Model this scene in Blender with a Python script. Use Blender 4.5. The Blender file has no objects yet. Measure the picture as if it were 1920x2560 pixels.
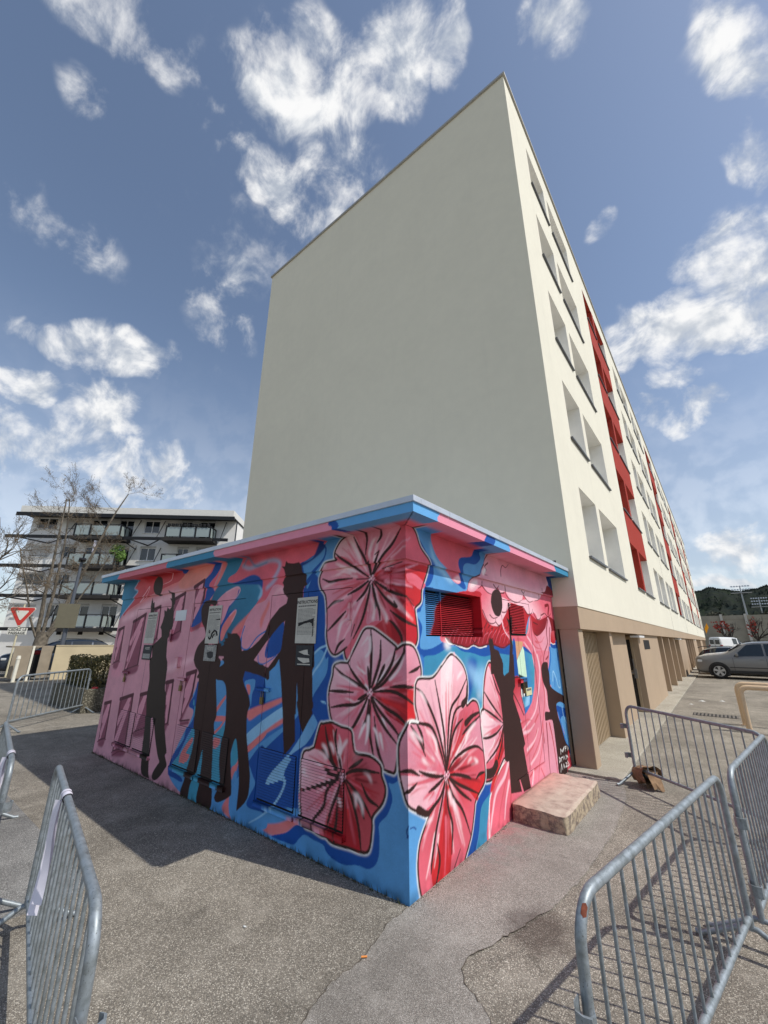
import bpy, bmesh, math, random
import numpy as np
from mathutils import Vector, Matrix
random.seed(7); np.random.seed(7)
scn=bpy.context.scene
COL=scn.collection
EXPOSURE=0.12; SUN_E=3.35; SKY_S=.134; SKY_SAT=.90; SKY_DUST=1.0; CLOUD_S=.84
# ------------------------------------------------------------------ camera
cd=bpy.data.cameras.new('camera'); cam=bpy.data.objects.new('camera',cd); COL.objects.link(cam)
cd.sensor_fit='HORIZONTAL'; cd.sensor_width=36; cd.lens=18.759; cd.clip_start=.05; cd.clip_end=6000
_p,_r,_y=math.radians(17.81),math.radians(.202),math.radians(38.77)
_f=Vector((-math.sin(_y)*math.cos(_p),math.cos(_y)*math.cos(_p),math.sin(_p)))
_a=Vector((math.cos(_y),math.sin(_y),0)); _u=_a.cross(_f)
_a2=_a*math.cos(_r)+_u*math.sin(_r); _u2=_u*math.cos(_r)-_a*math.sin(_r)
M=Matrix((_a2,_u2,-_f)).transposed().to_4x4(); M.translation=Vector((2.08,-2.897,1.8)); cam.matrix_world=M
scn.camera=cam
scn.cycles.max_bounces=6; scn.cycles.diffuse_bounces=3; scn.cycles.glossy_bounces=2; scn.cycles.transmission_bounces=2; scn.cycles.caustics_reflective=False; scn.cycles.caustics_refractive=False
scn.render.resolution_x=768; scn.render.resolution_y=1024
# ------------------------------------------------------------------ exposure
vs=scn.view_settings; vs.view_transform='Standard'; vs.look='None'; vs.exposure=EXPOSURE; vs.gamma=1; vs.use_curve_mapping=False
# ------------------------------------------------------------------ sun
SUN=Vector((.61,.157,.777)).normalized()
sl=bpy.data.lights.new('sun','SUN'); sl.energy=SUN_E; sl.angle=math.radians(.53); sl.color=(1,.955,.89)
so=bpy.data.objects.new('sun',sl); COL.objects.link(so); so.rotation_euler=SUN.to_track_quat('Z','Y').to_euler(); so.location=(20,5,30)
# ------------------------------------------------------------------ sky with clouds
wd=bpy.data.worlds.new('World'); scn.world=wd; wd.use_nodes=True
nt=wd.node_tree; nt.nodes.clear(); N=nt.nodes.new; Lk=nt.links.new
sky=N('ShaderNodeTexSky'); sky.sky_type='NISHITA'; sky.sun_disc=False
sky.sun_elevation=math.asin(SUN.z); sky.sun_rotation=math.atan2(SUN.x,SUN.y); sky.altitude=300; sky.air_density=1.0; sky.dust_density=SKY_DUST; sky.ozone_density=1.6
def vmath(op,a,b=None,s=None):
    n=N('ShaderNodeVectorMath'); n.operation=op
    for i,v in enumerate((a,b)):
        if v is None: continue
        if hasattr(v,'is_linked'): Lk(v,n.inputs[i])
        else: n.inputs[i].default_value=v
    if s is not None:
        if hasattr(s,'is_linked'): Lk(s,n.inputs['Scale'])
        else: n.inputs['Scale'].default_value=s
    return n.outputs['Value'] if op in('DOT_PRODUCT','LENGTH') else n.outputs[0]
def fmath(op,a,b=None,c=None,clamp=False):
    n=N('ShaderNodeMath'); n.operation=op; n.use_clamp=clamp
    for i,v in enumerate((a,b,c)):
        if v is None: continue
        if hasattr(v,'is_linked'): Lk(v,n.inputs[i])
        else: n.inputs[i].default_value=v
    return n.outputs[0]
def maprange(v,a,b,c,d,smooth=False):
    n=N('ShaderNodeMapRange'); n.interpolation_type='SMOOTHSTEP' if smooth else 'LINEAR'
    Lk(v,n.inputs[0])
    for i,x in enumerate((a,b,c,d)): n.inputs[i+1].default_value=x
    return n.outputs[0]
tc=N('ShaderNodeTexCoord'); sep=N('ShaderNodeSeparateXYZ'); Lk(tc.outputs['Generated'],sep.inputs[0])
def fbm(vec,scale,detail,rough,dist):
    n=N('ShaderNodeTexNoise'); n.noise_dimensions='3D'; Lk(vec,n.inputs['Vector'])
    n.inputs['Scale'].default_value=scale; n.inputs['Detail'].default_value=detail; n.inputs['Roughness'].default_value=rough; n.inputs['Distortion'].default_value=dist
    return n.outputs[0]
warp=N('ShaderNodeTexNoise'); Lk(tc.outputs['Generated'],warp.inputs['Vector']); warp.inputs['Scale'].default_value=9; warp.inputs['Detail'].default_value=2; warp.inputs['Roughness'].default_value=.6
wdir=vmath('ADD',tc.outputs['Generated'],vmath('SCALE',vmath('SUBTRACT',warp.outputs['Color'],(.5,.5,.5)),s=.11))
wsep=N('ShaderNodeSeparateXYZ'); Lk(wdir,wsep.inputs[0])
dz=fmath('ADD',fmath('MAXIMUM',wsep.outputs[2],0.0),.10)
uvw=vmath('MULTIPLY',vmath('SCALE',wdir,s=fmath('DIVIDE',1.0,dz)),(1,1,0))
gdir=vmath('MULTIPLY',tc.outputs['Generated'],(1,1.15,1.0))
n_big=fbm(gdir,11,7,.60,.25)
n_lit=fbm(vmath('ADD',gdir,tuple(SUN*.035)),11,3,.60,.25)      # same field a step towards the sun
cover=None
CLOUDS=[[-0.3759, 0.2496, 2.4599, 0.0808, 0.1211, 1.08], [-0.5419, 0.3067, -0.0415, 0.0512, 0.1356, 1.08], [-0.4311, 0.3967, 1.9099, 0.085, 0.098, 0.918], [-0.2316, 0.3085, 1.1401, 0.0651, 0.0787, 1.026], [-0.1411, 0.3422, -2.6874, 0.0312, 0.0603, 0.81], [-0.0191, 0.4384, -2.7054, 0.0439, 0.0582, 0.7776], [-0.5261, 0.0374, -0.3926, 0.0445, 0.11, 0.648], [-0.6708, 0.0269, -0.5756, 0.0433, 0.0532, 0.4536], [-0.988, 0.054, 0.1342, 0.0805, 0.121, 0.432], [-0.796, 0.3691, 1.543, 0.0612, 0.0852, 0.7128], [-0.9319, 0.4243, 0.8835, 0.0931, 0.1538, 0.4536], [-1.3103, 0.2501, 2.6151, 0.1053, 0.1956, 1.134], [-1.6866, 0.1472, 1.7611, 0.0974, 0.1464, 1.188], [-1.6522, 0.3404, 1.5445, 0.1426, 0.213, 1.242], [-2.1189, 0.3909, 2.5346, 0.3301, 0.5178, 1.08], [-2.2551, 0.7343, 2.3741, 0.271, 0.3931, 0.864], [0.2004, 0.6594, 2.6166, 0.0479, 0.0955, 1.242], [0.2299, 0.8429, 2.8244, 0.0383, 0.0857, 1.08], [0.1982, 1.0856, 2.6561, 0.096, 0.1547, 1.296], [0.0876, 1.266, 1.9099, 0.1228, 0.2299, 1.296], [0.0098, 1.6792, 2.5697, 0.1262, 0.1841, 1.08], [-0.033, 0.8132, -2.9438, 0.0265, 0.0546, 0.648], [0.0386, 1.4425, 2.8924, 0.0435, 0.0785, 0.756], [0.2305, 3.7114, 2.9312, 0.3413, 0.6627, 0.864], [0.1109, 4.7433, 2.5661, 0.2833, 0.4093, 1.08]]
for (cx,cy,rot,sx,sy,st) in CLOUDS:
    mp=N('ShaderNodeMapping'); mp.vector_type='TEXTURE'; Lk(uvw,mp.inputs['Vector'])
    mp.inputs['Location'].default_value=(cx,cy,0); mp.inputs['Rotation'].default_value=(0,0,rot); mp.inputs['Scale'].default_value=(sx,sy,1)
    m=maprange(vmath('DOT_PRODUCT',mp.outputs[0],mp.outputs[0]),0,1.9,st,0,True)
    cover=m if cover is None else fmath('MAXIMUM',cover,m)
# outside the named clouds the sky goes on with the same scattered cover
patch=fbm(uvw,1.3,1,.5,0)
scat=maprange(patch,.58,.72,0,.55,True)
cover=fmath('MAXIMUM',cover,fmath('MULTIPLY',scat,.45))
dens=fmath('ADD',fmath('MULTIPLY',cover,.66),fmath('MULTIPLY',fmath('SUBTRACT',n_big,.5),3.0))
mask=maprange(dens,.06,1.12,0,1,True)
mask=fmath('MULTIPLY',mask,maprange(cover,.02,.42,0,1,True))
horiz=maprange(sep.outputs[2],0,.62,.50,0,True)   # milky air low down
mask=fmath('MAXIMUM',mask,horiz)
bg1=N('ShaderNodeBackground'); bg1.inputs[1].default_value=SKY_S
hsv=N('ShaderNodeHueSaturation'); hsv.inputs['Hue'].default_value=.499; hsv.inputs['Saturation'].default_value=SKY_SAT; hsv.inputs['Value'].default_value=1.0; Lk(sky.outputs[0],hsv.inputs['Color'])
Lk(hsv.outputs[0],bg1.inputs[0])
lit=maprange(fmath('SUBTRACT',n_big,n_lit),-.14,.12,0,1,True)
shade=maprange(lit,0,1,.80,1.06); cc=N('ShaderNodeMix'); cc.data_type='RGBA'; cc.inputs[6].default_value=(.78,.84,.93,1); cc.inputs[7].default_value=(1,1,1,1); Lk(lit,cc.inputs[0])
bg2=N('ShaderNodeBackground'); Lk(cc.outputs[2],bg2.inputs[0]); Lk(fmath('MULTIPLY',shade,CLOUD_S),bg2.inputs[1])
mx=N('ShaderNodeMixShader'); Lk(mask,mx.inputs[0]); Lk(bg1.outputs[0],mx.inputs[1]); Lk(bg2.outputs[0],mx.inputs[2])
wd.cycles.sampling_method='NONE'
wo=N('ShaderNodeOutputWorld'); Lk(mx.outputs[0],wo.inputs[0])

# ------------------------------------------------------------------ helpers
def srgb(c):
    c=np.array(c,float)/255.; return tuple(np.where(c<=.04045,c/12.92,((c+.055)/1.055)**2.4))+(1.,)
def tag(o,label=None,cat=None,group=None,kind=None):
    if label: o['label']=label
    if cat: o['category']=cat
    if group: o['group']=group
    if kind: o['kind']=kind
    return o
def empty(name,loc=(0,0,0),rz=0):
    o=bpy.data.objects.new(name,None); COL.objects.link(o); o.location=loc; o.rotation_euler=(0,0,rz); o.empty_display_size=.2; return o
def link(name,mesh,parent=None,loc=None,rot=None):
    o=bpy.data.objects.new(name,mesh); COL.objects.link(o)
    if parent: o.parent=parent
    if loc is not None: o.location=loc
    if rot is not None: o.rotation_euler=rot
    return o
class MB:
    def __init__(s): s.v=[]; s.f=[]; s.m=[]; s.sm=[]
    def add(s,v,f,m=0,smooth=False):
        k=len(s.v); s.v+= [tuple(x) for x in v]; s.f+= [tuple(i+k for i in q) for q in f]; s.m+= [m]*len(f); s.sm+= [smooth]*len(f); return s
    def box(s,a,b,m=0):
        x0,y0,z0=a; x1,y1,z1=b
        x0,x1=min(x0,x1),max(x0,x1); y0,y1=min(y0,y1),max(y0,y1); z0,z1=min(z0,z1),max(z0,z1)
        return s.add([(x0,y0,z0),(x1,y0,z0),(x1,y1,z0),(x0,y1,z0),(x0,y0,z1),(x1,y0,z1),(x1,y1,z1),(x0,y1,z1)],[(0,3,2,1),(4,5,6,7),(0,1,5,4),(1,2,6,5),(2,3,7,6),(3,0,4,7)],m)
    def quad(s,a,b,c,d,m=0): return s.add([a,b,c,d],[(0,1,2,3)],m)
    def poly(s,pts,m=0): return s.add(pts,[tuple(range(len(pts)))],m)
    def tube(s,pts,r,n=10,m=0,cap=True,taper=None):
        P=[Vector(p) for p in pts]; k=len(P); rings=[]
        up=None
        for i in range(k):
            t=(P[min(i+1,k-1)]-P[max(i-1,0)]).normalized()
            if up is None:
                up=Vector((0,0,1)) if abs(t.z)<.9 else Vector((1,0,0))
            a=(up-t*up.dot(t))
            if a.length<1e-4: a=t.orthogonal()
            a.normalize(); up=a; b=t.cross(a)
            rr=r if taper is None else r+(taper-r)*i/(k-1)
            rings.append([P[i]+(a*math.cos(2*math.pi*j/n)+b*math.sin(2*math.pi*j/n))*rr for j in range(n)])
        v=[q for R in rings for q in R]; f=[]
        for i in range(k-1):
            for j in range(n):
                f.append((i*n+j,i*n+(j+1)%n,(i+1)*n+(j+1)%n,(i+1)*n+j))
        s.add(v,f,m,True)
        if cap: s.add(rings[0],[tuple(range(n-1,-1,-1))],m); s.add(rings[-1],[tuple(range(n))],m)
        return s
    def prism(s,pts,dirv,m=0):
        d=Vector(dirv); n=len(pts); P=[Vector(p) for p in pts]; Q=[p+d for p in P]
        s.add(P+Q,[tuple(range(n-1,-1,-1)),tuple(range(n,2*n))]+[(i,(i+1)%n,(i+1)%n+n,i+n) for i in range(n)],m); return s
    def mesh(s,name,mats):
        me=bpy.data.meshes.new(name); me.from_pydata(s.v,[],s.f); me.update()
        for mt in (mats if isinstance(mats,(list,tuple)) else [mats]): me.materials.append(mt)
        me.polygons.foreach_set('material_index',s.m); me.polygons.foreach_set('use_smooth',s.sm); return me
    def build(s,name,mats,parent=None,loc=None,rot=None,bevel=0):
        me=s.mesh(name,mats)
        if bevel:
            bm=bmesh.new(); bm.from_mesh(me); bmesh.ops.remove_doubles(bm,verts=bm.verts,dist=1e-5)
            bmesh.ops.recalc_face_normals(bm,faces=bm.faces)
            bmesh.ops.bevel(bm,geom=[e for e in bm.edges if len(e.link_faces)==2 and e.calc_face_angle(0)>.5],offset=bevel,segments=2,affect='EDGES',profile=.5); bm.to_mesh(me); bm.free()
        return link(name,me,parent,loc,rot)
def copy_tree(o,parent=None):
    c=o.copy(); COL.objects.link(c); c.parent=parent
    for ch in list(o.children): copy_tree(ch,c)
    return c
# ------------------------------------------------------------------ materials
MATS={}
class NT:
    def __init__(s,name):
        s.mat=bpy.data.materials.new(name); s.mat.use_nodes=True; s.t=s.mat.node_tree; s.b=s.t.nodes['Principled BSDF']; s.geo=None
    def n(s,t,**k):
        x=s.t.nodes.new(t)
        for a,b in k.items(): setattr(x,a,b)
        return x
    def l(s,a,b): s.t.links.new(a,b)
    def pos(s):
        if s.geo is None: s.geo=s.n('ShaderNodeNewGeometry')
        return s.geo.outputs['Position']
    def obj(s): return s.n('ShaderNodeTexCoord').outputs['Object']
    def noise(s,vec,scale,detail=4,rough=.55,dist=0):
        x=s.n('ShaderNodeTexNoise'); s.l(vec,x.inputs['Vector']); x.inputs['Scale'].default_value=scale; x.inputs['Detail'].default_value=detail; x.inputs['Roughness'].default_value=rough; x.inputs['Distortion'].default_value=dist; return x.outputs[0]
    def voro(s,vec,scale,out='Distance',feature='F1',rnd=1):
        x=s.n('ShaderNodeTexVoronoi'); x.feature=feature; s.l(vec,x.inputs['Vector']); x.inputs['Scale'].default_value=scale; x.inputs['Randomness'].default_value=rnd; return x.outputs[out]
    def ramp(s,v,stops):
        x=s.n('ShaderNodeValToRGB'); s.l(v,x.inputs[0]); e=x.color_ramp.elements
        while len(e)<len(stops): e.new(.5)
        for i,(p,c) in enumerate(stops): e[i].position=p; e[i].color=c if len(c)==4 else tuple(c)+(1,)
        return x.outputs[0]
    def rng(s,v,a,b,c,d):
        x=s.n('ShaderNodeMapRange'); s.l(v,x.inputs[0])
        for i,q in enumerate((a,b,c,d)): x.inputs[i+1].default_value=q
        return x.outputs[0]
    def mix(s,f,a,b,mode='MIX'):
        x=s.n('ShaderNodeMix',data_type='RGBA',blend_type=mode)
        for i,v in ((0,f),(6,a),(7,b)):
            if hasattr(v,'is_linked'): s.l(v,x.inputs[i])
            else: x.inputs[i].default_value=v
        return x.outputs[2]
    def math(s,op,a,b=None):
        x=s.n('ShaderNodeMath',operation=op)
        for i,v in enumerate((a,b)):
            if v is None: continue
            if hasattr(v,'is_linked'): s.l(v,x.inputs[i])
            else: x.inputs[i].default_value=v
        return x.outputs[0]
    def scale(s,vec,v):
        x=s.n('ShaderNodeVectorMath',operation='MULTIPLY'); s.l(vec,x.inputs[0]); x.inputs[1].default_value=v; return x.outputs[0]
    def col(s,v):
        if hasattr(v,'is_linked'): s.l(v,s.b.inputs['Base Color'])
        else: s.b.inputs['Base Color'].default_value=v
    def rough(s,v):
        if hasattr(v,'is_linked'): s.l(v,s.b.inputs['Roughness'])
        else: s.b.inputs['Roughness'].default_value=v
    def bump(s,h,strength=.3,dist=.01):
        x=s.n('ShaderNodeBump'); x.inputs['Strength'].default_value=strength; x.inputs['Distance'].default_value=dist; s.l(h,x.inputs['Height']); s.l(x.outputs[0],s.b.inputs['Normal'])
def simple(name,rgb,rough=.6,metal=0,var=.12,vscale=6,bump=0,bscale=120,spec=None):
    m=NT(name); c=srgb(rgb); n=m.noise(m.pos(),vscale,5)
    d=tuple(x*(1-var) for x in c[:3])+(1,); l=tuple(min(1,x*(1+var)) for x in c[:3])+(1,)
    m.col(m.mix(m.rng(n,.3,.7,0,1),d,l)); m.rough(rough); m.b.inputs['Metallic'].default_value=metal
    if spec is not None: m.b.inputs['Specular IOR Level'].default_value=spec
    if bump: m.bump(m.noise(m.pos(),bscale,3),bump,.004)
    MATS[name]=m.mat; return m.mat
def plaster(name,rgb,stain=.10,bscale=260,bs=.35,dr=.10):
    m=NT(name); c=srgb(rgb); p=m.pos()
    big=m.noise(p,.55,4,.6,.6); mid=m.noise(p,4,4); fine=m.noise(p,bscale,2)
    v=m.math('ADD',m.math('MULTIPLY',big,.6),m.math('MULTIPLY',mid,.4))
    a=tuple(x*(1-stain) for x in c[:3])+(1,); b=tuple(min(1,x*(1+stain*.6)) for x in c[:3])+(1,)
    k=m.mix(m.rng(v,.32,.68,0,1),a,b)
    drip=m.noise(m.scale(p,(6,6,.25)),1.2,4,.6)
    k=m.mix(m.rng(drip,.55,.8,0,dr),k,(.25,.24,.22,1))
    k=m.mix(m.rng(fine,.3,.7,0,.10),k,tuple(x*.7 for x in c[:3])+(1,))
    m.col(k); m.rough(.9); m.b.inputs['Specular IOR Level'].default_value=.2; m.bump(m.math('ADD',fine,m.math('MULTIPLY',mid,.4)),bs,.004)
    MATS[name]=m.mat; return m.mat
plaster('render_white',(230,226,208),.05); plaster('render_gable',(238,231,207),.045,150,.5,.03)
plaster('beige',(178,157,133),.07,150,.25); plaster('red_render',(164,58,46),.06)
simple('reveal_white',(240,238,230),.85,0,.03)
simple('coping',(176,174,168),.5,.1,.08); simple('sill_metal',(96,98,102),.45,.5,.1); simple('sill_top',(214,214,210),.5,0,.05); simple('pvc',(232,232,230),.4,0,.02)
simple('zinc',(196,202,210),.42,.35,.10,3); simple('dark_gap',(16,15,15),.9,0,.1); simple('black_steel',(22,22,24),.5,.2,.2)
simple('alu',(150,152,154),.35,.8,.06); simple('beige_metal',(176,156,128),.45,.05,.06,9); simple('hoop_paint',(206,180,148),.4,.0,.06,8)
def glass(name,rgb,rough=.06,trans=0):
    m=NT(name); m.col(srgb(rgb)); m.rough(rough); m.b.inputs['Specular IOR Level'].default_value=.9; m.b.inputs['IOR'].default_value=1.5
    MATS[name]=m.mat; return m.mat
glass('window_glass',(34,40,46)); glass('car_glass',(26,32,34)); glass('frosted',(146,158,155),.35)
def asphalt(name,base,light,dark,scale=120,stain=True,red=False):
    m=NT(name); p=m.pos()
    v=m.n('ShaderNodeTexVoronoi'); v.feature='F1'; m.l(p,v.inputs['Vector']); v.inputs['Scale'].default_value=scale
    sepc=m.n('ShaderNodeSeparateColor'); m.l(v.outputs['Color'],sepc.inputs[0])
    stone=m.ramp(sepc.outputs[0],[(0,srgb(dark)),(.35,srgb(base)),(.7,srgb(base)),(.86,srgb(light)),(1,srgb([min(255,x*1.12) for x in light]))])
    gap=m.rng(v.outputs['Distance'],.25,.75,0,1)
    k=m.mix(m.math('MULTIPLY',gap,.8),stone,srgb([x*.42 for x in dark]))
    n2=m.noise(p,520,2); k=m.mix(m.rng(n2,.35,.7,0,.4),k,srgb(light))
    big=m.noise(p,.8,5,.6,.4); k=m.mix(m.rng(big,.36,.72,0,.52),k,srgb([x*.62 for x in dark]))
    mid=m.noise(p,3.5,5,.65); k=m.mix(m.rng(mid,.5,.75,0,.34),k,srgb([min(255,x*.92) for x in light]))
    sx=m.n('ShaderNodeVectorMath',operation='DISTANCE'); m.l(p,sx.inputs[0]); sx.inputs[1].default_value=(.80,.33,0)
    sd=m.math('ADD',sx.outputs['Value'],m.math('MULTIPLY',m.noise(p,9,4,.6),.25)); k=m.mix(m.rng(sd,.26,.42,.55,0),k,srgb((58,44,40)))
    if stain:
        st=m.noise(p,2.1,3,.5,1.2); k=m.mix(m.rng(st,.66,.80,0,.5),k,srgb([x*.55 for x in dark]))
    if red:  # overspray along the painted wall
        sp=m.n('ShaderNodeSeparateXYZ'); m.l(p,sp.inputs[0])
        near=m.rng(sp.outputs[0],0,.5,1,0); yy=m.rng(sp.outputs[1],.2,1.6,0,1)
        sn=m.noise(p,5,5,.7); f=m.math('MULTIPLY',m.math('MULTIPLY',near,yy),m.rng(sn,.4,.7,.0,.5))
        k=m.mix(f,k,srgb((196,110,118)))
    m.col(k); m.rough(.92); m.b.inputs['Specular IOR Level'].default_value=.25
    m.bump(m.math('SUBTRACT',1.0,v.outputs['Distance']),.55,.006)
    MATS[name]=m.mat; return m.mat
asphalt('asphalt',(148,139,124),(210,202,186),(90,83,74),160)
asphalt('asphalt_patch',(172,165,154),(204,198,188),(126,119,109),200,True,True)
asphalt('granite_slab',(148,146,142),(190,188,182),(96,95,94),170,False)
asphalt('concrete_walk',(202,194,174),(220,214,198),(170,160,142),300,False)
def galv():
    m=NT('galvanised'); p=m.pos(); n=m.noise(p,26,5,.65); w=m.noise(p,150,3); big=m.noise(p,4,3)
    k=m.ramp(n,[(.3,srgb((122,129,130))),(.5,srgb((144,152,156))),(.72,srgb((160,169,176)))])
    k=m.mix(m.rng(w,.62,.72,0,.75),k,srgb((70,66,60)))
    k=m.mix(m.rng(big,.6,.75,0,.35),k,srgb((96,92,82)))
    m.col(k); m.b.inputs['Metallic'].default_value=.45; m.rough(m.rng(n,.3,.7,.38,.62)); m.bump(w,.15,.002)
    MATS['galvanised']=m.mat
galv()
def paintmat():
    m=NT('mural_paint'); a=m.n('ShaderNodeVertexColor'); a.layer_name='paint'; p=m.pos()
    mid=m.noise(p,9,5,.65); fine=m.noise(p,240,2)
    k=m.mix(m.rng(mid,.35,.7,0,.22),a.outputs[0],(.72,.72,.72,1),'MULTIPLY')
    m.col(k); m.rough(.62); m.b.inputs['Specular IOR Level'].default_value=.3
    m.bump(m.math('ADD',m.math('MULTIPLY',fine,.5),mid),.28,.004); MATS['mural_paint']=m.mat
paintmat()
# ------------------------------------------------------------------ ground
def sheet(name,pts,z,mat):
    return tag(MB().poly([(x,y,z) for x,y in pts]).build(name,MATS[mat]),kind='structure')
sheet('ground',[(-3000,-3000),(3000,-3000),(3000,3000),(-3000,3000)],0,'asphalt')
_pp=[(0,0),(-.01,-.21),(.03,-.4),(.07,-.6),(.05,-.85),(.11,-1.07),(.1,-2.6),(1.5,-2.6),(1.2,-1.2),(.83,-.48),(.62,-.36),(.56,-.28),(.55,-.15),(.59,-.06),(.64,.1),(.7,.28),(.74,.45),(.8,.62),(.86,1.2),(.9,2.2),(.84,3.3),(.72,3.95),(0,3.95)]
_q=[]
for _i in range(len(_pp)):
    _a,_b=_pp[_i],_pp[(_i+1)%len(_pp)]; _n=max(1,int(math.hypot(_b[0]-_a[0],_b[1]-_a[1])/.03)) if (_a[0]>-.02 and not(_a[0]==0 and _b[0]==0)) else 1
    for _k in range(_n):
        _t=_k/_n; _j=.006 if _n>1 and _k else 0; _q.append((_a[0]+(_b[0]-_a[0])*_t+random.gauss(0,_j),_a[1]+(_b[1]-_a[1])*_t+random.gauss(0,_j)))
sheet('pavement_patch',_q,.004,'asphalt_patch')
# open dark seam where the patch was cut in
simple('seam_dirt',(84,76,66),.95,0,.3,30)
def seam(pts,w):
    L=[];R=[]
    for i,(x,y) in enumerate(pts):
        a=pts[max(i-1,0)]; b=pts[min(i+1,len(pts)-1)]; dx,dy=b[0]-a[0],b[1]-a[1]; l=math.hypot(dx,dy) or 1; ww=w*random.uniform(.1,1.3)
        L.append((x-dy/l*ww,y+dx/l*ww,.0065)); R.append((x+dy/l*ww,y-dx/l*ww,.0065))
    m=MB()
    for i in range(len(L)-1): m.quad(R[i],R[i+1],L[i+1],L[i])
    return m
_l=[p for p in _q if p[0]<.2 and -1.9<p[1]<-.01]; _r=[p for p in _q if p[0]>.5 and -1.0<p[1]<.6]
for _s in (_l,_r): tag(seam(_s,.0026).build('asphalt_seam',MATS['seam_dirt']),kind='structure')
walk=tag(MB().box((.0,3.95,.0),(.70,74,.035)).build('walkway',MATS['concrete_walk'],bevel=.008),kind='structure')
for y in (5.4,8.0,11.0,14.0,17.0,20,23.5,27,31,35,40,46,52,58,64):
    pass
kerb=empty('paved_edging'); tag(kerb,kind='structure')
x=-24.0; k=0
sm=MB().box((0,-.62,0),(1.985,0,.014)).mesh('slab',MATS['granite_slab'])
while x<.8:
    if x+2.0<=-.2: link('slab',sm,kerb,(x,-1.335,.0))
    x+=2.0; k+=1
MB().box((0,-.62,0),(.55,-.0,.0145)).build('slab',MATS['granite_slab'],kerb,(-.0-1.12+.0+.9-.9+.02,-1.335,0)) if False else None
# hill behind the stadium
def hills():
    m=NT('hill_forest'); p=m.pos(); n=m.noise(p,.02,6,.7); n2=m.voro(p,.16)
    k=m.ramp(n,[(.3,srgb((36,46,45))),(.48,srgb((54,57,50))),(.6,srgb((48,56,42))),(.75,srgb((40,50,52)))])
    k=m.mix(m.rng(n2,.2,.7,0,.4),k,srgb((28,36,38))); m.col(k); m.rough(1); m.b.inputs['Specular IOR Level'].default_value=.0; m.bump(n2,.5,3)
    az=np.radians(np.linspace(-14,60,240)); rows=26; v=[]; f=[]
    rr=np.random.RandomState(3)
    key=np.array([(-14,.075),(-6,.088),(-1.2,.0927),(-.07,.0975),(.9,.094),(1.89,.0885),(3,.0895),(4.8,.0935),(8,.105),(14,.09),(25,.11),(40,.08),(60,.07)])
    for i,a in enumerate(az):
        e=np.interp(math.degrees(a),key[:,0],key[:,1])*(1+.012*math.sin(a*90)+.01*math.sin(a*233+1))+rr.normal(0,.0005)
        for j in range(rows):
            t=j/(rows-1); d=420+t*900; z=(1.8+e*1320)*(t**1.25)+ (rr.normal(0,3.0)+7*math.sin(a*30+t*9))*math.sin(math.pi*t)
            v.append((2.08+math.sin(a)*d,-2.9+math.cos(a)*d,z-1))
    for i in range(len(az)-1):
        for j in range(rows-1):
            f.append((i*rows+j,(i+1)*rows+j,(i+1)*rows+j+1,i*rows+j+1))
    h=MB().add(v,f,0,True).build('hills',m.mat); tag(h,kind='structure')
    # ragged tree line on the ridge
    tv=MB()
    for i in range(1500):
        a=math.radians(random.uniform(-3,12)); t=random.choice((1,1,1,random.uniform(.55,1)))
        e=np.interp(math.degrees(a),key[:,0],key[:,1])*(1+.012*math.sin(a*90)+.01*math.sin(a*233+1))
        d=420+t*900; z=(1.8+e*1320)*(t**1.25)-4; hh=random.uniform(5,9); w=random.uniform(2,4)
        X,Y=2.08+math.sin(a)*d,-2.9+math.cos(a)*d
        tv.add([(X-w,Y-w,z),(X+w,Y-w,z),(X+w,Y+w,z),(X-w,Y+w,z),(X+random.uniform(-1,1),Y,z+hh)],[(0,1,4),(1,2,4),(2,3,4),(3,0,4)])
    tag(tv.build('far_wood',m.mat),'dark forest trees along the far ridge','forest',kind='stuff')
hills()
# ------------------------------------------------------------------ long apartment block
XT=.39; YG=4.2; HT=16.15; YE=74.0
blk=tag(empty('apartment_block',(XT,YG,0)),'long white five storey apartment block with red window bays','apartment building')
B=lambda mb,name,mats,par=None,**k: mb.build(name,mats,par or blk,loc=(-XT,-YG,0) if par is None else None,**k)
W1,GAPW,W2=1.47,.34,2.20
starts=[(5.6,0),(11.75,1),(17.7,0),(22.8,0),(28.7,1),(34.6,0),(39.7,0),(45.6,1),(51.5,0),(56.6,0),(62.5,1),(68.4,0)]
Z0=[3.38+2.59*k for k in range(5)]; WH=1.45
ops=[]
for s,r in starts:
    for k in range(5):
        ops.append((s,s+W1,Z0[k],r,k,0)); ops.append((s+W1+GAPW,s+W1+GAPW+W2,Z0[k],r,k,1))
ys=sorted({YG,YE}|{o[0] for o in ops}|{o[1] for o in ops}); zs=sorted({2.342,HT}|set(Z0)|{z+WH for z in Z0})
hole={(round(o[0],3),round(o[2],3)) for o in ops}
mb=MB()
for i in range(len(ys)-1):
    for j in range(len(zs)-1):
        if (round(ys[i],3),round(zs[j],3)) in hole: continue
        mb.quad((XT,ys[i],zs[j]),(XT,ys[i+1],zs[j]),(XT,ys[i+1],zs[j+1]),(XT,ys[i],zs[j+1]))
B(mb,'facade_wall',MATS['render_white'])
mb=MB().quad((XT-10,YG,2.342),(XT,YG,2.342),(XT,YG,HT),(XT-10,YG,HT)).quad((XT-10,YE,2.342),(XT-10,YG,2.342),(XT-10,YG,HT),(XT-10,YE,HT)).quad((XT,YE,2.342),(XT-10,YE,2.342),(XT-10,YE,HT),(XT,YE,HT)).quad((XT-10,YG,HT),(XT,YG,HT),(XT,YE,HT),(XT-10,YE,HT)).quad((XT-10,YG,2.342),(XT-10,YE,2.342),(XT,YE,2.342),(XT,YG,2.342))
B(mb,'gable_wall',MATS['render_gable'])
mb=MB()
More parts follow.
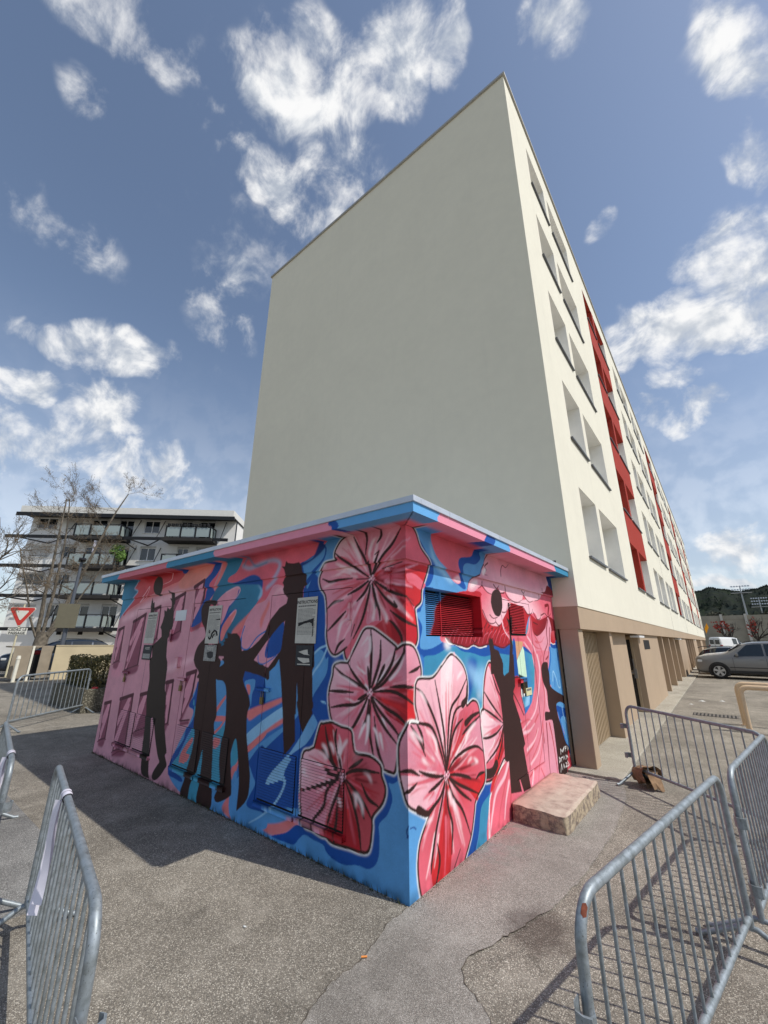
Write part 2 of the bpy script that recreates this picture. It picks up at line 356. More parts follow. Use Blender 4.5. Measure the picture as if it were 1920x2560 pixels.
mb.box((XT-10.05,YG-.05,HT-.02),(XT+.05,YG+.25,HT+.05)); mb.box((XT-.25,YG+.25,HT-.02),(XT+.05,YE+.05,HT+.05)); mb.box((XT-10.05,YG+.25,HT-.02),(XT-9.75,YE,HT+.05))
B(mb,'roof_coping',MATS['coping'])
# band
mb=MB().box((XT-10,YG+.004,1.988),(XT-.012,YE-.01,2.345)); bn=B(mb,'concrete_band',MATS['beige'])
# windows
def reveal(w,dep,mats4):
    m=MB(); x=-dep; z1=WH
    m.quad((0,0,0),(x,0,0),(x,0,z1),(0,0,z1),mats4[0])       # near jamb (faces +y)
    m.quad((0,w,0),(0,w,z1),(x,w,z1),(x,w,0),mats4[1])       # far jamb (faces -y)
    m.quad((0,0,z1),(x,0,z1),(x,w,z1),(0,w,z1),mats4[2])     # soffit
    m.quad((0,0,0),(0,w,0),(x,w,0),(x,0,0),mats4[3])
    return m
DEP=.46
RM=[MATS['reveal_white'],MATS['red_render']]
rev={}
for t,w in ((0,W1),(1,W2)):
    rev[(t,0)]=reveal(w,DEP,(0,0,0,0)).mesh('window',RM)
    rev[(t,1)]=reveal(w,DEP,(0,1,1,0) if t==0 else (1,0,1,0)).mesh('window',RM)
sillm={t:MB().box((-DEP+.06,-.03,-.035),(.05,w+.03,.0)).add([(-DEP+.06,-.0,.002),(.045,.0,.002),(.045,w,.002),(-DEP+.06,w,.002)],[(0,1,2,3)],1).mesh('sill',[MATS['sill_metal'],MATS['sill_top']]) for t,w in ((0,W1),(1,W2))}  # second material: pale top face, put in to bounce light up the jambs
def wframe(w):
    m=MB(); x0,x1=-DEP+.005,-DEP+.065; t=.06
    m.box((x0,0,0),(x1,t,WH)); m.box((x0,w-t,0),(x1,w,WH)); m.box((x0,t,0),(x1,w-t,t)); m.box((x0,t,WH-t),(x1,w-t,WH)); m.box((x0,w/2-t/2,t),(x1,w/2+t/2,WH-t)); return m
frm={t:wframe(w).mesh('frame',MATS['pvc']) for t,w in ((0,W1),(1,W2))}
pan={t:MB().box((-DEP-.01,0,0),(-DEP+.02,w,WH*.35)).box((-DEP-.01,0,WH*.35),(-DEP+.03,w,WH),1).mesh('pane',[MATS['window_glass'],MATS['reveal_white']]) for t,w in ((0,W1),(1,W2))}  # white upper panel over the glass is added, to bounce light into the reveal
for y0,y1,z,r,k,t in ops:
    o=link('window',rev[(t,r)],blk,(0,y0-YG,z))
    link('sill',sillm[t],o); link('frame',frm[t],o); link('pane',pan[t],o)
sp=MB().box((.0,0,0),(.008,W1+GAPW+W2,Z0[1]-Z0[0]-WH-.03)).mesh('red_panel',MATS['red_render'])
mu=MB().box((.0,0,0),(.008,GAPW,WH)).mesh('red_mullion',MATS['red_render'])
for s,r in starts:
    if not r: continue
    for k in range(5):
        link('red_mullion',mu,blk,(0.001,s+W1-YG,Z0[k]))
        if k<4: link('red_panel',sp,blk,(.001,s-YG,Z0[k]+WH))
jm=MB().box((0,-.008,2.35),(.003,.008,HT-.03)).mesh('expansion_joint',MATS['sill_metal'])
for y in (21.8,33.2,50.4,60): link('expansion_joint',jm,blk,(.0,y-YG,0))
# ground floor: set-back wall, fins, wall panels
BX=.02; FX=.31
B(MB().quad((BX,YG+.05,0),(BX,9.4,0),(BX,9.4,1.99),(BX,YG+.05,1.99)).quad((BX,10.47,0),(BX,YE,0),(BX,YE,1.99),(BX,10.47,1.99)).quad((-.75,9.3,0),(-.75,10.6,0),(-.75,10.6,1.99),(-.75,9.3,1.99)).quad((-.75,10.58,0),(.1,10.58,0),(.1,10.58,1.99),(-.75,10.58,1.99)).quad((-.75,9.42,0),(-.75,9.42,1.99),(.1,9.42,1.99),(.1,9.42,0)).quad((XT-9.9,YG+.06,0),(BX,YG+.06,0),(BX,YG+.06,1.99),(XT-9.9,YG+.06,1.99)),'base_wall',MATS['beige'])
B(MB().box((BX-.0+.03,YG+.01,.0),(FX+.03,4.48,1.99)),'corner_pillar',MATS['beige'],bevel=.01)
panels=[(10.46,15.05),(24.6,30.3),(39.8,45.5),(55,60.7)]
B(MB().box((BX,6.96,.0),(.17,9.45,1.985)),'wall_panel',MATS['beige'],bevel=.008)
fins=[6.72,16.45,19.1,21.75,31.9,34.6,37.2,47.1,49.7,52.3,62.3,64.9,67.5,70.2,72.6]
for a,b in panels: B(MB().box((BX,a,.0),(FX,b,1.99)),'wall_panel',MATS['beige'],bevel=.008)
fm=MB().box((BX-XT,0,0),(FX-XT,.23,1.99)).mesh('fin',MATS['beige'])
for y in fins: link('fin',fm,blk,(0,y-YG,0))
# ribbed garage door
mb=MB(); y=4.55
while y<6.66:
    mb.box((BX+.002,y,.05),(BX+.04,y+.05,1.95)); y+=.115
d=B(MB().box((BX-.01,4.5,.03),(BX+.008,6.71,1.97)),'ribbed_door',MATS['beige_metal']); tag(mb.build('rib_panel',MATS['beige_metal'],d),kind='stuff')
MB().box((BX+.03,5.02,.86),(BX+.05,5.06,.92)).build('door_handle',MATS['black_steel'],d)
# glazed door in the recess
yd=10.40
d=B(MB().box((-.72,yd,.03),(-.66,yd+.05,1.93)).box((.11,yd,.03),(.17,yd+.05,1.93)).box((-.66,yd,1.85),(.11,yd+.05,1.93)).box((-.66,yd,.03),(.11,yd+.05,.15)).box((-.66,yd,.95),(.11,yd+.05,1.05)),'glazed_door',MATS['beige_metal'])
MB().box((-.66,yd+.02,.15),(.11,yd+.03,.95)).box((-.66,yd+.02,1.05),(.11,yd+.03,1.85)).build('pane',MATS['window_glass'],d)
MB().box((.09,yd-.03,.86),(.16,yd,1.10)).box((.0,yd-.05,.98),(.14,yd-.03,1.02)).box((.10,yd-.02,1.1),(.125,yd,1.35)).build('lock',MATS['alu'],d)
B(MB().box((FX+.001,11.4,1.58),(FX+.006,12.6,1.84)),'vent_opening',MATS['dark_gap'])
for y in (9.9,23.9,40.5): B(MB().box((FX-.1,y,1.90),(FX+.12,y+.9,1.95)),'strip_light',MATS['pvc'])
# flag at the far end
fl=empty('flag',(XT+.05,71.5,3.4)); tag(fl,'orange and yellow flag leaning out from the far end of the white block','flag')
MB().tube([(0,0,0),(.55,0,1.0)],.02,8).build('pole',MATS['alu'],fl)
v=[];f=[]
for i in range(7):
    for j in range(5):
        t=i/6; v.append((.12+.40*t+.02*math.sin(i*2+j)+j*.03,.05*math.sin(i*1.7+j),.2+.75*t-j*.16-(1-t)*.1))
for i in range(6):
    for j in range(4): f.append((i*5+j,(i+1)*5+j,(i+1)*5+j+1,i*5+j+1))
simple('flag_cloth',(235,160,30),.8); MB().add(v,f,0,True).build('cloth',MATS['flag_cloth'],fl)

# ------------------------------------------------------------------ mural paint data (wall coordinates, half centimetres)
PAL=[(90, 156, 212), (150, 200, 235), (52, 118, 190), (18, 80, 162), (14, 58, 130), (58, 140, 178), (36, 105, 140), (230, 156, 174), (222, 158, 172), (250, 196, 206), (252, 226, 228), (226, 104, 122), (232, 128, 128), (205, 82, 92), (232, 146, 136), (214, 42, 48), (186, 32, 44), (132, 24, 36), (92, 16, 24), (54, 29, 26), (48, 35, 29), (246, 244, 240), (84, 34, 50), (146, 76, 98), (205, 235, 205), (214, 160, 120), (26, 22, 22), (70, 160, 190)]
MURAL={'L':'''P8 0|-20 -20 1400 -20 1400 640 -20 640
P0 0|-20 -20 620 -20 580 280 460 300 -20 640
F12 100|1271 447 1019 500 836 520 705 528 646 564 678 580 853 574 1080 569 1318 480
F14 30|858 525 841 547 783 564 724 573 646 567 656 539 703 519 767 509 830 504
F9 60|1239 442 1014 486 829 501 839 489 1020 462 1257 421
F9 50|850 289 715 316 718 305 844 272
F7 50|1266 273 1186 283 1192 243 1267 239
F13 0|1178 570 1076 598 862 602 827 555 842 540 860 532 907 526 963 517 1022 507 1147 482 1229 461 1270 445 1297 518 1284 572
F16 60|1115 568 956 578 863 562 902 552 993 554 1069 543
F5 0 6 1277 478 1192 560|1385 606 1168 569 1179 551 1197 535 1158 523 1182 508 1205 489 1243 469 1278 447 1308 441
S1 20 20 20|1167 566 1181 548 1194 534 1160 523 1184 507 1207 489 1244 468 1277 447
S9 0 18 4|906 563 912 540 969 531
S9 0 18 6|1139 484 1097 509 1067 533 1078 504 1130 485
F3 0|1019 621 869 624 683 600 696 582 749 574 791 568 816 553 837 556 855 570 915 588
F5 0|1019 621 869 624 683 600 715 585 789 584 857 585 916 593
F11 0|650 569 615 600 420 598 226 588 21 575 22 437 270 323 373 287 504 316 581 339 674 393 753 382 737 429 700 510
F0 0|645 284 598 306 381 340 149 344 -217 377 -179 30 590 -236 545 4 678 4 756 30 754 59 724 107 689 155 676 186 702 196 684 231
F3 0|271 475 290 518 253 532 197 563 185 661 33 627 -67 519 -50 114 217 53 240 159 260 369
F5 0 6 450 510 565 378|615 564 646 589 572 594 523 579 516 561 538 530 571 519 575 507 542 502 523 504 469 514 439 508 428 496 428 470 440 448 467 427 494 405 532 381 560 355 586 339 604 392 612 446 675 458 649 488
F3 0|649 565 613 564 635 534 671 507 646 488 675 458 699 419 701 407 748 394 744 411 722 440 693 472 689 494 702 519 668 540
F3 10|554 500 519 505 469 515 439 509 427 498 427 478 442 489 493 494
F12 8|615 562 590 558 603 533 624 506 646 488 660 464 666 469 650 491 635 510 621 535
S9 15 12 12|616 561 623 535 637 510 666 469
F7 0|632 453 619 466 588 481 540 492 521 485 526 471 560 446 578 415 595 397 612 446
S3 0 30 30|526 482 532 466 562 444 578 415 594 394
S9 10 12 12|588 480 542 491 523 485 530 469 563 447
F3 0|594 394 570 423 529 437 536 427 569 396 587 365
F12 0|589 362 588 391 559 420 535 433 530 427 541 406 565 381 578 360
S9 8 10 10|559 419 535 433 530 425 546 404
F12 20|540 378 512 400 462 427 431 448 415 452 413 437 452 419 488 395 516 375
F1 20|441 453 433 475 447 489 427 478 425 462
F7 0|498 359 494 381 478 411 449 440 409 451 378 484 325 469 322 444 357 425 388 400 405 367 442 343 488 335
F12 20|417 385 423 406 406 432 395 448 391 437 407 408
S2 0 18 18|498 359 484 392 494 367 487 343 460 340 428 367 386 383
S1 30 35 35|513 543 480 533 432 540 387 543 359 534 361 518 380 495 409 478
S5 20 20 20|508 542 491 561 456 536 409 540
S9 30 30 30|375 460 359 472 332 460
F0 0|275 522 253 530 224 544 204 559 190 570 169 574 140 584 130 592 153 520 211 510 223 486 242 495 262 466 267 495
F3 0|237 568 205 585 175 616 167 589 183 571 211 560 201 546 208 522 239 495 261 475 266 485 243 503 212 525 206 547 225 562
F4 8|276 517 283 523 245 531 229 555 225 562 205 554 217 540 245 526
F3 0|274 456 262 465 222 472 218 457 202 437 194 369 190 351 228 329 226 303 261 301
F0 0|229 333 212 342 200 336 195 325 188 328 191 300 207 279 223 261 232 248 236 303
S1 0 22 22|192 351 213 345 229 335
S1 0 22 22|191 349 207 321 232 294 249 253 252 240 241 238 202 248 191 245 198 233
F2 0|463 186 440 209 306 248 297 173 413 110 482 59
F12 10|433 196 423 213 318 247 317 239 388 210 424 192
F1 0|432 165 315 230 312 207 424 145
F12 5|423 143 382 171 314 208 313 199 373 169 419 132
F0 0|419 130 311 192 309 180 409 110
F3 0|406 109 369 142 310 184 292 194 222 253 169 218 199 209 215 169 246 156 244 103 241 68 260 63 354 47 371 33 408 36 409 52 393 67 387 81 397 91
F0 0|39 144 20 152 12 138 -3 120 -14 115 -11 3 57 -10 155 -11 270 2 203 28 132 58 69 96
F12 6|356 15 304 30 258 49 236 53 231 44 254 38 279 21 311 8 340 7
F3 0|322 5 279 21 254 38 229 45 210 43 175 41 158 36 120 39 95 40 78 47 72 76 71 93 51 115 45 135 51 153 55 167 39 164 25 164 20 152 30 145 38 144 31 129 32 118 41 101 57 85 56 69 57 46 64 31 78 22 90 21 104 20 130 13 156 14 173 20 180 27 203 28 228 30 242 21 257 8 283 6
F12 12|498 12 476 46 458 97 453 112 455 99 464 66 474 36 458 17 459 1
F2 0|518 319 414 294 389 285 379 224 423 211 434 223 447 248 465 265
F3 0|470 292 430 291 388 280 379 224 425 210 434 227 446 246 459 258
F0 0|461 266 443 274 421 275 420 259 427 243 427 219 439 242
F12 0|453 261 439 263 435 251 439 242
F0 0|586 267 559 270 540 258 523 183 563 147 571 169 565 193
P12 0|595 175 587 186 556 217 534 235 532 228 558 202 573 186 524 190 522 183 539 164 567 144 569 151 544 167 533 178 584 172
F12 10|437 210 380 228 378 217 435 195
F1 0|430 160 375 197 372 181 425 144
F12 0|425 142 371 175 370 166 421 131
F12 0|478 89 461 110 456 113 455 99 463 82 471 70
F1 0|483 115 469 128 463 118 477 96
F3 0|672 257 682 223 701 204 701 194 677 189 673 167 696 142 704 115 748 75 762 48 758 30 731 28 686 27 689 35 724 41 740 52 723 71 682 132 657 159 655 208
F27 0|678 211 683 201 665 195 663 178 665 149 698 97 742 59 738 45 691 42 667 35 648 -1 606 1 590 34 541 43 508 54 508 111 522 170 565 147 654 150
F27 0|484 119 476 150 465 139 457 109 479 95
F12 4|710 66 706 86 681 113 659 128 656 119 680 92 662 88 674 72 699 66
F12 10|561 139 534 142 535 129 556 119
F3 0|407 35 405 47 385 82 413 108 411 120 367 148 350 38 377 34
F0 0|473 60 457 89 440 26 407 75 410 95 390 85 391 72 411 40 399 33 349 35 345 10 459 1
P23 0|1282 393 1236 402 1225 290 1271 282
S7 0 100 50|1272 344 1247 393
S7 0 70 35|1268 305 1245 380
S7 0 50 25|1266 283 1244 363
S22 0 55 55|1282 393 1236 402
S22 0 45 45|1236 402 1225 290
S22 0 18 18|1282 393 1271 282
S22 0 30 30|1271 282 1225 290
S23 0 20 20|1281 277 1216 287
F23 25|1267 279 1223 287 1234 263 1267 266
P23 0|1164 419 1072 442 1067 282 1166 262
S7 0 100 50|1154 350 1094 427
S7 0 70 35|1154 296 1095 408
S7 0 50 25|1155 266 1096 385
S22 0 55 55|1164 419 1072 442
S22 0 45 45|1072 442 1067 282
S22 0 18 18|1164 419 1166 262
S22 0 30 30|1166 262 1067 282
S23 0 20 20|1174 258 1059 280
F23 25|1159 260 1066 279 1076 257 1163 247
P23 0|1009 455 969 462 961 366 985 356
S7 0 100 50|993 411 977 455
S7 0 70 35|985 376 974 442
S7 0 50 25|981 357 971 428
S22 0 55 55|1009 455 969 462
S22 0 45 45|969 462 961 366
S22 0 18 18|1009 455 985 356
S22 0 30 30|985 356 961 366
S23 0 20 20|993 352 954 362
F23 25|983 353 960 362 970 340 983 342
P23 0|874 481 815 494 812 385 866 370
S7 0 100 50|863 432 829 484
S7 0 70 35|860 393 828 471
S7 0 50 25|859 372 827 454
S22 0 55 55|874 481 815 494
S22 0 45 45|815 494 812 385
S22 0 18 18|874 481 866 370
S22 0 30 30|866 370 812 385
S23 0 20 20|873 366 806 382
F23 25|862 368 811 382 821 361 864 356
P23 0|753 507 701 522 702 410 747 400
S7 0 100 50|744 460 713 512
S7 0 70 35|742 423 713 499
S7 0 50 25|740 402 712 483
S22 0 55 55|753 507 701 522
S22 0 45 45|701 522 702 410
S22 0 18 18|753 507 747 400
S22 0 30 30|747 400 702 410
S23 0 20 20|753 396 697 407
F23 25|743 397 701 407 710 388 746 387
P23 0|1278 151 1225 161 1218 52 1269 39
S7 0 100 50|1267 101 1237 152
S7 0 70 35|1264 62 1236 138
S7 0 50 25|1263 40 1235 121
S22 0 55 55|1278 151 1225 161
S22 0 45 45|1225 161 1218 52
S22 0 18 18|1278 151 1269 39
S22 0 30 30|1269 39 1218 52
S23 0 20 20|1278 34 1210 50
F23 25|1265 36 1217 49 1227 26 1265 25
P23 0|1153 175 1061 195 1048 49 1138 27
S7 0 100 50|1135 110 1083 181
S7 0 70 35|1130 58 1081 163
S7 0 50 25|1127 30 1080 141
S22 0 55 55|1153 175 1061 195
S22 0 45 45|1061 195 1048 49
S22 0 18 18|1153 175 1138 27
S22 0 30 30|1138 27 1048 49
S23 0 20 20|1146 22 1041 47
F23 25|1132 25 1047 46 1056 25 1135 14
P23 0|1007 199 959 208 931 117 1008 96
S7 0 100 50|1002 153 971 199
S7 0 70 35|1002 118 971 187
S7 0 50 25|1002 98 972 172
S22 0 55 55|1007 199 959 208
S22 0 45 45|959 208 931 117
S22 0 18 18|1007 199 1008 96
S22 0 30 30|1008 96 931 117
S23 0 20 20|1015 92 924 115
F23 25|1003 95 930 114 939 94 1006 84
P23 0|848 243 808 250 803 143 819 138
S7 0 100 50|830 196 816 242
S7 0 70 35|820 159 813 229
S7 0 50 25|814 139 808 213
S22 0 55 55|848 243 808 250
S22 0 45 45|808 250 803 143
S22 0 18 18|848 243 819 138
S22 0 30 30|819 138 803 143
S23 0 20 20|825 134 797 141
F23 25|817 136 802 140 811 121 818 127
P23 0|738 271 689 281 695 222 736 160
S7 0 100 50|731 222 701 272
S7 0 70 35|731 183 701 259
S7 0 50 25|730 162 701 242
S22 0 55 55|738 271 689 281
S22 0 45 45|689 281 695 222
S22 0 18 18|738 271 736 160
S22 0 30 30|736 160 695 222
S23 0 20 20|742 157 690 220
F23 25|733 161 695 220 703 201 735 149
S22 0 20 20|738 156 691 164
S23 10 40 40|733 150 695 157
F3 0|748 394 744 411 722 440 693 472 689 494 646 488 675 458 699 419 701 407
S18 6 12 12|1136 15 1082 35 983 44 945 42
F20 0|1004 561 978 551 967 531 967 510 980 499 1004 502 1024 511 1037 529 1034 547 1020 559
P20 0|1022 507 973 501 967 497 986 495
P20 0|1039 441 1044 467 1044 481 1041 494 1029 476 1020 479 1015 465 1012 440
P20 0|923 511 899 502 884 500 874 475 877 456 868 427 863 399 877 373 885 365 881 335 869 300 859 257 963 251 970 303 983 343 954 356 929 369 937 389 948 397 939 413 934 432 940 450 923 445 922 458 903 450 891 459 896 473 912 485 899 483 905 496
F20 0|979 306 871 309 852 230 838 211 825 151 800 102 785 77 791 68 774 49 782 38 800 20 826 5 846 7 845 20 827 40 818 49 833 62 859 94 878 123 893 143 903 142 886 85 881 49 871 15 864 3 915 8 928 53 934 100 940 138 962 196 964 246
F19 0|702 422 706 445 688 463 648 464 626 458 636 447 663 446 653 354 584 352 586 319 579 289 586 269 677 264 673 280 697 292 711 313 700 343 667 368 676 390 692 404
F19 0|709 314 586 317 579 287 586 267 565 193 571 169 564 143 551 62 544 2 606 1 601 53 604 108 616 73 630 50 644 28 650 -3 686 2 675 33 668 55 653 101 652 141 665 149 668 187 670 257 675 278
P19 0|568 349 574 355 565 357 569 364 555 365 561 379 542 375 516 376 503 369 491 353 485 335 447 343 420 359 388 385 381 338 419 323 433 318 375 302 372 281 463 291 468 275 589 269 580 292 558 305 564 321 587 321 589 342
F19 0|582 292 556 305 561 317 418 321 384 307 380 281 429 290 471 291 463 265 441 242 432 223 438 201 432 160 413 108 406 84 409 49 439 22 444 25 444 66 455 109 472 150 485 125 483 103 469 51 475 38 517 19 532 23 531 31 516 58 527 96 527 143 523 174 534 242 553 264 586 267
P19 0|351 524 339 522 336 535 327 529 307 526 289 527 279 517 275 504 265 496 267 483 261 475 272 472 275 461 275 441 252 440 232 369 227 311 232 303 225 224 267 220 277 279 274 219 315 215 329 278 341 321 353 306 372 294 370 280 376 276 392 284 423 289 470 292 494 291 503 335 488 334 442 343 405 367 384 405 354 430 330 439 327 451 340 460 346 471 343 479 349 486 343 497 334 502 341 516
P7 0|433 316 390 357 331 401 335 367 339 338 378 302
F3 0|334 398 335 365 339 338 360 326 387 322 393 336 382 362 360 382
S2 0 14 14|418 327 414 312 396 309 372 318 352 328
S2 0 14 14|492 367 487 343 460 340 428 367 398 380
P19 0|319 241 280 244 271 172 286 156 302 143 309 176
F19 0|271 245 227 248 230 216 248 191 258 200 267 222
F0 0 1 201 240 325 104|191 247 203 220 217 197 235 175 266 151 291 122 296 105 289 99 299 102 323 93 347 86 346 96 326 116 287 148 256 182 232 215 205 240
S1 0 35 12|294 104 291 97 303 75 325 52 359 29 396 9
F3 0|227 232 205 244 183 242 172 218 202 207 215 169 224 165 240 155 249 148 283 145 229 178 208 206
S21 8 48 48|159 576 104 578 89 583 62 586 33 581 8 567 -9 558 -19 544 -29 517 -47 489 -45 472 -34 443 -31 424 -20 415 -19 405 -23 381 -22 362 -15 350 4 353 24 347 66 376 82 381 96 377 113 352 135 325 145 341 140 348 169 334 186 344 195 369 196 400 203 446 218 465 223 486 211 506 201 515 170 517 175 524 174 537 160 555 145 563 150 565 159 576
S19 0 28 28|159 576 104 578 89 583 62 586 33 581 8 567 -9 558 -19 544 -29 517 -47 489 -45 472 -34 443 -31 424 -20 415 -19 405 -23 381 -22 362 -15 350 4 353 24 347 66 376 82 381 96 377 113 352 135 325 145 341 140 348 169 334 186 344 195 369 196 400 203 446 218 465 223 486 211 506 201 515 170 517 175 524 174 537 160 555 145 563 150 565 159 576
F11 0|159 576 104 578 89 583 62 586 33 581 8 567 -9 558 -19 544 -29 517 -47 489 -45 472 -34 443 -31 424 -20 415 -19 405 -23 381 -22 362 -15 350 4 353 24 347 66 376 82 381 96 377 113 352 135 325 145 341 140 348 169 334 186 344 195 369 196 400 203 446 218 465 223 486 211 506 201 515 170 517 175 524 174 537 160 555 145 563 150 565
F11 0 7 80 472 33 579|158 575 104 577 62 585 33 579 9 565 12 542 34 525 50 512 76 499 87 505 110 550 123 562 149 564
F7 0 9 80 472 144 562|174 525 173 537 160 554 144 562 123 562 110 545 90 506 81 480 102 489 127 507 153 523
F11 0 7 80 472 198 421|222 486 211 505 199 515 170 517 136 503 102 488 81 473 82 466 119 454 166 437 198 421 203 449 216 465
F11 0 7 80 472 169 335|197 420 137 447 81 467 83 441 103 400 122 368 140 348 169 335 184 345 194 369
F13 0 11 80 472 -9 557|75 477 50 510 6 559 -9 557 -19 542 -29 517 -47 488 -3 501 47 488
F17 0 15 80 472 -45 482|75 473 47 488 2 491 -45 482 -42 468 -34 443 -31 424 -20 415 -2 433 36 446 69 470
F11 0 11 80 472 -41 451|-3 474 -23 470 -41 451 -31 443 -17 452 -5 460
F11 0 7 80 472 42 390|78 464 66 440 39 398 42 390 55 394 74 393 85 389 91 395 83 430
F17 0 16 80 472 -15 351|69 468 36 446 -2 433 -19 405 -23 381 -22 362 -15 351 9 351 24 348 49 364 34 398 61 440
F13 0 15 80 472 -22 386|-2 426 -16 409 -22 386 -11 390 8 410
F13 0 16 80 472 34 357|99 377 77 382 47 396 34 388 34 357 66 375
S7 12 24 6|109 513 128 537 147 566
S7 18 16 6|86 494 93 517 97 537
S13 18 25 6|85 498 88 525 95 550
S7 6 30 6|77 525 76 549 75 574
S7 6 25 6|62 526 59 540 53 553
S10 18 27 6|69 505 64 528 56 548
S7 6 15 6|68 490 46 524 23 560
S9 6 29 6|70 488 50 521 31 554
S10 12 24 6|58 499 40 524 19 546
S7 18 28 6|66 488 43 519 19 548
S13 6 18 6|65 488 50 505 38 519
S7 6 26 6|63 489 42 510 24 530
S11 18 13 6|71 483 59 495 50 510
S11 6 20 6|73 480 68 492 57 502
S11 18 21 6|75 484 70 494 68 500
S10 6 24 6|76 481 73 490 68 501
S9 6 35 6|82 483 84 490 85 497
S11 18 25 6|80 484 80 489 81 498
S11 18 16 6|82 479 87 496 91 509
S11 12 18 6|82 481 85 494 88 505
S11 6 22 6|94 503 103 523 112 543
S11 12 26 6|89 494 96 514 106 533
S10 12 17 6|90 488 110 518 127 545
S11 6 25 6|95 501 103 521 116 541
S11 6 29 6|99 497 123 529 151 566
S9 18 23 6|98 496 113 518 131 540
S7 12 26 6|104 486 126 498 145 510
S11 18 19 6|113 494 128 505 146 516
S11 6 17 6|117 506 133 524 155 541
S13 18 26 6|122 503 135 514 148 522
S11 6 18 6|97 491 119 512 139 536
S9 6 23 6|95 493 112 516 131 543
S11 12 34 6|93 500 102 517 110 535
S10 12 12 6|88 486 104 517 124 546
S13 12 31 6|86 487 97 513 107 535
S11 18 23 6|95 505 98 518 105 527
S13 18 15 6|85 486 94 502 98 518
S7 12 32 6|83 482 91 501 97 518
S13 6 22 6|91 481 101 488 106 492
S7 12 17 6|94 483 105 492 118 500
S11 18 23 6|94 482 112 494 128 506
S7 12 30 6|100 487 114 495 124 504
S9 12 29 6|111 490 127 501 148 511
S11 18 23 6|117 494 133 503 152 515
S10 18 15 6|116 479 146 485 174 489
S11 6 16 6|135 483 150 487 166 489
S10 18 17 6|134 491 149 496 161 500
S10 18 20 6|133 487 151 492 175 499
S10 18 32 6|121 490 146 500 172 511
S10 18 16 6|127 492 149 500 170 510
S10 12 25 6|94 479 113 488 134 500
S7 12 20 6|97 481 115 490 135 500
S11 6 20 6|88 477 101 482 109 489
S11 6 19 6|91 479 106 487 119 495
S7 12 20 6|86 469 97 465 104 461
S11 18 28 6|94 466 101 464 112 458
S11 12 17 6|98 464 107 462 115 457
S9 6 20 6|111 459 136 447 159 438
S7 18 25 6|122 454 142 444 164 436
S13 12 32 6|98 466 139 453 181 436
S13 12 31 6|110 466 148 460 184 450
S11 12 29 6|116 469 137 467 161 464
S9 18 13 6|122 469 143 467 169 465
S11 12 29 6|114 471 151 468 191 469
S13 6 17 6|144 475 166 474 185 477
S9 12 17 6|105 461 135 448 162 436
S11 6 25 6|95 465 112 458 135 448
S7 6 29 6|88 468 106 459 125 452
S9 18 33 6|84 456 85 448 89 437
S9 12 24 6|83 461 88 444 92 428
S11 12 14 6|85 457 90 435 99 416
S13 18 24 6|93 434 99 416 106 398
S13 6 12 6|92 443 109 410 121 374
S11 6 15 6|101 425 115 400 124 377
S9 12 28 6|92 451 114 415 136 376
S9 6 29 6|99 442 129 393 161 345
S7 18 31 6|103 443 130 410 154 378
S9 6 29 6|123 413 129 400 141 389
S10 18 19 6|119 431 145 408 167 381
S11 12 27 6|133 417 142 406 156 393
S11 18 26 6|105 454 131 436 159 416
S11 12 35 6|132 433 146 423 162 411
S13 12 19 6|71 483 69 488 64 492
S9 18 24 6|71 483 66 487 66 489
S13 6 35 6|72 481 58 498 44 516
S11 12 22 6|70 484 61 495 52 507
S13 6 23 6|62 491 40 514 19 536
S11 6 21 6|52 499 33 517 14 537
S11 12 14 6|49 499 32 515 15 530
S7 6 21 6|64 484 28 512 -6 538
S9 6 20 6|28 505 12 514 0 523
S11 12 15 6|58 485 33 501 8 515
S13 6 33 6|44 481 22 487 1 492
S11 6 17 6|53 479 19 490 -14 497
S11 6 14 6|23 480 4 483 -19 486
S7 12 35 6|28 480 2 482 -28 487
S13 12 26 6|66 477 51 484 35 489
S9 6 33 6|44 485 37 488 26 491
S15 12 27 6|68 478 61 483 54 484
S11 18 21 6|58 478 36 484 19 489
S17 12 21 6|48 481 35 483 23 487
S15 18 12 6|50 476 26 479 0 483
S16 18 25 6|50 476 21 482 -6 484
S17 12 33 6|31 474 -2 477 -31 476
S17 6 17 6|54 474 25 475 -3 477
S17 18 21 6|58 468 30 462 3 458
S15 6 23 6|37 461 17 458 -2 452
S13 18 16 6|46 458 24 450 6 443
S17 6 25 6|53 465 16 455 -17 447
S17 12 35 6|32 449 6 437 -16 424
S13 6 21 6|44 453 21 440 1 430
S13 6 15 6|60 461 25 441 -8 424
S13 6 26 6|50 456 30 445 11 435
S17 6 36 6|57 461 48 454 35 449
S15 6 35 6|58 461 43 453 30 447
S11 12 27 6|46 473 24 474 4 474
S13 18 20 6|61 472 33 474 4 473
S13 18 21 6|21 465 0 462 -21 460
S11 12 24 6|33 466 17 463 1 462
S11 12 18 6|46 466 10 459 -22 452
S7 12 26 6|21 458 4 455 -15 449
S9 6 34 6|44 464 27 460 10 455
S11 18 33 6|46 465 24 462 3 455
S7 12 20 6|44 466 19 463 -1 459
S13 12 14 6|37 465 24 463 14 461
S11 18 30 6|54 472 29 472 6 471
S11 6 21 6|38 469 21 470 3 467
S7 12 22 6|70 454 63 440 55 425
S9 18 15 6|71 455 68 448 63 438
S10 18 28 6|61 436 53 416 43 400
S9 18 14 6|62 439 59 429 51 417
S11 12 25 6|68 441 65 430 60 419
S10 12 33 6|72 455 61 430 50 406
S11 12 32 6|74 434 72 423 72 415
S11 6 27 6|78 456 75 431 74 403
S10 12 30 6|79 453 79 432 79 412
S9 6 32 6|80 453 80 426 82 401
S10 6 34 6|82 448 84 432 87 412
S13 6 28 6|83 441 84 429 86 415
S10 12 35 6|81 458 85 442 85 426
S11 12 24 6|82 452 85 438 86 423
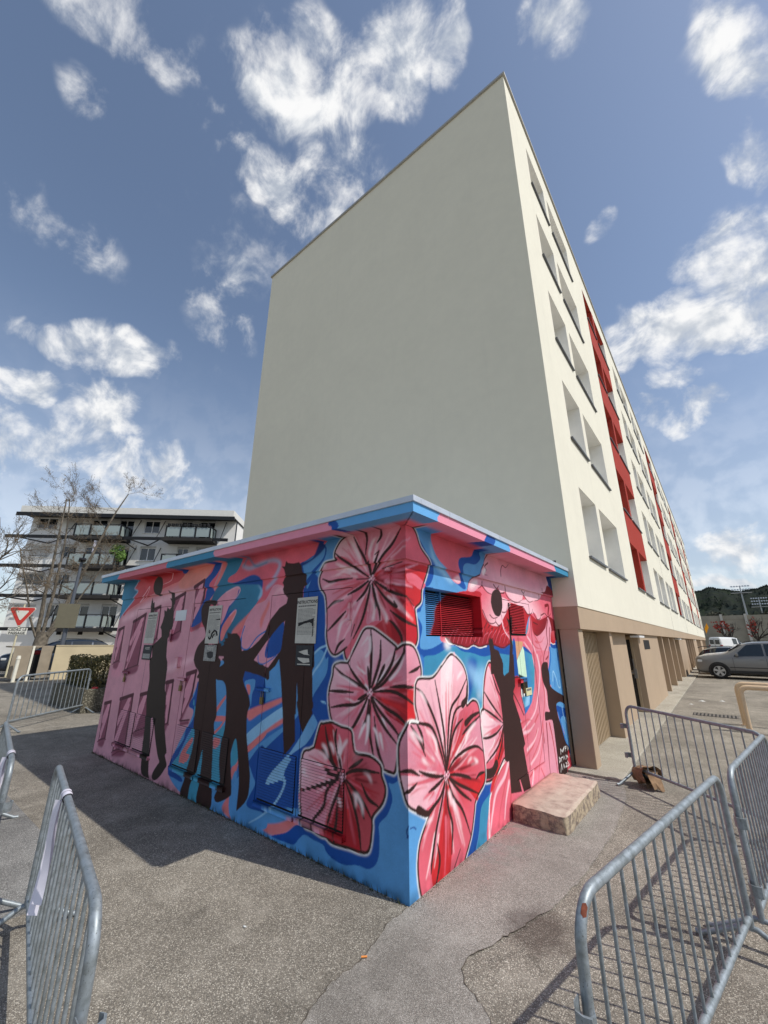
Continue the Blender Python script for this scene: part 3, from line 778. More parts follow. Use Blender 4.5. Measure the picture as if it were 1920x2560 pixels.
S11 6 32 6|53 458 42 452 32 448
S11 12 24 6|59 461 43 454 27 444
S17 18 32 6|58 459 27 438 -4 419
S11 12 25 6|44 455 32 451 24 446
S13 12 21 6|50 449 20 425 -8 402
S17 12 20 6|45 444 14 419 -13 396
S16 18 18 6|54 447 18 415 -12 384
S11 6 15 6|51 446 30 426 8 407
S15 18 21 6|58 447 29 412 1 380
S11 18 26 6|57 446 36 419 15 395
S11 12 35 6|60 444 39 414 20 385
S11 18 27 6|47 425 26 393 3 360
S15 18 28 6|69 448 49 406 32 367
S11 6 34 6|51 411 46 400 41 388
S13 6 29 6|66 437 56 406 44 379
S13 6 32 6|66 433 54 400 43 369
S15 12 15 6|64 432 55 412 50 393
S13 6 22 6|63 428 55 410 50 394
S13 6 28 6|72 459 56 436 45 416
S17 12 18 6|60 440 51 426 45 416
S11 6 16 6|41 448 27 438 14 431
S9 18 17 6|63 462 40 450 21 437
S9 18 32 6|46 446 24 431 5 414
S10 18 22 6|46 444 13 417 -14 394
S9 6 31 6|50 447 22 421 -6 399
S13 18 25 6|63 458 25 423 -10 394
S13 18 24 6|65 459 45 441 25 424
S10 12 14 6|40 437 26 426 13 413
S11 12 17 6|64 463 46 452 26 440
S13 12 29 6|43 444 34 439 29 433
S13 6 25 6|81 442 82 423 83 404
S11 12 13 6|78 428 80 416 78 406
S9 18 12 6|74 457 64 437 59 421
S11 6 23 6|78 451 74 425 73 400
S11 18 18 6|69 452 55 424 41 399
S11 12 33 6|74 459 64 438 55 415
S13 18 12 6|70 453 55 424 43 399
S9 18 34 6|71 453 61 425 48 399
S9 12 28 6|67 435 61 415 54 396
S11 12 34 6|71 427 70 411 66 397
S7 6 32 6|80 453 81 424 82 395
S11 18 12 6|83 427 83 412 86 395
S19 0 14 14|159 576 104 578 89 583 62 586 33 581 8 567 -9 558 -19 544 -29 517 -47 489 -45 472 -34 443 -31 424 -20 415 -19 405 -23 381 -22 362 -15 350 4 353 24 347 66 376 82 381 96 377 113 352 135 325 145 341 140 348 169 334 186 344 195 369 196 400 203 446 218 465 223 486 211 506 201 515 170 517 175 524 174 537 160 555 145 563 150 565 159 576
S19 0 30 -1000|80 472 108 489 133 505 160 521 174 532
S19 0 30 -1000|80 472 90 506 106 531 123 559
S19 0 30 -1000|78 475 84 496 83 505
S19 0 30 -1000|80 472 70 494 57 522
S19 0 30 -1000|80 472 50 510 25 531 6 557
S19 0 30 -1000|62 538 52 550 53 564
S19 0 30 -1000|91 519 88 554 104 573 146 573
S19 0 26 -1000|80 472 117 474
S19 0 30 -1000|129 477 168 477 191 475 214 483
S19 0 30 -1000|80 472 110 456 140 446
S19 0 30 -1000|80 472 95 448 115 432
S19 0 30 -1000|80 472 86 441 100 399 122 364
S19 0 30 -1000|80 472 72 440 60 413 58 396
S19 0 30 -1000|80 472 69 434 69 417
S19 0 30 -1000|80 472 36 446 -2 433
S19 0 30 -1000|80 472 47 435 21 417 26 427
S19 0 26 -1000|-2 434 -16 417
S19 0 30 -1000|34 411 8 395 -23 383
S19 0 30 -1000|36 394 26 387 11 368 9 351
S19 0 30 -1000|198 421 178 433 153 436
S19 0 30 -1000|193 378 170 395 145 414
S19 0 30 -1000|146 362 161 352 170 337
S19 0 26 -1000|67 516 57 522
S19 0 26 -1000|128 368 120 389
S19 0 26 -1000|53 488 7 496
F10 13|76 504 79 520 68 544 59 547 64 548 73 545 84 521
F10 13|155 549 132 553 119 539 103 514 108 515 125 540 138 554
F10 13|45 492 23 500 5 499 9 499 28 501
F10 13|80 439 69 417 72 397 77 397 74 417
F10 13|63 429 42 404 41 392 45 392 47 404
F10 13|167 352 154 390 136 400 141 401 160 390
F10 13|206 485 172 486 149 494 155 494 178 487
F10 13|154 466 174 471 205 465 211 466 180 472
F10 13|191 423 163 435 131 442 137 442 168 435
S21 8 48 48|135 319 113 352 96 377 82 381 66 376 24 351 21 345 4 353 -15 349 -26 328 -28 305 -18 291 -16 269 -17 245 -12 235 -2 227 18 215 18 203 25 165 34 161 53 164 78 173 110 173 118 190 122 207 150 211 169 218 178 237 182 266 173 297 171 313 156 319 135 319
S19 0 28 28|135 319 113 352 96 377 82 381 66 376 24 351 21 345 4 353 -15 349 -26 328 -28 305 -18 291 -16 269 -17 245 -12 235 -2 227 18 215 18 203 25 165 34 161 53 164 78 173 110 173 118 190 122 207 150 211 169 218 178 237 182 266 173 297 171 313 156 319 135 319
F11 0|135 319 113 352 96 377 82 381 66 376 24 351 21 345 4 353 -15 349 -26 328 -28 305 -18 291 -16 269 -17 245 -12 235 -2 227 18 215 18 203 25 165 34 161 53 164 78 173 110 173 118 190 122 207 150 211 169 218 178 237 182 266 173 297 171 313 156 319
F7 0 9 80 274 82 380|134 321 112 352 96 376 82 380 66 375 24 351 24 340 44 307 65 288 80 275 102 289
F7 0 9 80 274 170 313|181 270 173 297 170 313 156 318 133 318 103 299 83 277 87 271 178 265
F11 0 7 80 274 169 219|179 264 87 271 88 264 101 233 122 214 150 211 169 219 177 237
F11 0 7 80 274 -15 349|72 278 44 305 24 338 4 351 -15 349 -25 328 -27 305 -14 293 22 289
F17 0 16 80 274 -2 228|72 273 34 286 -16 282 -16 269 -16 245 -2 228 17 233 64 253
F15 0 15 80 274 -2 229|-2 281 -16 279 -16 245 -2 229 -1 261
F11 0 7 80 274 34 162|85 268 69 267 34 235 18 215 18 203 25 167 34 162 53 164 78 173 110 173 117 190 115 208
S11 12 21 6|98 303 103 312 110 323
S13 18 15 6|97 304 101 309 103 317
S11 18 24 6|85 286 94 308 101 328
S10 18 14 6|86 305 88 326 93 346
S9 12 23 6|82 302 84 337 88 370
S9 6 30 6|83 301 89 335 91 368
S10 12 13 6|78 290 75 321 71 352
S13 6 17 6|80 323 80 333 80 345
S13 6 28 6|63 316 60 325 55 333
S7 12 26 6|75 290 67 313 60 334
S10 18 32 6|56 305 43 323 30 340
S9 6 35 6|57 304 49 314 40 326
S11 12 17 6|62 294 49 309 37 323
S10 18 16 6|66 289 52 303 41 315
S13 18 22 6|75 278 66 286 57 295
S9 12 24 6|97 288 107 296 115 304
S13 6 32 6|86 277 92 282 100 288
S7 6 30 6|111 277 136 279 163 283
S11 12 36 6|97 275 129 278 163 279
S11 6 19 6|105 282 127 291 150 298
S13 6 22 6|104 283 124 290 140 297
S11 18 23 6|117 292 130 298 140 304
S7 6 16 6|103 286 120 295 139 306
S11 6 14 6|105 290 120 298 131 307
S13 18 13 6|107 293 117 299 126 306
S10 6 28 6|84 278 92 287 100 294
S11 6 34 6|94 288 100 295 108 300
S9 12 15 6|103 272 127 269 154 267
S11 12 28 6|96 272 108 271 124 269
S11 6 35 6|116 271 130 272 143 270
S9 18 20 6|110 271 135 268 161 268
S9 12 14 6|84 267 87 261 90 257
S10 6 35 6|86 262 92 253 95 245
S11 18 31 6|84 266 93 251 101 235
S7 12 27 6|100 246 104 241 106 237
S11 6 13 6|105 248 111 239 122 229
S11 6 16 6|103 255 123 238 145 221
S10 18 33 6|98 262 121 245 149 230
S9 6 18 6|95 265 128 245 163 225
S11 6 34 6|98 267 118 259 142 250
S11 18 27 6|105 269 129 264 152 262
S7 12 28 6|113 269 130 266 145 264
S11 18 33 6|73 280 65 287 58 293
S11 18 30 6|73 280 68 286 62 289
S13 18 23 6|67 286 59 295 50 302
S10 18 34 6|65 290 51 304 37 320
S10 6 36 6|47 308 33 322 21 336
S9 18 27 6|47 307 34 323 17 338
S13 12 15 6|38 310 30 316 22 324
S10 12 34 6|59 292 33 317 5 339
S11 6 22 6|39 305 28 313 19 321
S7 6 16 6|43 301 22 316 3 330
S11 6 14 6|62 281 34 294 10 303
S13 18 20 6|50 284 30 291 11 297
S9 12 24 6|27 289 9 293 -5 299
S11 6 27 6|57 280 23 289 -8 298
S13 6 32 6|48 280 26 285 1 290
S11 18 20 6|40 282 29 283 15 287
S9 12 16 6|71 276 55 281 38 285
S9 12 17 6|62 279 54 281 48 282
S16 18 13 6|39 277 25 279 14 280
S17 12 21 6|43 278 34 278 29 280
S11 12 35 6|61 274 29 274 1 277
S13 18 30 6|42 275 19 275 -3 277
S17 12 36 6|36 270 24 268 11 268
S15 12 21 6|39 262 24 258 13 255
S17 18 21 6|65 265 35 250 7 233
S13 18 27 6|38 251 23 244 7 235
S11 12 16 6|68 266 47 253 24 239
S11 18 28 6|53 258 38 251 24 242
S13 6 34 6|64 262 52 256 44 247
S11 12 31 6|60 259 53 255 46 248
S11 18 26 6|36 276 27 276 16 278
S16 6 16 6|56 275 29 276 7 278
S16 6 16 6|47 274 23 274 -3 274
S15 6 30 6|52 266 22 259 -4 251
S13 6 22 6|35 255 25 252 15 247
S15 6 35 6|48 263 22 256 1 247
S15 18 32 6|41 266 26 262 12 260
S16 6 24 6|46 268 30 263 16 262
S11 18 25 6|66 272 37 269 6 265
S11 6 13 6|45 273 22 273 4 271
S10 6 22 6|70 265 61 257 49 247
S7 6 15 6|63 258 51 246 37 235
S11 6 17 6|56 251 48 245 43 240
S7 12 34 6|56 247 43 233 31 218
S7 18 16 6|68 260 55 244 39 229
S7 12 24 6|68 253 51 219 33 190
S10 12 25 6|51 236 41 219 27 206
S11 18 23 6|67 242 56 214 44 188
S11 18 16 6|57 227 51 211 41 197
S7 12 15 6|72 242 63 212 58 184
S11 12 14 6|72 251 61 226 53 200
S7 18 13 6|79 254 76 231 75 207
S11 6 35 6|79 257 76 221 74 187
S9 12 22 6|94 227 97 213 101 200
S13 6 32 6|80 252 79 218 80 183
S7 18 33 6|86 259 97 230 109 203
S11 6 18 6|96 237 102 227 105 215
S9 18 14 6|91 252 98 236 107 221
S11 12 30 6|96 243 104 228 111 214
S9 12 35 6|88 258 97 239 109 220
S19 0 14 14|135 319 113 352 96 377 82 381 66 376 24 351 21 345 4 353 -15 349 -26 328 -28 305 -18 291 -16 269 -17 245 -12 235 -2 227 18 215 18 203 25 165 34 161 53 164 78 173 110 173 118 190 122 207 150 211 169 218 178 237 182 266 173 297 171 313 156 319 135 319
S19 0 30 -1000|80 274 97 284 117 300 135 319
S19 0 30 -1000|80 274 83 300 85 315
S19 0 30 -1000|80 274 70 295 57 329 56 360
S19 0 30 -1000|80 274 78 304 77 348 79 378
S19 0 30 -1000|80 274 52 296 31 323 23 347
S19 0 30 -1000|65 288 52 311 47 320
S19 0 30 -1000|80 274 47 292 9 334 4 351
S19 0 30 -1000|80 274 113 287 143 297 170 312
S19 0 30 -1000|119 271 154 270 180 269
S19 0 30 -1000|80 274 96 265 107 260
S19 0 30 -1000|85 266 112 252 146 247 175 241
S19 0 30 -1000|80 274 96 245 114 219 122 212
S19 0 30 -1000|80 274 85 235 95 219
S19 0 30 -1000|80 274 59 248 29 225 18 215
S19 0 30 -1000|80 274 67 247 46 222 20 201
S19 0 30 -1000|77 261 80 217 69 174
S19 0 30 -1000|69 236 61 189 48 166
S19 0 30 -1000|80 274 34 279 5 272 -15 262
S19 0 30 -1000|34 285 10 288 -16 288
S19 0 30 -1000|-5 310 -19 316 -26 319
S19 0 30 -1000|72 267 46 253 17 242 -1 229
F10 12|104 348 84 364 79 368 78 344 86 332 93 332 84 344 85 368 90 364
F10 12|164 300 140 295 110 283 116 282 146 294
F10 12|171 253 138 260 115 256 121 255 144 259
F10 12|114 316 97 309 89 303 95 303 103 308
F10 12|105 197 94 212 87 224 93 223 100 212
F10 12|89 190 81 209 79 235 85 235 87 208
F10 12|58 191 61 211 66 219 72 219 66 210
F10 12|49 187 53 212 59 211
F10 12|4 338 12 316 31 297 37 297 17 316
S21 8 48 48|215 169 202 207 193 211 172 215 148 211 123 208 118 191 110 175 78 175 56 166 53 152 45 135 51 115 71 93 72 76 78 47 95 40 120 39 158 36 175 41 186 40 210 43 231 45 241 71 244 96 246 152 227 163 215 169
S19 0 28 28|215 169 202 207 193 211 172 215 148 211 123 208 118 191 110 175 78 175 56 166 53 152 45 135 51 115 71 93 72 76 78 47 95 40 120 39 158 36 175 41 186 40 210 43 231 45 241 71 244 96 246 152 227 163 215 169
F13 0|215 169 202 207 193 211 172 215 148 211 123 208 118 191 110 175 78 175 56 166 53 152 45 135 51 115 71 93 72 76 78 47 95 40 120 39 158 36 175 41 186 40 210 43 231 45 241 71 244 96 246 152 227 163
F17 0 16 140 136 200 206|213 169 200 206 172 214 150 202 146 146 165 154 183 162
F13 0 11 140 136 172 214|172 214 148 210 123 207 118 191 112 176 128 149 146 143 157 173 162 204
F11 0 9 140 136 244 151|244 151 226 163 208 167 189 161 165 150 144 138 149 132 242 98
F11 0 7 140 136 186 41|243 96 149 131 143 129 172 82 176 58 186 41 210 43 230 46 241 71
F17 0 16 140 136 95 41|170 49 161 85 143 126 135 131 112 95 95 41 120 40 158 37 173 42
F17 0 13 140 136 79 47|132 133 108 117 92 111 72 88 72 76 79 47 94 41 101 74 118 102
F17 0 13 140 136 71 94|130 139 109 149 58 155 52 149 46 134 51 115 71 94 87 109 119 127
F17 0 11 140 136 57 165|133 142 125 153 110 173 78 174 57 165 56 155 96 153
S13 12 23 6|167 149 177 153 187 158
S16 6 21 6|160 153 175 165 191 179
S16 12 15 6|155 168 162 179 166 192
S13 6 16 6|153 159 164 178 174 195
S11 18 28 6|143 152 147 175 152 196
S17 18 20 6|143 148 147 169 153 192
S11 18 18 6|141 141 142 152 146 159
S16 18 34 6|143 155 145 172 148 187
S13 18 21 6|149 143 150 145 155 147
S16 6 26 6|147 140 161 148 172 156
S17 18 15 6|151 144 159 147 163 152
S16 6 14 6|167 149 175 154 188 160
S11 18 22 6|149 141 166 150 182 160
S10 6 31 6|148 170 151 181 152 190
S10 12 31 6|147 172 147 186 152 198
S9 18 25 6|136 156 134 170 132 181
S11 6 18 6|134 168 132 181 130 191
S11 6 27 6|134 154 132 168 126 180
S11 18 15 6|136 148 133 164 127 180
S11 6 32 6|134 148 131 160 124 173
S13 18 16 6|133 149 130 160 122 170
S13 18 25 6|135 141 131 146 127 153
S13 6 27 6|132 145 129 151 126 155
S10 18 27 6|146 149 148 158 154 166
S9 12 20 6|143 146 146 162 154 177
S9 18 31 6|146 154 150 164 153 174
S10 12 21 6|148 155 159 178 167 204
S10 6 31 6|148 160 155 176 159 190
S10 12 18 6|177 142 199 145 222 149
S13 6 24 6|170 142 198 149 229 154
S11 12 29 6|164 143 181 151 204 157
S9 18 12 6|168 145 187 151 208 158
S13 18 14 6|165 147 172 152 181 155
S11 6 34 6|157 144 175 153 193 161
S9 6 22 6|152 142 154 145 158 146
S10 12 18 6|158 145 168 149 173 153
S13 18 32 6|144 138 152 140 157 146
S7 12 28 6|171 135 193 135 221 135
S9 6 25 6|180 128 197 124 216 122
S9 6 23 6|167 125 172 124 180 120
S7 6 18 6|182 119 206 109 232 100
S7 6 13 6|142 131 147 122 153 113
S11 18 29 6|152 112 160 91 171 73
S9 6 13 6|148 120 158 104 165 90
S11 6 23 6|151 112 156 97 165 80
S11 18 13 6|154 105 161 92 167 78
S9 18 24 6|150 117 163 93 177 67
S13 12 26 6|172 93 182 80 192 66
S11 18 24 6|167 102 179 90 188 76
S7 6 31 6|166 105 184 84 200 66
S11 6 28 6|177 99 189 88 200 76
S13 12 18 6|170 111 197 90 226 67
S9 6 19 6|179 113 188 107 201 101
S10 6 13 6|158 128 196 114 234 97
S15 12 14 6|145 119 153 99 161 77
S13 12 21 6|150 109 152 101 156 91
S13 12 16 6|144 125 146 122 147 116
S11 18 29 6|143 126 147 118 148 114
S15 6 32 6|131 123 127 120 127 117
S13 12 21 6|133 125 124 115 118 104
S17 6 17 6|131 118 121 101 112 83
S16 6 29 6|129 116 124 107 118 97
S11 18 32 6|134 119 121 83 107 47
S15 6 28 6|125 89 122 80 120 73
S11 12 18 6|146 95 148 77 152 56
S16 18 27 6|143 104 147 76 149 50
S16 6 35 6|153 92 157 77 161 66
S11 6 33 6|148 109 155 88 163 64
S11 6 24 6|148 112 155 88 165 65
S11 12 20 6|154 94 157 85 160 77
S13 18 33 6|133 132 120 127 109 119
S17 12 17 6|124 127 117 122 109 118
S11 12 21 6|110 116 98 109 89 102
S16 18 35 6|122 123 99 108 78 92
S13 12 13 6|128 126 105 108 85 91
S16 6 24 6|112 111 99 101 86 89
S17 6 35 6|114 111 102 98 87 84
S13 6 23 6|107 104 97 97 92 89
S11 18 17 6|114 94 110 87 104 78
S13 6 15 6|111 93 97 75 87 60
S17 6 13 6|123 104 112 81 99 58
S16 18 32 6|132 122 115 95 103 67
S13 6 28 6|131 123 122 111 116 98
S13 18 26 6|128 117 119 106 114 94
S16 6 30 6|128 139 120 141 108 145
S15 6 30 6|120 141 101 145 87 150
S15 12 35 6|115 141 100 144 85 147
S13 18 20 6|119 139 98 143 73 148
S13 18 24 6|118 136 92 138 69 138
S17 6 32 6|108 138 86 138 62 141
S16 6 12 6|113 130 88 126 62 120
S16 12 27 6|116 133 86 128 57 126
S16 18 26 6|110 128 87 123 66 118
S11 6 17 6|125 132 98 127 76 120
S13 6 29 6|113 121 106 115 95 110
S17 6 32 6|121 125 103 116 86 105
S17 18 26 6|129 130 114 122 101 116
S13 18 33 6|123 128 117 127 115 123
S13 6 26 6|133 143 129 150 123 156
S11 6 18 6|135 141 133 145 126 153
S11 6 25 6|129 148 125 155 119 161
S11 18 27 6|125 152 118 159 111 169
S17 18 23 6|112 147 98 152 81 159
S17 6 14 6|123 145 103 154 85 165
S13 18 23 6|116 142 100 146 84 150
S17 12 17 6|109 143 94 147 75 152
S17 12 20 6|119 141 93 147 73 152
S16 18 20 6|132 138 122 143 109 148
S13 18 30 6|132 139 119 143 110 148
S19 0 14 14|215 169 202 207 193 211 172 215 148 211 123 208 118 191 110 175 78 175 56 166 53 152 45 135 51 115 71 93 72 76 78 47 95 40 120 39 158 36 175 41 186 40 210 43 231 45 241 71 244 96 246 152 227 163 215 169
S19 0 30 -1000|140 136 165 150 182 164 196 169
S19 0 30 -1000|140 136 165 154 182 188 188 207
S19 0 30 -1000|154 166 161 191 159 206
S19 0 30 -1000|140 136 149 160 151 167
S19 0 30 -1000|140 136 164 136 180 140
S19 0 30 -1000|140 136 167 134 182 141
S19 0 30 -1000|140 136 157 127 192 113 240 96
S19 0 30 -1000|140 136 174 110 181 84 206 58 210 45
S19 0 30 -1000|140 136 148 111 163 81 175 45
S19 0 30 -1000|148 104 149 71 155 38
S19 0 30 -1000|140 136 119 147 93 153 58 155
S19 0 30 -1000|140 136 113 123 87 104 73 89
S19 0 30 -1000|140 136 118 110 101 74 94 42
S19 0 30 -1000|95 133 80 115 60 109
S19 0 30 -1000|125 150 109 159 94 169
S19 0 30 -1000|114 114 97 103 89 86
F10 14|230 157 204 165 186 162 179 155 186 154 193 160 212 164
F10 14|177 156 180 170 188 178 196 177 187 169
F10 14|151 160 142 175 129 192 136 191 149 174
F10 14|107 96 104 113 110 117 116 116 111 112
F10 14|91 88 91 104 102 117 108 116 97 103
F10 14|73 137 77 148 86 150 92 149 83 147
F10 14|214 116 233 124 233 132 241 130 240 123
F10 14|163 165 163 176 169 183 176 182 170 175
F10 14|139 89 141 102 148 101
S21 8 48 48|-18 292 -25 300 -50 304 -66 320 -80 336 -87 340 -95 334 -104 324 -109 309 -110 290 -107 270 -117 277 -124 275 -127 262 -128 242 -129 215 -130 191 -128 176 -120 163 -113 151 -110 137 -104 111 -95 87 -86 69 -65 45 -45 24 -27 12 -19 24 -16 50 -18 73 -25 92 -38 119 -31 117 -18 118 0 123 9 141 15 159 17 182 15 205 0 229 -5 235 -21 238 -16 263 -18 292
S19 0 28 28|-18 292 -25 300 -50 304 -66 320 -80 336 -87 340 -95 334 -104 324 -109 309 -110 290 -107 270 -117 277 -124 275 -127 262 -128 242 -129 215 -130 191 -128 176 -120 163 -113 151 -110 137 -104 111 -95 87 -86 69 -65 45 -45 24 -27 12 -19 24 -16 50 -18 73 -25 92 -38 119 -31 117 -18 118 0 123 9 141 15 159 17 182 15 205 0 229 -5 235 -21 238 -16 263 -18 292
F11 0|-18 292 -25 300 -50 304 -66 320 -80 336 -87 340 -95 334 -104 324 -109 309 -110 290 -107 270 -117 277 -124 275 -127 262 -128 242 -129 215 -130 191 -128 176 -120 163 -113 151 -110 137 -104 111 -95 87 -86 69 -65 45 -45 24 -27 12 -19 24 -16 50 -18 73 -25 92 -38 119 -31 117 -18 118 0 123 9 141 15 159 17 182 15 205 0 229 -5 235 -21 238 -16 263
F7 0 9 -69 175 -66 319|-19 292 -25 300 -50 303 -66 319 -66 280 -68 191 -59 215 -43 239 -21 239 -17 264
F11 0 7 -69 175 -6 235|15 183 14 205 0 228 -6 235 -21 237 -43 232 -53 214 -68 183 -64 178 -30 169 15 164
F7 0 9 -69 175 -1 123|15 158 -21 164 -65 172 -61 162 -50 142 -28 121 -18 119 -1 123 8 141
F17 0 15 -69 175 -45 25|-66 163 -71 158 -75 123 -73 87 -65 45 -45 25 -38 50 -48 102 -60 141
F13 0 11 -69 175 -27 13|-65 163 -58 141 -46 94 -38 50 -43 23 -27 13 -19 24 -17 50 -19 73 -26 92 -39 119 -50 139
S7 12 24 6|-49 221 -36 250 -24 282
S7 18 16 6|-60 200 -50 226 -42 250
S13 18 25 6|-59 205 -50 236 -39 265
S7 6 30 6|-57 235 -51 262 -45 291
S11 18 13 6|-64 188 -59 205 -51 224
S11 6 20 6|-64 188 -55 205 -50 223
S11 18 21 6|-54 199 -45 216 -34 230
S10 6 24 6|-58 192 -44 211 -32 233
S9 6 35 6|-52 203 -41 221 -30 241
S11 18 25 6|-50 203 -39 220 -26 240
S11 18 16 6|-61 189 -44 222 -26 255
S11 12 18 6|-56 197 -41 226 -23 255
S7 6 14 6|-43 177 -20 180 3 182
S11 12 23 6|-44 184 -26 190 -9 196
S11 18 31 6|-50 188 -36 197 -20 208
S11 12 29 6|-48 187 -25 198 -2 213
S10 18 24 6|-49 191 -35 202 -23 212
S11 18 25 6|-44 197 -28 209 -12 225
S11 6 33 6|-59 185 -42 203 -24 224
S7 18 15 6|-56 187 -36 207 -13 228
S11 12 30 6|-61 189 -55 202 -46 217
S10 18 32 6|-62 190 -56 199 -52 210
S13 12 35 6|-65 184 -60 197 -54 209
S7 18 30 6|-64 184 -59 194 -55 206
S11 6 23 6|-63 188 -62 194 -59 199
S7 18 20 6|-55 173 -50 172 -48 172
S10 12 25 6|-51 173 -32 170 -12 168
S10 12 24 6|-47 172 -39 170 -29 169
S9 18 33 6|-35 171 -21 170 -5 168
S11 18 34 6|-33 178 -25 179 -16 180
S13 6 36 6|-56 172 -41 169 -25 165
S7 6 27 6|-38 169 -32 168 -29 166
S9 18 26 6|-60 173 -48 170 -34 167
S9 6 29 6|-64 168 -58 156 -52 145
S7 18 31 6|-60 164 -50 151 -43 139
S9 6 29 6|-55 155 -54 151 -50 147
S10 18 19 6|-52 155 -40 144 -32 131
S11 12 27 6|-46 148 -43 144 -36 136
S11 18 26 6|-55 163 -42 150 -28 137
S11 12 35 6|-42 150 -36 144 -28 136
S13 12 19 6|-34 155 -19 146 -4 137
S9 18 24 6|-36 157 -29 152 -18 146
S13 6 35 6|-55 170 -27 159 1 148
S11 12 22 6|-48 167 -29 158 -8 151
S15 12 27 6|-64 143 -58 100 -51 58
S11 6 32 6|-65 122 -63 87 -60 54
S16 12 17 6|-62 137 -57 102 -49 66
S15 6 21 6|-61 127 -54 94 -51 64
S11 6 18 6|-59 135 -49 98 -41 63
S16 18 21 6|-58 133 -55 117 -50 100
S15 6 33 6|-64 159 -61 144 -56 130
S11 18 24 6|-64 158 -56 136 -52 114
S11 18 36 6|-64 159 -57 133 -50 110
S13 12 15 6|-63 157 -58 143 -55 129
S13 18 15 6|-55 121 -49 96 -43 71
S9 12 33 6|-63 154 -55 126 -48 99
S10 18 26 6|-59 131 -53 107 -49 86
S7 6 35 6|-64 154 -53 112 -44 70
S11 6 25 6|-61 141 -53 104 -46 70
S10 6 16 6|-52 99 -48 78 -43 58
S7 12 13 6|-53 118 -42 81 -34 46
S10 6 29 6|-46 98 -38 69 -30 41
S13 12 24 6|-60 150 -46 113 -35 76
S11 18 13 6|-57 142 -45 111 -35 82
S9 18 21 6|-45 122 -33 99 -24 74
S11 18 22 6|-59 155 -46 126 -32 96
S9 6 18 6|-58 152 -43 121 -27 89
S13 6 24 6|-48 133 -38 116 -30 97
S7 6 31 6|-55 149 -48 138 -44 129
S11 12 13 6|-63 164 -52 147 -44 128
S11 6 31 6|-59 157 -52 146 -48 137
S11 18 29 6|-60 159 -55 151 -51 142
S9 6 32 6|-64 167 -60 158 -56 150
S13 6 30 6|-64 166 -59 159 -57 152
S19 0 14 14|-18 292 -25 300 -50 304 -66 320 -80 336 -87 340 -95 334 -104 324 -109 309 -110 290 -107 270 -117 277 -124 275 -127 262 -128 242 -129 215 -130 191 -128 176 -120 163 -113 151 -110 137 -104 111 -95 87 -86 69 -65 45 -45 24 -27 12 -19 24 -16 50 -18 73 -25 92 -38 119 -31 117 -18 118 0 123 9 141 15 159 17 182 15 205 0 229 -5 235 -21 238 -16 263 -18 292
S19 0 30 -1000|-69 175 -61 202 -47 233 -28 237 -7 235
S19 0 30 -1000|-33 193 -22 213 -7 231
S19 0 30 -1000|-31 203 -27 222 -18 234
S19 0 30 -1000|-69 175 -66 198 -54 240 -33 277 -18 288
S19 0 30 -1000|-69 175 -68 219 -63 254 -54 301
S19 0 30 -1000|-69 175 -53 170 -34 169 -21 171
S19 0 30 -1000|-21 166 -6 169 15 164
S19 0 30 -1000|-69 175 -53 159 -38 147
S19 0 30 -1000|-16 154 -5 144 6 137
S19 0 30 -1000|-69 175 -58 147 -41 127 -32 117
S19 0 30 -1000|-69 175 -60 141 -48 102 -40 65 -38 50
S19 0 30 -1000|-49 87 -53 68 -45 39
S19 0 60 20|-18 120 -35 119 -47 133
S21 0 20 20|-5 236 -9 238 -21 239
S7 0 30 30|80 472 79 472
S10 0 14 14|80 473 80 472
S7 0 22 22|84 470 84 470
S10 0 10 10|85 471 84 471
S7 0 22 22|75 469 75 469
S10 0 10 10|76 469 76 469
S7 0 20 20|79 466 79 465
S10 0 9 9|79 466 79 466
S7 0 18 18|83 476 83 476
S10 0 8 8|84 477 83 477
S7 0 24 24|76 477 76 476
S10 0 11 11|77 477 76 477
S7 0 16 16|73 472 72 472
S10 0 7 7|73 473 73 472
S7 0 18 18|81 462 81 462
S10 0 8 8|82 463 81 463
S7 0 30 30|80 274 80 273
S10 0 14 14|81 274 80 274
S7 0 22 22|84 271 84 271
S10 0 10 10|85 272 85 272
S7 0 22 22|76 271 76 271
S10 0 10 10|77 272 77 271
S7 0 20 20|79 268 79 268
S10 0 9 9|80 268 80 268
S7 0 18 18|83 277 83 277
S10 0 8 8|84 277 84 277
S7 0 24 24|77 278 77 278
S10 0 11 11|78 278 77 278
S7 0 16 16|74 274 74 274
S10 0 7 7|74 275 74 275
S7 0 18 18|82 265 81 265
S10 0 8 8|82 265 82 265
S7 0 30 30|140 136 139 135
S10 0 14 14|140 136 140 136
S7 0 22 22|144 133 144 133
S10 0 10 10|144 133 144 133
S7 0 22 22|136 134 135 134
S10 0 10 10|136 134 136 134
S7 0 20 20|139 130 138 130
S10 0 9 9|139 131 139 131
S7 0 18 18|143 138 143 138
S10 0 8 8|144 138 143 138
S7 0 24 24|136 140 136 140
S10 0 11 11|137 140 137 140
S7 0 16 16|133 137 133 137
S10 0 7 7|133 137 133 137
S7 0 18 18|141 127 141 127
S10 0 8 8|141 128 141 127
S4 0 10 10|0 96 4 88 1 82
S4 0 10 10|-3 93 -9 96 -13 95
S4 0 10 10|1 84 3 81
F21 50|160 320 161 318 164 317 167 318 168 320 167 322 164 323 161 322
F21 30|201 510 202 508 205 507 209 508 211 511 209 513 206 514 202 512
F21 50|106 171 107 169 109 168 112 168 113 170 112 172 110 173 107 173''',
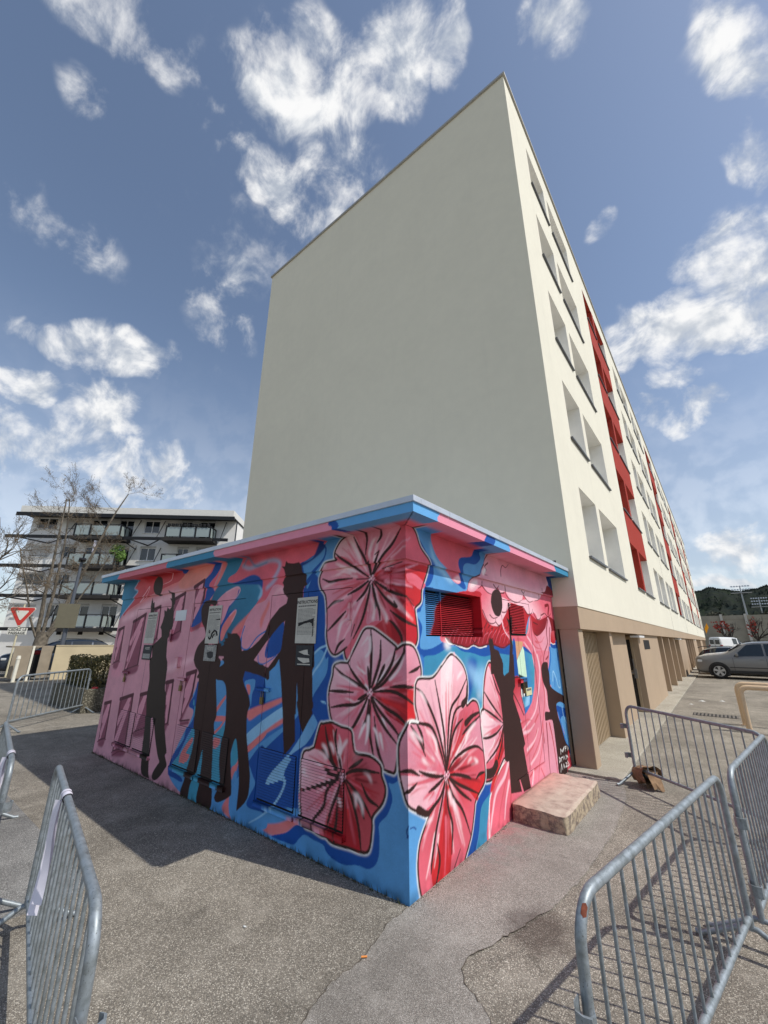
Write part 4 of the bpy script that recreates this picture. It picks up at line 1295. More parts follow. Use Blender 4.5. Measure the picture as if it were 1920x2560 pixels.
'R':'''P0 0|-20 -20 1000 -20 1000 640 -20 640
F3 0|182 25 200 50 215 73 251 90 261 100 289 85 282 48 240 55 219 17 191 -8 147 -9
F5 0|233 51 247 63 275 70 293 76 276 -12 210 -9 222 20
F27 0|33 305 114 314 245 379 449 400 671 386 611 295 585 245 534 197 470 175 266 145 240 192 204 234
F5 10|48 337 96 342 168 349 265 344 528 349 600 308 612 211 44 266
F3 40|205 236 259 314 216 321 208 262
F1 90|205 317 232 283 261 257 275 233 286 267 304 303 257 300
F1 50|557 303 613 301 587 244 541 205 510 200 541 248
F3 0|6 572 -15 572 36 577 27 567 38 547 72 516 91 508 95 484 81 463 64 455 61 442 53 422 46 411 33 405 50 384 41 356 52 346 85 348 134 362 178 355 323 355 447 357 461 328 368 332 295 327 243 335 195 340 159 351 96 336 51 331 49 301 13 303 -18 373 -16 506
F0 0|46 411 61 422 63 365 130 366 132 362 85 348 53 345 41 352 51 377
F3 0|61 442 92 458 68 455
F2 10|35 335 53 330 48 303 37 298
F11 0|82 562 114 590 303 591 275 564 250 544 200 533 189 517 200 495 205 481 191 476 168 481 138 501 108 515 88 536
F9 20|172 482 191 477 204 482 198 494 183 490
F3 0|270 563 328 596 368 606 299 564 300 547 271 529 227 525 210 513 213 494 227 473 217 467 195 473 172 480 191 476 205 481 200 495 189 517 200 533 250 544
F1 30|77 548 96 515 137 498 172 477 153 477 107 499 83 513
F11 0|219 461 241 472 286 482 413 490 566 486 884 513 839 347 738 347 620 430 458 373 453 352 323 352 138 355 110 370 125 397 131 422 155 441
F17 0 16 214 344 221 400|130 366 114 369 127 401 133 422 155 441 189 458 251 466 306 464 326 404 367 394 408 402 431 381 453 355 424 349 383 345 359 350 323 352 305 349 277 348 246 353 220 346 196 350 151 355
F17 0 16 668 376 639 431|411 413 443 433 463 457 566 455 621 434 683 420 782 435 844 416 843 357 795 352 775 387 769 427 723 389 657 372 617 390 611 430 542 371 457 371
S18 0 12 4|173 398 155 378 138 355
S18 0 12 4|185 393 167 379 149 355
S18 0 12 4|196 388 179 379 161 355
S18 0 12 4|210 398 191 379 172 355
S18 0 12 4|222 392 204 379 184 355
S18 0 12 4|237 403 216 380 196 355
S18 0 12 4|250 397 229 380 209 355
S18 0 12 4|263 392 243 380 222 355
S18 0 12 4|279 403 256 380 235 355
S18 0 12 4|292 397 270 381 248 355
S18 0 12 4|306 391 285 381 262 355
S18 0 12 4|323 402 299 381 276 355
S18 0 12 4|338 396 314 382 290 355
S18 0 12 4|353 390 330 382 305 355
S18 0 12 4|371 402 346 382 320 355
S18 0 12 4|387 396 362 382 335 355
S18 0 12 4|407 408 379 383 351 355
S18 0 12 4|423 402 396 383 367 355
S18 0 12 4|440 395 413 383 384 355
S18 0 12 4|462 408 431 384 401 355
S18 0 12 4|480 401 450 384 418 355
S18 0 12 4|498 395 469 384 436 355
S11 0 10 3|166 377 152 370 142 355
S11 0 10 3|184 379 169 370 159 355
S11 0 10 3|203 382 187 370 176 355
S11 0 10 3|222 386 205 371 194 355
S11 0 10 3|240 377 224 371 212 355
S11 0 10 3|260 380 243 371 231 355
S11 0 10 3|281 384 263 371 250 355
S11 0 10 3|303 387 284 371 270 355
S11 0 10 3|324 378 305 372 291 355
S11 0 10 3|347 382 327 372 313 355
S11 0 10 3|372 385 351 372 335 355
S11 0 10 3|397 389 375 372 358 355
S11 0 10 3|421 379 399 373 383 355
S11 0 10 3|449 383 425 373 408 355
S11 0 10 3|477 387 452 373 434 355
S15 0 14 4|308 403 298 379
S15 0 14 4|325 397 316 379
S15 0 14 4|343 400 334 379
S15 0 14 4|363 403 352 380
S15 0 14 4|383 406 371 380
S15 0 14 4|401 399 390 380
S15 0 14 4|422 402 411 381
S15 0 14 4|444 406 431 381
F11 0 9 318 465 375 398|306 464 363 471 464 460 447 433 413 410 394 397 367 394 331 400 305 421 300 443
S18 0 16 8|304 428 326 404 349 399 369 403 372 411
S18 0 16 8|371 404 387 396 405 402 411 415 403 426
S18 0 16 8|414 429 443 432 459 454
S18 0 16 8|341 419 358 412 384 415
F11 0 9 705 484 664 423|464 460 561 470 857 505 828 458 782 435 740 436 683 420 655 439 603 433 568 449
S18 0 18 8|569 452 594 434 627 437 640 450
S18 0 18 8|642 441 669 422 700 426 710 441
S18 0 18 8|708 435 742 443
S18 0 18 8|748 443 777 434 809 446
S18 0 18 8|633 412 669 407
S18 0 18 8|617 390 658 374 721 386
F9 0 7 425 548 344 469|342 567 451 601 595 593 788 570 784 521 744 507 709 483 657 475 614 470 576 485 561 470 518 460 473 466 447 483 414 475 399 490 375 469 338 471 311 485 288 477 263 466 235 467 243 485 262 498 290 506 305 523 321 547
F7 80|360 562 590 572 774 561 772 525 643 506 419 519 347 526
S18 0 18 6|341 564 321 547 316 533
S18 0 18 6|339 542 320 531 328 524 317 512 332 511
S18 0 18 6|315 535 299 520 290 506
S18 0 18 6|290 507 261 497 242 485 234 466
S18 0 18 6|311 494 307 484 288 476
S18 0 18 6|310 484 338 471 375 468
S18 0 18 6|375 494 392 486 409 495
S18 0 18 6|447 497 446 480
S18 0 18 6|414 476 439 479
S18 0 18 6|448 493 449 476 473 466 518 460 561 470
S18 0 18 6|564 497 577 490 591 498
S18 0 18 6|576 485 614 469 652 474
S18 0 18 6|414 519 416 535 429 549 450 546 471 558
S18 0 18 6|732 518 733 506 767 510 784 521
S18 0 18 6|710 498 706 483 662 475
F10 30|254 486 282 494 287 487 263 475 244 473
F10 20|303 518 323 528 324 518 308 508
F4 0|790 574 911 578 884 513 846 510 808 532
F5 0|812 573 938 581 894 537 860 545
F17 0|792 534 859 511 857 505 717 504 756 511
F19 0|390 484 411 481 421 462 418 440 402 422 388 417 369 421 356 436 353 454 365 474
S21 0 16 16|131 364 142 355 168 353 191 348 219 345 245 351 276 346 311 349
S18 0 18 18|134 365 155 356 196 350 220 347 246 353 277 348 323 353 359 350 403 344 446 353
S18 0 15 15|242 362 254 356 265 362
F21 40|128 359 142 355 150 349 137 345 125 351
S9 0 30 10|409 407 419 386 455 363
F11 0 7 575 369 698 323|451 373 543 373 579 384 613 430 618 390 658 374 737 399 773 433 794 401 775 354 728 260 587 268 577 314 535 346 484 359 455 363
F11 0 7 478 174 651 47|603 330 755 327 726 267 758 176 826 57 850 -13 838 -49 629 -11 497 -6 380 -19 259 -12 271 51 286 71 334 104 383 119 470 174 534 197 585 245 611 295
S13 6 30 12|617 421 624 384 661 354 686 317 681 275
S17 6 35 14|767 424 742 386 741 354 698 323 672 275
S17 6 30 12|780 400 754 347 717 291
S9 6 30 12|576 372 612 348 637 312 644 277
S9 6 25 10|546 357 589 331 613 295
S13 6 20 8|651 354 634 360 681 357 717 373
S13 6 20 8|606 357 638 342 684 338
S9 6 20 8|608 421 594 390 578 378
S13 6 18 7|501 365 540 363 553 351
S9 6 50 17|639 320 646 281 617 227 574 181 480 153
S13 6 30 10|664 303 657 255 663 214 635 165 589 114 525 83 484 56
S9 6 25 9|673 241 674 200 682 181
S13 6 25 9|625 149 616 110 571 63 551 31
S17 6 35 12|653 145 647 88 642 49 643 27
S16 6 35 12|678 142 692 98 700 38 701 14
S13 6 25 9|600 175 546 149 490 133
S13 6 20 7|477 169 518 172 551 165
S13 6 30 10|578 138 542 111 488 97
S9 6 40 14|486 147 527 146 566 157
S9 6 35 12|499 108 554 120 589 142
S9 6 30 10|514 75 571 90 610 122
S13 6 25 9|499 52 544 61 608 61
S9 6 40 14|525 57 510 35
S17 6 20 7|621 126 623 103
S13 6 20 7|577 54 597 31
S16 6 40 14|802 58 801 17 821 -5
S13 6 20 7|669 319 657 300 675 276
S17 6 25 9|708 308 734 317
S13 6 12 4|616 282 610 240 561 197
S9 8 50 20|380 106 355 84 308 66 285 37 266 3
S13 8 40 16|361 110 313 88 291 66 277 39
S13 8 22 9|377 93 343 58 318 28 308 6
S9 8 40 16|375 70 352 40 339 12
S13 8 30 12|385 54 371 25 362 -1
S4 0 12 12|613 301 587 244 534 197 471 178
S21 0 14 14|474 173 462 172
S21 0 16 16|261 -5 272 50 286 71 334 101 382 114
F0 0|770 350 830 363 870 360 879 36 846 42 808 70 798 109 775 156 755 183 729 233 726 278
F3 0|770 352 871 362 871 348 835 340 814 338 787 339 769 345
S2 0 60 50|757 339 751 308 721 271 722 241
S2 0 50 30|838 346 836 309 847 295 869 318
S2 0 50 20|827 322 825 283 846 240 854 192
S1 0 30 15|750 247 763 273 784 252 796 228 816 224 813 243
S2 0 30 30|770 252 764 231
F3 0|754 178 803 169 839 160 861 133 803 145 779 140 763 153
S1 0 20 10|808 168 814 143 838 121 865 129
S2 0 50 60|765 157 788 110 808 70 846 42
S6 0 70 50|866 338 875 238 874 134 873 37
F13 0 16 807 388 793 355|790 388 841 389 816 355 792 352 775 357
F18 10|835 389 883 389 871 362 835 360 825 372
S21 0 12 12|773 356 792 351 817 352
F3 0|469 357 484 357 484 275 459 275
P25 0|486 360 538 358 533 347 485 313
P24 0|534 346 485 312 488 280 529 271 544 270 541 339
F3 0|543 347 580 335 598 324 543 336
P2 0 27 530 262 598 271|543 336 544 270 494 269 500 264 542 265 550 224 544 204 508 200 504 186 520 189 561 207 593 244 607 284 598 324
P26 0|487 280 528 271 491 271
P26 0|497 265 543 265 545 227 515 225 522 235 495 246
P21 0|493 246 520 235 514 226 493 226
S21 8 48 48|-160 516 -116 534 -102 543 -75 557 -43 564 -10 563 14 563 28 553 43 528 74 505 70 485 51 451 47 429 29 417 28 408 33 382 33 362 22 350 -6 353 -31 348 -79 374 -96 378 -109 373 -124 354 -142 334 -150 346 -146 351 -168 341 -179 349 -185 366 -186 387 -190 418 -199 429 -202 442 -195 457 -188 465 -168 472 -172 475 -171 485 -161 501 -150 510 -154 510 -160 516
S19 0 28 28|-160 516 -116 534 -102 543 -75 557 -43 564 -10 563 14 563 28 553 43 528 74 505 70 485 51 451 47 429 29 417 28 408 33 382 33 362 22 350 -6 353 -31 348 -79 374 -96 378 -109 373 -124 354 -142 334 -150 346 -146 351 -168 341 -179 349 -185 366 -186 387 -190 418 -199 429 -202 442 -195 457 -188 465 -168 472 -172 475 -171 485 -161 501 -150 510 -154 510 -160 516
F11 0|-160 516 -116 534 -102 543 -75 557 -43 564 -10 563 14 563 28 553 43 528 74 505 70 485 51 451 47 429 29 417 28 408 33 382 33 362 22 350 -6 353 -31 348 -79 374 -96 378 -109 373 -124 354 -142 334 -150 346 -146 351 -168 341 -179 349 -185 366 -186 387 -190 418 -199 429 -202 442 -195 457 -188 465 -168 472 -172 475 -171 485 -161 501 -150 510 -154 510
F11 0 7 -93 454 -43 563|-159 516 -116 534 -75 556 -43 563 -12 561 -16 537 -43 513 -62 496 -89 478 -101 480 -121 510 -132 516 -153 510
F13 0 11 -93 454 13 562|-89 459 -62 494 -9 556 13 562 28 551 43 528 73 504 5 502 -59 475
F17 0 15 -93 454 70 497|-89 456 -59 475 -3 491 70 497 65 480 51 451 47 429 29 418 3 434 -47 439 -83 454
F11 0 11 -93 454 64 461|4 475 33 476 64 461 47 450 25 457 7 461
F11 0 7 -93 454 -53 387|-91 448 -80 429 -50 394 -53 387 -68 390 -87 388 -98 384 -104 389 -96 419
F17 0 16 -93 454 22 351|-83 453 -47 439 3 434 27 408 33 382 33 362 22 351 -12 351 -31 349 -62 364 -44 395 -74 429
F13 0 15 -93 454 32 388|3 426 24 411 32 388 16 391 -11 409
F13 0 16 -93 454 -44 357|-111 373 -90 379 -59 392 -44 386 -44 357 -79 373
S7 6 15 6|-82 471 -58 508 -30 550
S9 6 29 6|-84 469 -62 504 -40 540
S10 12 24 6|-71 482 -51 510 -26 538
S7 18 28 6|-80 471 -54 504 -25 540
S13 6 18 6|-79 471 -63 489 -48 506
S7 6 26 6|-76 472 -54 496 -31 521
S13 6 35 6|-86 463 -71 481 -56 501
S13 6 23 6|-75 474 -51 500 -25 528
S11 6 21 6|-65 483 -42 506 -19 531
S11 12 14 6|-61 484 -42 503 -20 524
S7 6 21 6|-77 467 -36 502 9 541
S9 6 20 6|-37 496 -17 509 -1 523
S11 12 15 6|-71 470 -43 491 -11 512
S13 6 33 6|-55 470 -29 480 -1 492
S11 6 17 6|-65 466 -25 484 21 502
S11 6 14 6|-31 473 -5 482 28 492
S7 12 35 6|-37 472 -3 482 41 497
S13 12 26 6|-80 461 -64 471 -45 479
S9 6 33 6|-55 473 -47 478 -34 483
S11 18 21 6|-70 464 -46 474 -25 483
S17 12 21 6|-59 468 -44 473 -30 481
S15 18 12 6|-62 464 -34 472 0 483
S16 18 25 6|-62 464 -27 476 9 486
S17 12 33 6|-40 466 3 477 47 486
S17 6 17 6|-67 460 -33 469 4 477
S17 18 21 6|-71 455 -39 455 -5 457
S15 6 23 6|-47 453 -23 454 2 452
S13 18 16 6|-57 449 -32 445 -9 441
S17 6 25 6|-66 453 -22 451 25 450
S17 12 35 6|-42 442 -8 436 24 427
S13 6 21 6|-56 444 -28 436 -2 430
S13 6 15 6|-73 448 -32 436 11 425
S13 6 26 6|-62 446 -39 439 -15 433
S17 6 36 6|-70 449 -60 444 -45 442
S15 6 35 6|-71 449 -55 445 -39 441
S11 12 27 6|-57 462 -31 468 -5 473
S13 18 20 6|-74 458 -42 466 -6 472
S13 18 21 6|-28 460 0 462 30 465
S11 12 24 6|-43 459 -23 459 -1 462
S11 12 18 6|-58 455 -14 456 33 457
S7 12 26 6|-28 453 -6 454 21 452
S9 6 34 6|-56 454 -35 453 -14 453
S11 18 33 6|-58 454 -31 456 -4 454
S7 12 20 6|-55 456 -26 458 1 459
S13 12 14 6|-47 457 -32 458 -19 458
S11 18 30 6|-66 459 -38 465 -8 469
S11 6 21 6|-48 460 -27 465 -4 466
S10 18 28 6|-74 426 -66 410 -54 397
S11 6 32 6|-65 447 -54 444 -41 442
S11 12 24 6|-72 449 -55 445 -35 439
S17 18 32 6|-71 447 -36 433 6 420
S11 12 25 6|-55 446 -42 445 -32 441
S13 12 21 6|-62 439 -27 422 12 403
S17 12 20 6|-57 436 -18 417 19 397
S16 18 18 6|-66 437 -24 412 17 385
S11 6 15 6|-63 436 -39 422 -11 406
S15 18 21 6|-71 436 -38 409 -1 380
S11 18 26 6|-70 435 -46 415 -20 394
S11 12 35 6|-73 433 -50 409 -26 384
S11 18 27 6|-59 418 -34 391 -4 360
S15 18 28 6|-82 436 -62 401 -41 366
S11 6 34 6|-64 406 -57 396 -52 386
S13 6 29 6|-80 426 -68 401 -55 377
S13 6 32 6|-79 423 -66 396 -54 368
S13 6 28 6|-85 445 -69 427 -57 410
S17 12 18 6|-73 430 -64 419 -57 411
S11 6 16 6|-52 440 -35 433 -19 428
S9 18 17 6|-76 449 -50 442 -28 433
S9 18 32 6|-58 437 -32 427 -7 413
S10 18 22 6|-58 436 -18 415 21 395
S9 6 31 6|-62 438 -29 418 9 399
S13 18 25 6|-76 445 -33 419 15 395
S13 18 24 6|-78 446 -56 433 -33 420
S10 12 14 6|-51 430 -34 422 -18 412
S11 12 17 6|-77 449 -57 442 -34 435
S13 12 29 6|-54 436 -43 433 -37 428
S11 18 18 6|-83 439 -67 416 -52 395
S13 18 12 6|-83 439 -68 416 -54 396
S19 0 14 14|-160 516 -116 534 -102 543 -75 557 -43 564 -10 563 14 563 28 553 43 528 74 505 70 485 51 451 47 429 29 417 28 408 33 382 33 362 22 350 -6 353 -31 348 -79 374 -96 378 -109 373 -124 354 -142 334 -150 346 -146 351 -168 341 -179 349 -185 366 -186 387 -190 418 -199 429 -202 442 -195 457 -188 465 -168 472 -172 475 -171 485 -161 501 -150 510 -154 510 -160 516
S19 0 30 -1000|-93 454 -62 494 -33 521 -9 554
S19 0 30 -1000|-93 454 -47 439 3 434
S19 0 30 -1000|-93 454 -59 427 -28 414 -34 423
S19 0 26 -1000|3 434 24 419
S19 0 30 -1000|-43 408 -11 394 33 384
S19 0 30 -1000|-47 391 -34 386 -15 368 -12 351
S19 0 26 -1000|-65 474 -10 494
S21 8 48 48|-142 329 -124 354 -109 373 -96 378 -79 374 -31 351 -28 346 -6 353 21 349 38 326 42 302 26 288 24 265 25 241 18 231 3 227 -24 221 -24 210 -33 176 -44 176 -66 186 -92 202 -121 212 -128 227 -131 242 -154 251 -167 259 -173 274 -176 295 -171 316 -169 327 -158 330 -142 329
S19 0 28 28|-142 329 -124 354 -109 373 -96 378 -79 374 -31 351 -28 346 -6 353 21 349 38 326 42 302 26 288 24 265 25 241 18 231 3 227 -24 221 -24 210 -33 176 -44 176 -66 186 -92 202 -121 212 -128 227 -131 242 -154 251 -167 259 -173 274 -176 295 -171 316 -169 327 -158 330 -142 329
F11 0|-142 329 -124 354 -109 373 -96 378 -79 374 -31 351 -28 346 -6 353 21 349 38 326 42 302 26 288 24 265 25 241 18 231 3 227 -24 221 -24 210 -33 176 -44 176 -66 186 -92 202 -121 212 -128 227 -131 242 -154 251 -167 259 -173 274 -176 295 -171 316 -169 327 -158 330
F7 0 9 -94 288 -96 377|-141 330 -123 354 -108 373 -96 377 -79 373 -32 351 -31 341 -55 312 -78 297 -94 289 -114 303
F11 0 7 -94 288 21 348|-86 290 -55 311 -31 339 -5 351 21 348 38 326 40 302 20 290 -29 292
F17 0 16 -94 288 3 227|-86 286 -44 292 23 279 24 265 24 241 3 227 -23 238 -77 267
F15 0 15 -94 288 3 228|3 281 23 276 23 241 3 228 2 260
F11 0 7 -94 288 -44 177|-99 283 -83 280 -44 244 -24 221 -24 210 -33 178 -44 177 -66 186 -92 202 -121 212 -127 227 -125 241
S10 18 32 6|-69 312 -55 326 -39 341
S9 6 35 6|-69 311 -61 319 -51 329
S11 12 17 6|-75 303 -61 314 -47 326
S10 18 16 6|-79 299 -64 309 -52 319
S10 18 34 6|-78 299 -63 310 -47 323
S10 6 36 6|-59 314 -42 325 -28 337
S9 18 27 6|-59 312 -44 326 -23 338
S13 12 15 6|-48 314 -39 319 -29 325
S10 12 34 6|-72 300 -42 320 -7 340
S11 6 22 6|-50 310 -36 316 -26 322
S7 6 16 6|-54 307 -29 318 -4 330
S11 6 14 6|-75 291 -43 299 -14 304
S13 18 20 6|-63 292 -39 296 -14 299
S9 12 24 6|-35 294 -13 294 7 298
S11 6 27 6|-69 290 -31 293 11 297
S13 6 32 6|-60 289 -34 289 -1 290
S11 18 20 6|-50 289 -38 288 -20 290
S9 12 16 6|-85 288 -67 290 -48 291
S9 12 17 6|-75 289 -66 290 -60 290
S16 18 13 6|-50 285 -33 284 -19 282
S17 12 21 6|-54 286 -44 284 -38 285
S11 12 35 6|-74 285 -38 280 -1 277
S13 18 30 6|-53 283 -25 279 4 276
S17 12 36 6|-46 277 -32 273 -15 270
S15 12 21 6|-49 270 -31 264 -17 258
S17 18 21 6|-78 278 -45 258 -10 235
S13 18 27 6|-48 260 -30 250 -9 237
S11 12 16 6|-81 279 -59 264 -32 246
S11 18 28 6|-65 270 -48 260 -32 249
S13 6 34 6|-77 275 -64 267 -55 258
S11 12 31 6|-73 272 -65 267 -58 259
S11 18 26 6|-47 283 -35 281 -21 281
S16 6 16 6|-68 285 -38 282 -9 280
S16 6 16 6|-59 283 -30 278 4 274
S15 6 30 6|-65 277 -29 264 6 250
S13 6 22 6|-45 264 -32 258 -20 251
S15 6 35 6|-60 273 -30 261 -1 248
S15 18 32 6|-52 274 -34 268 -16 263
S16 6 24 6|-57 277 -39 270 -21 266
S11 18 25 6|-80 284 -47 276 -8 266
S11 6 13 6|-56 281 -29 277 -6 272
S7 6 15 6|-76 271 -63 259 -48 245
S11 6 17 6|-69 264 -60 257 -55 251
S7 12 34 6|-69 261 -54 244 -40 228
S7 18 16 6|-81 274 -68 258 -50 241
S7 12 24 6|-82 268 -63 235 -42 202
S10 12 25 6|-64 250 -52 232 -36 215
S11 18 23 6|-80 259 -69 231 -56 205
S11 18 16 6|-69 243 -63 227 -52 212
S19 0 14 14|-142 329 -124 354 -109 373 -96 378 -79 374 -31 351 -28 346 -6 353 21 349 38 326 42 302 26 288 24 265 25 241 18 231 3 227 -24 221 -24 210 -33 176 -44 176 -66 186 -92 202 -121 212 -128 227 -131 242 -154 251 -167 259 -173 274 -176 295 -171 316 -169 327 -158 330 -142 329
S19 0 30 -1000|-94 288 -64 303 -41 325 -30 348
S19 0 30 -1000|-78 297 -64 316 -58 324
S19 0 30 -1000|-94 288 -58 299 -13 335 -6 351
S19 0 30 -1000|-94 288 -72 262 -38 234 -24 221
S19 0 30 -1000|-94 288 -80 263 -58 235 -27 209
S19 0 30 -1000|-94 288 -44 285 -7 273 22 258
S19 0 30 -1000|-44 291 -13 289 23 285
S19 0 30 -1000|7 309 27 313 38 317
S19 0 30 -1000|-86 281 -58 264 -23 247 1 229
S21 8 48 48|-197 234 -189 257 -184 258 -169 257 -152 250 -132 243 -128 229 -121 214 -92 204 -69 189 -66 176 -56 156 -63 141 -84 132 -85 118 -92 96 -108 100 -130 111 -159 125 -171 136 -179 139 -195 149 -207 157 -213 177 -214 194 -215 230 -205 233 -197 234
S19 0 28 28|-197 234 -189 257 -184 258 -169 257 -152 250 -132 243 -128 229 -121 214 -92 204 -69 189 -66 176 -56 156 -63 141 -84 132 -85 118 -92 96 -108 100 -130 111 -159 125 -171 136 -179 139 -195 149 -207 157 -213 177 -214 194 -215 230 -205 233 -197 234
F13 0|-197 234 -189 257 -184 258 -169 257 -152 250 -132 243 -128 229 -121 214 -92 204 -69 189 -66 176 -56 156 -63 141 -84 132 -85 118 -92 96 -108 100 -130 111 -159 125 -171 136 -179 139 -195 149 -207 157 -213 177 -214 194 -215 230 -205 233
F17 0 13 -146 192 -84 132|-138 191 -120 193 -71 180 -64 173 -58 157 -63 142 -84 132 -100 152 -129 179
S19 0 14 14|-197 234 -189 257 -184 258 -169 257 -152 250 -132 243 -128 229 -121 214 -92 204 -69 189 -66 176 -56 156 -63 141 -84 132 -85 118 -92 96 -108 100 -130 111 -159 125 -171 136 -179 139 -195 149 -207 157 -213 177 -214 194 -215 230 -205 233 -197 234
S21 8 48 48|272 221 288 279 310 309 328 311 352 285 405 214 384 124 356 117 308 94 260 97 262 125 257 190 262 218 276 224 272 221
S19 0 28 28|272 221 288 279 310 309 328 311 352 285 405 214 384 124 356 117 308 94 260 97 262 125 257 190 262 218 276 224 272 221
F11 0|272 221 288 279 310 309 328 311 352 285 405 214 384 124 356 117 308 94 260 97 262 125 257 190 262 218 276 224
F11 0 9 371 183 309 305|284 256 309 305 324 292 345 250 371 185 312 210 279 228
F7 0 10 371 183 259 170|263 216 278 222 323 204 372 183 305 174 259 170 257 190
F7 0 9 371 183 273 125|264 167 317 172 371 180 322 135 273 125 264 128
F17 0 15 371 183 315 97|371 179 376 149 343 117 315 97 306 116 338 151
S13 6 32 6|346 229 335 257 316 284
S9 12 15 6|348 224 336 241 327 261
S11 6 20 6|356 217 345 236 338 258
S9 6 17 6|348 232 335 252 330 271
S9 12 34 6|354 223 349 240 340 254
S13 12 27 6|356 219 350 230 349 238
S13 12 19 6|362 205 357 219 353 230
S11 6 22 6|364 200 355 217 352 231
S11 18 12 6|347 194 327 207 300 217
S13 18 13 6|337 200 321 206 307 214
S9 12 14 6|326 207 307 215 298 223
S10 18 17 6|327 214 312 225 294 237
S11 12 33 6|350 191 317 202 282 217
S11 12 15 6|339 193 316 202 298 207
S7 6 35 6|350 192 337 196 330 200
S11 12 22 6|351 181 329 177 300 175
S13 18 25 6|351 181 324 178 290 174
S9 6 12 6|338 183 315 183 298 183
S11 12 31 6|344 181 306 179 267 175
S7 6 21 6|325 186 295 187 269 191
S10 12 19 6|317 197 311 199 298 202
S11 6 12 6|337 178 325 173 306 173
S11 6 20 6|341 178 328 177 311 173
S11 18 27 6|348 160 343 151 333 145
S13 18 15 6|333 160 310 146 286 132
S13 6 34 6|349 169 334 157 313 145
S13 6 18 6|327 159 305 146 283 136
S7 6 27 6|340 166 319 155 298 143
S10 6 20 6|319 159 305 149 284 143
S11 12 36 6|327 177 311 176 299 172
S15 12 32 6|367 163 366 153 363 144
S11 6 24 6|367 168 363 152 360 137
S17 6 27 6|363 167 355 152 349 137
S15 12 24 6|349 148 335 130 326 110
S11 12 26 6|358 169 341 146 320 127
S15 6 24 6|354 159 338 138 327 120
S11 18 34 6|355 167 351 158 341 153
S13 6 29 6|344 155 332 142 321 132
S19 0 16 16|272 221 288 279 310 309 328 311 352 285 405 214 384 124 356 117 308 94 260 97 262 125 257 190 262 218 276 224 272 221
S19 0 28 -1000|371 183 312 210 276 224
S19 0 28 -1000|372 188 315 229 283 256
S19 0 28 -1000|371 183 329 170 287 168 259 172
S19 0 28 -1000|371 183 337 146 273 125
S19 0 28 -1000|371 183 357 152 332 124 329 123
S19 0 28 -1000|327 292 347 260 363 241
S19 0 90 90|262 107 298 104 318 114
F16 0 11 471 267 487 205|457 275 496 270 494 232 507 192 475 177 448 209 435 248
S19 0 14 14|457 274 496 269 492 232 506 193
S19 0 18 18|441 242 479 206 497 185
F15 10|333 97 368 113 382 115 347 103 313 88 292 72 281 73 296 92
P19 0|327 331 379 330 391 317 392 305 391 287 396 281 408 285 430 289 444 329 466 328 460 268 458 254 445 244 441 228 470 182 489 123 477 117 498 29 453 32 437 60 433 60 442 35 381 46 383 107 373 107 362 113 366 156 368 181 362 251 352 266 340 284 334 300
P19 0|322 367 326 361 333 370 338 363 345 368 351 343 374 338 395 309 390 285 323 289 328 333
P19 0|440 418 456 412 463 423 471 421 461 376 467 349 444 282 424 283 450 355 453 398
F19 0|660 287 675 299 699 302 720 298 720 283 725 265 722 236 768 217 843 196 870 174 867 160 845 171 804 183 777 185 756 179 761 150 778 124 801 78 833 49 830 -11 786 -9 715 9 713 58 709 131 699 148 652 152 646 159 654 174 691 170 683 185 686 222 672 238 661 252 658 272
F11 0 16 794 -5 829 40|818 52 832 26 840 -11 786 -8 795 14
S21 8 48 48|26 289 37 297 79 296 110 313 138 330 153 334 171 327 194 312 207 291 208 264 201 238 227 244 247 238 255 219 256 190 261 150 264 114 257 95 234 84 215 73 208 58 193 29 171 7 152 -7 107 -14 70 -17 40 -12 28 8 23 37 27 60 37 75 58 95 47 97 26 108 0 123 -12 146 -21 167 -23 189 -20 210 0 229 6 234 31 232 24 259 26 289
S19 0 28 28|26 289 37 297 79 296 110 313 138 330 153 334 171 327 194 312 207 291 208 264 201 238 227 244 247 238 255 219 256 190 261 150 264 114 257 95 234 84 215 73 208 58 193 29 171 7 152 -7 107 -14 70 -17 40 -12 28 8 23 37 27 60 37 75 58 95 47 97 26 108 0 123 -12 146 -21 167 -23 189 -20 210 0 229 6 234 31 232 24 259 26 289
F11 0|26 289 37 297 79 296 110 313 138 330 153 334 171 327 194 312 207 291 208 264 201 238 227 244 247 238 255 219 256 190 261 150 264 114 257 95 234 84 215 73 208 58 193 29 171 7 152 -7 107 -14 70 -17 40 -12 28 8 23 37 27 60 37 75 58 95 47 97 26 108 0 123 -12 146 -21 167 -23 189 -20 210 0 229 6 234 31 232 24 259
F7 0 9 114 138 110 312|27 289 38 296 79 296 110 312 110 264 114 158 96 191 67 225 31 232 25 259
F9 0 10 114 138 157 333|110 313 138 329 157 333 148 288 137 227 120 153 112 158 105 231
F11 0 9 114 138 157 333|157 333 171 326 194 311 206 291 206 264 199 239 160 224 139 203 122 156 137 227
F11 0 7 114 138 8 233|-20 189 -19 210 0 228 8 233 30 231 67 217 84 193 113 149 105 145 45 154 -21 171
F7 0 9 114 138 1 123|-21 165 31 154 108 137 99 128 79 112 42 104 26 108 1 123 -11 146
F17 0 11 114 138 226 243|121 145 139 199 160 224 200 238 226 243 247 237 254 219 254 208 200 198 145 167
F11 0 7 114 138 257 210|125 141 178 177 200 198 257 210 257 186 261 150 215 165 166 157
F15 0 11 114 138 261 148|125 139 166 157 215 163 261 148 263 114 228 109 189 118
F16 0 15 114 138 222 73|124 136 189 118 228 109 261 112 256 95 233 84 222 73 187 99 140 123
F15 0 11 114 138 191 29|116 132 140 121 187 97 214 73 206 58 191 29 180 47 158 85
F13 0 11 114 138 107 -12|111 129 123 119 166 76 191 29 170 7 151 -6 107 -12 123 29 123 80
F17 0 15 114 138 70 -15|109 126 119 117 127 71 123 29 107 -13 70 -15 58 19 76 68 97 104
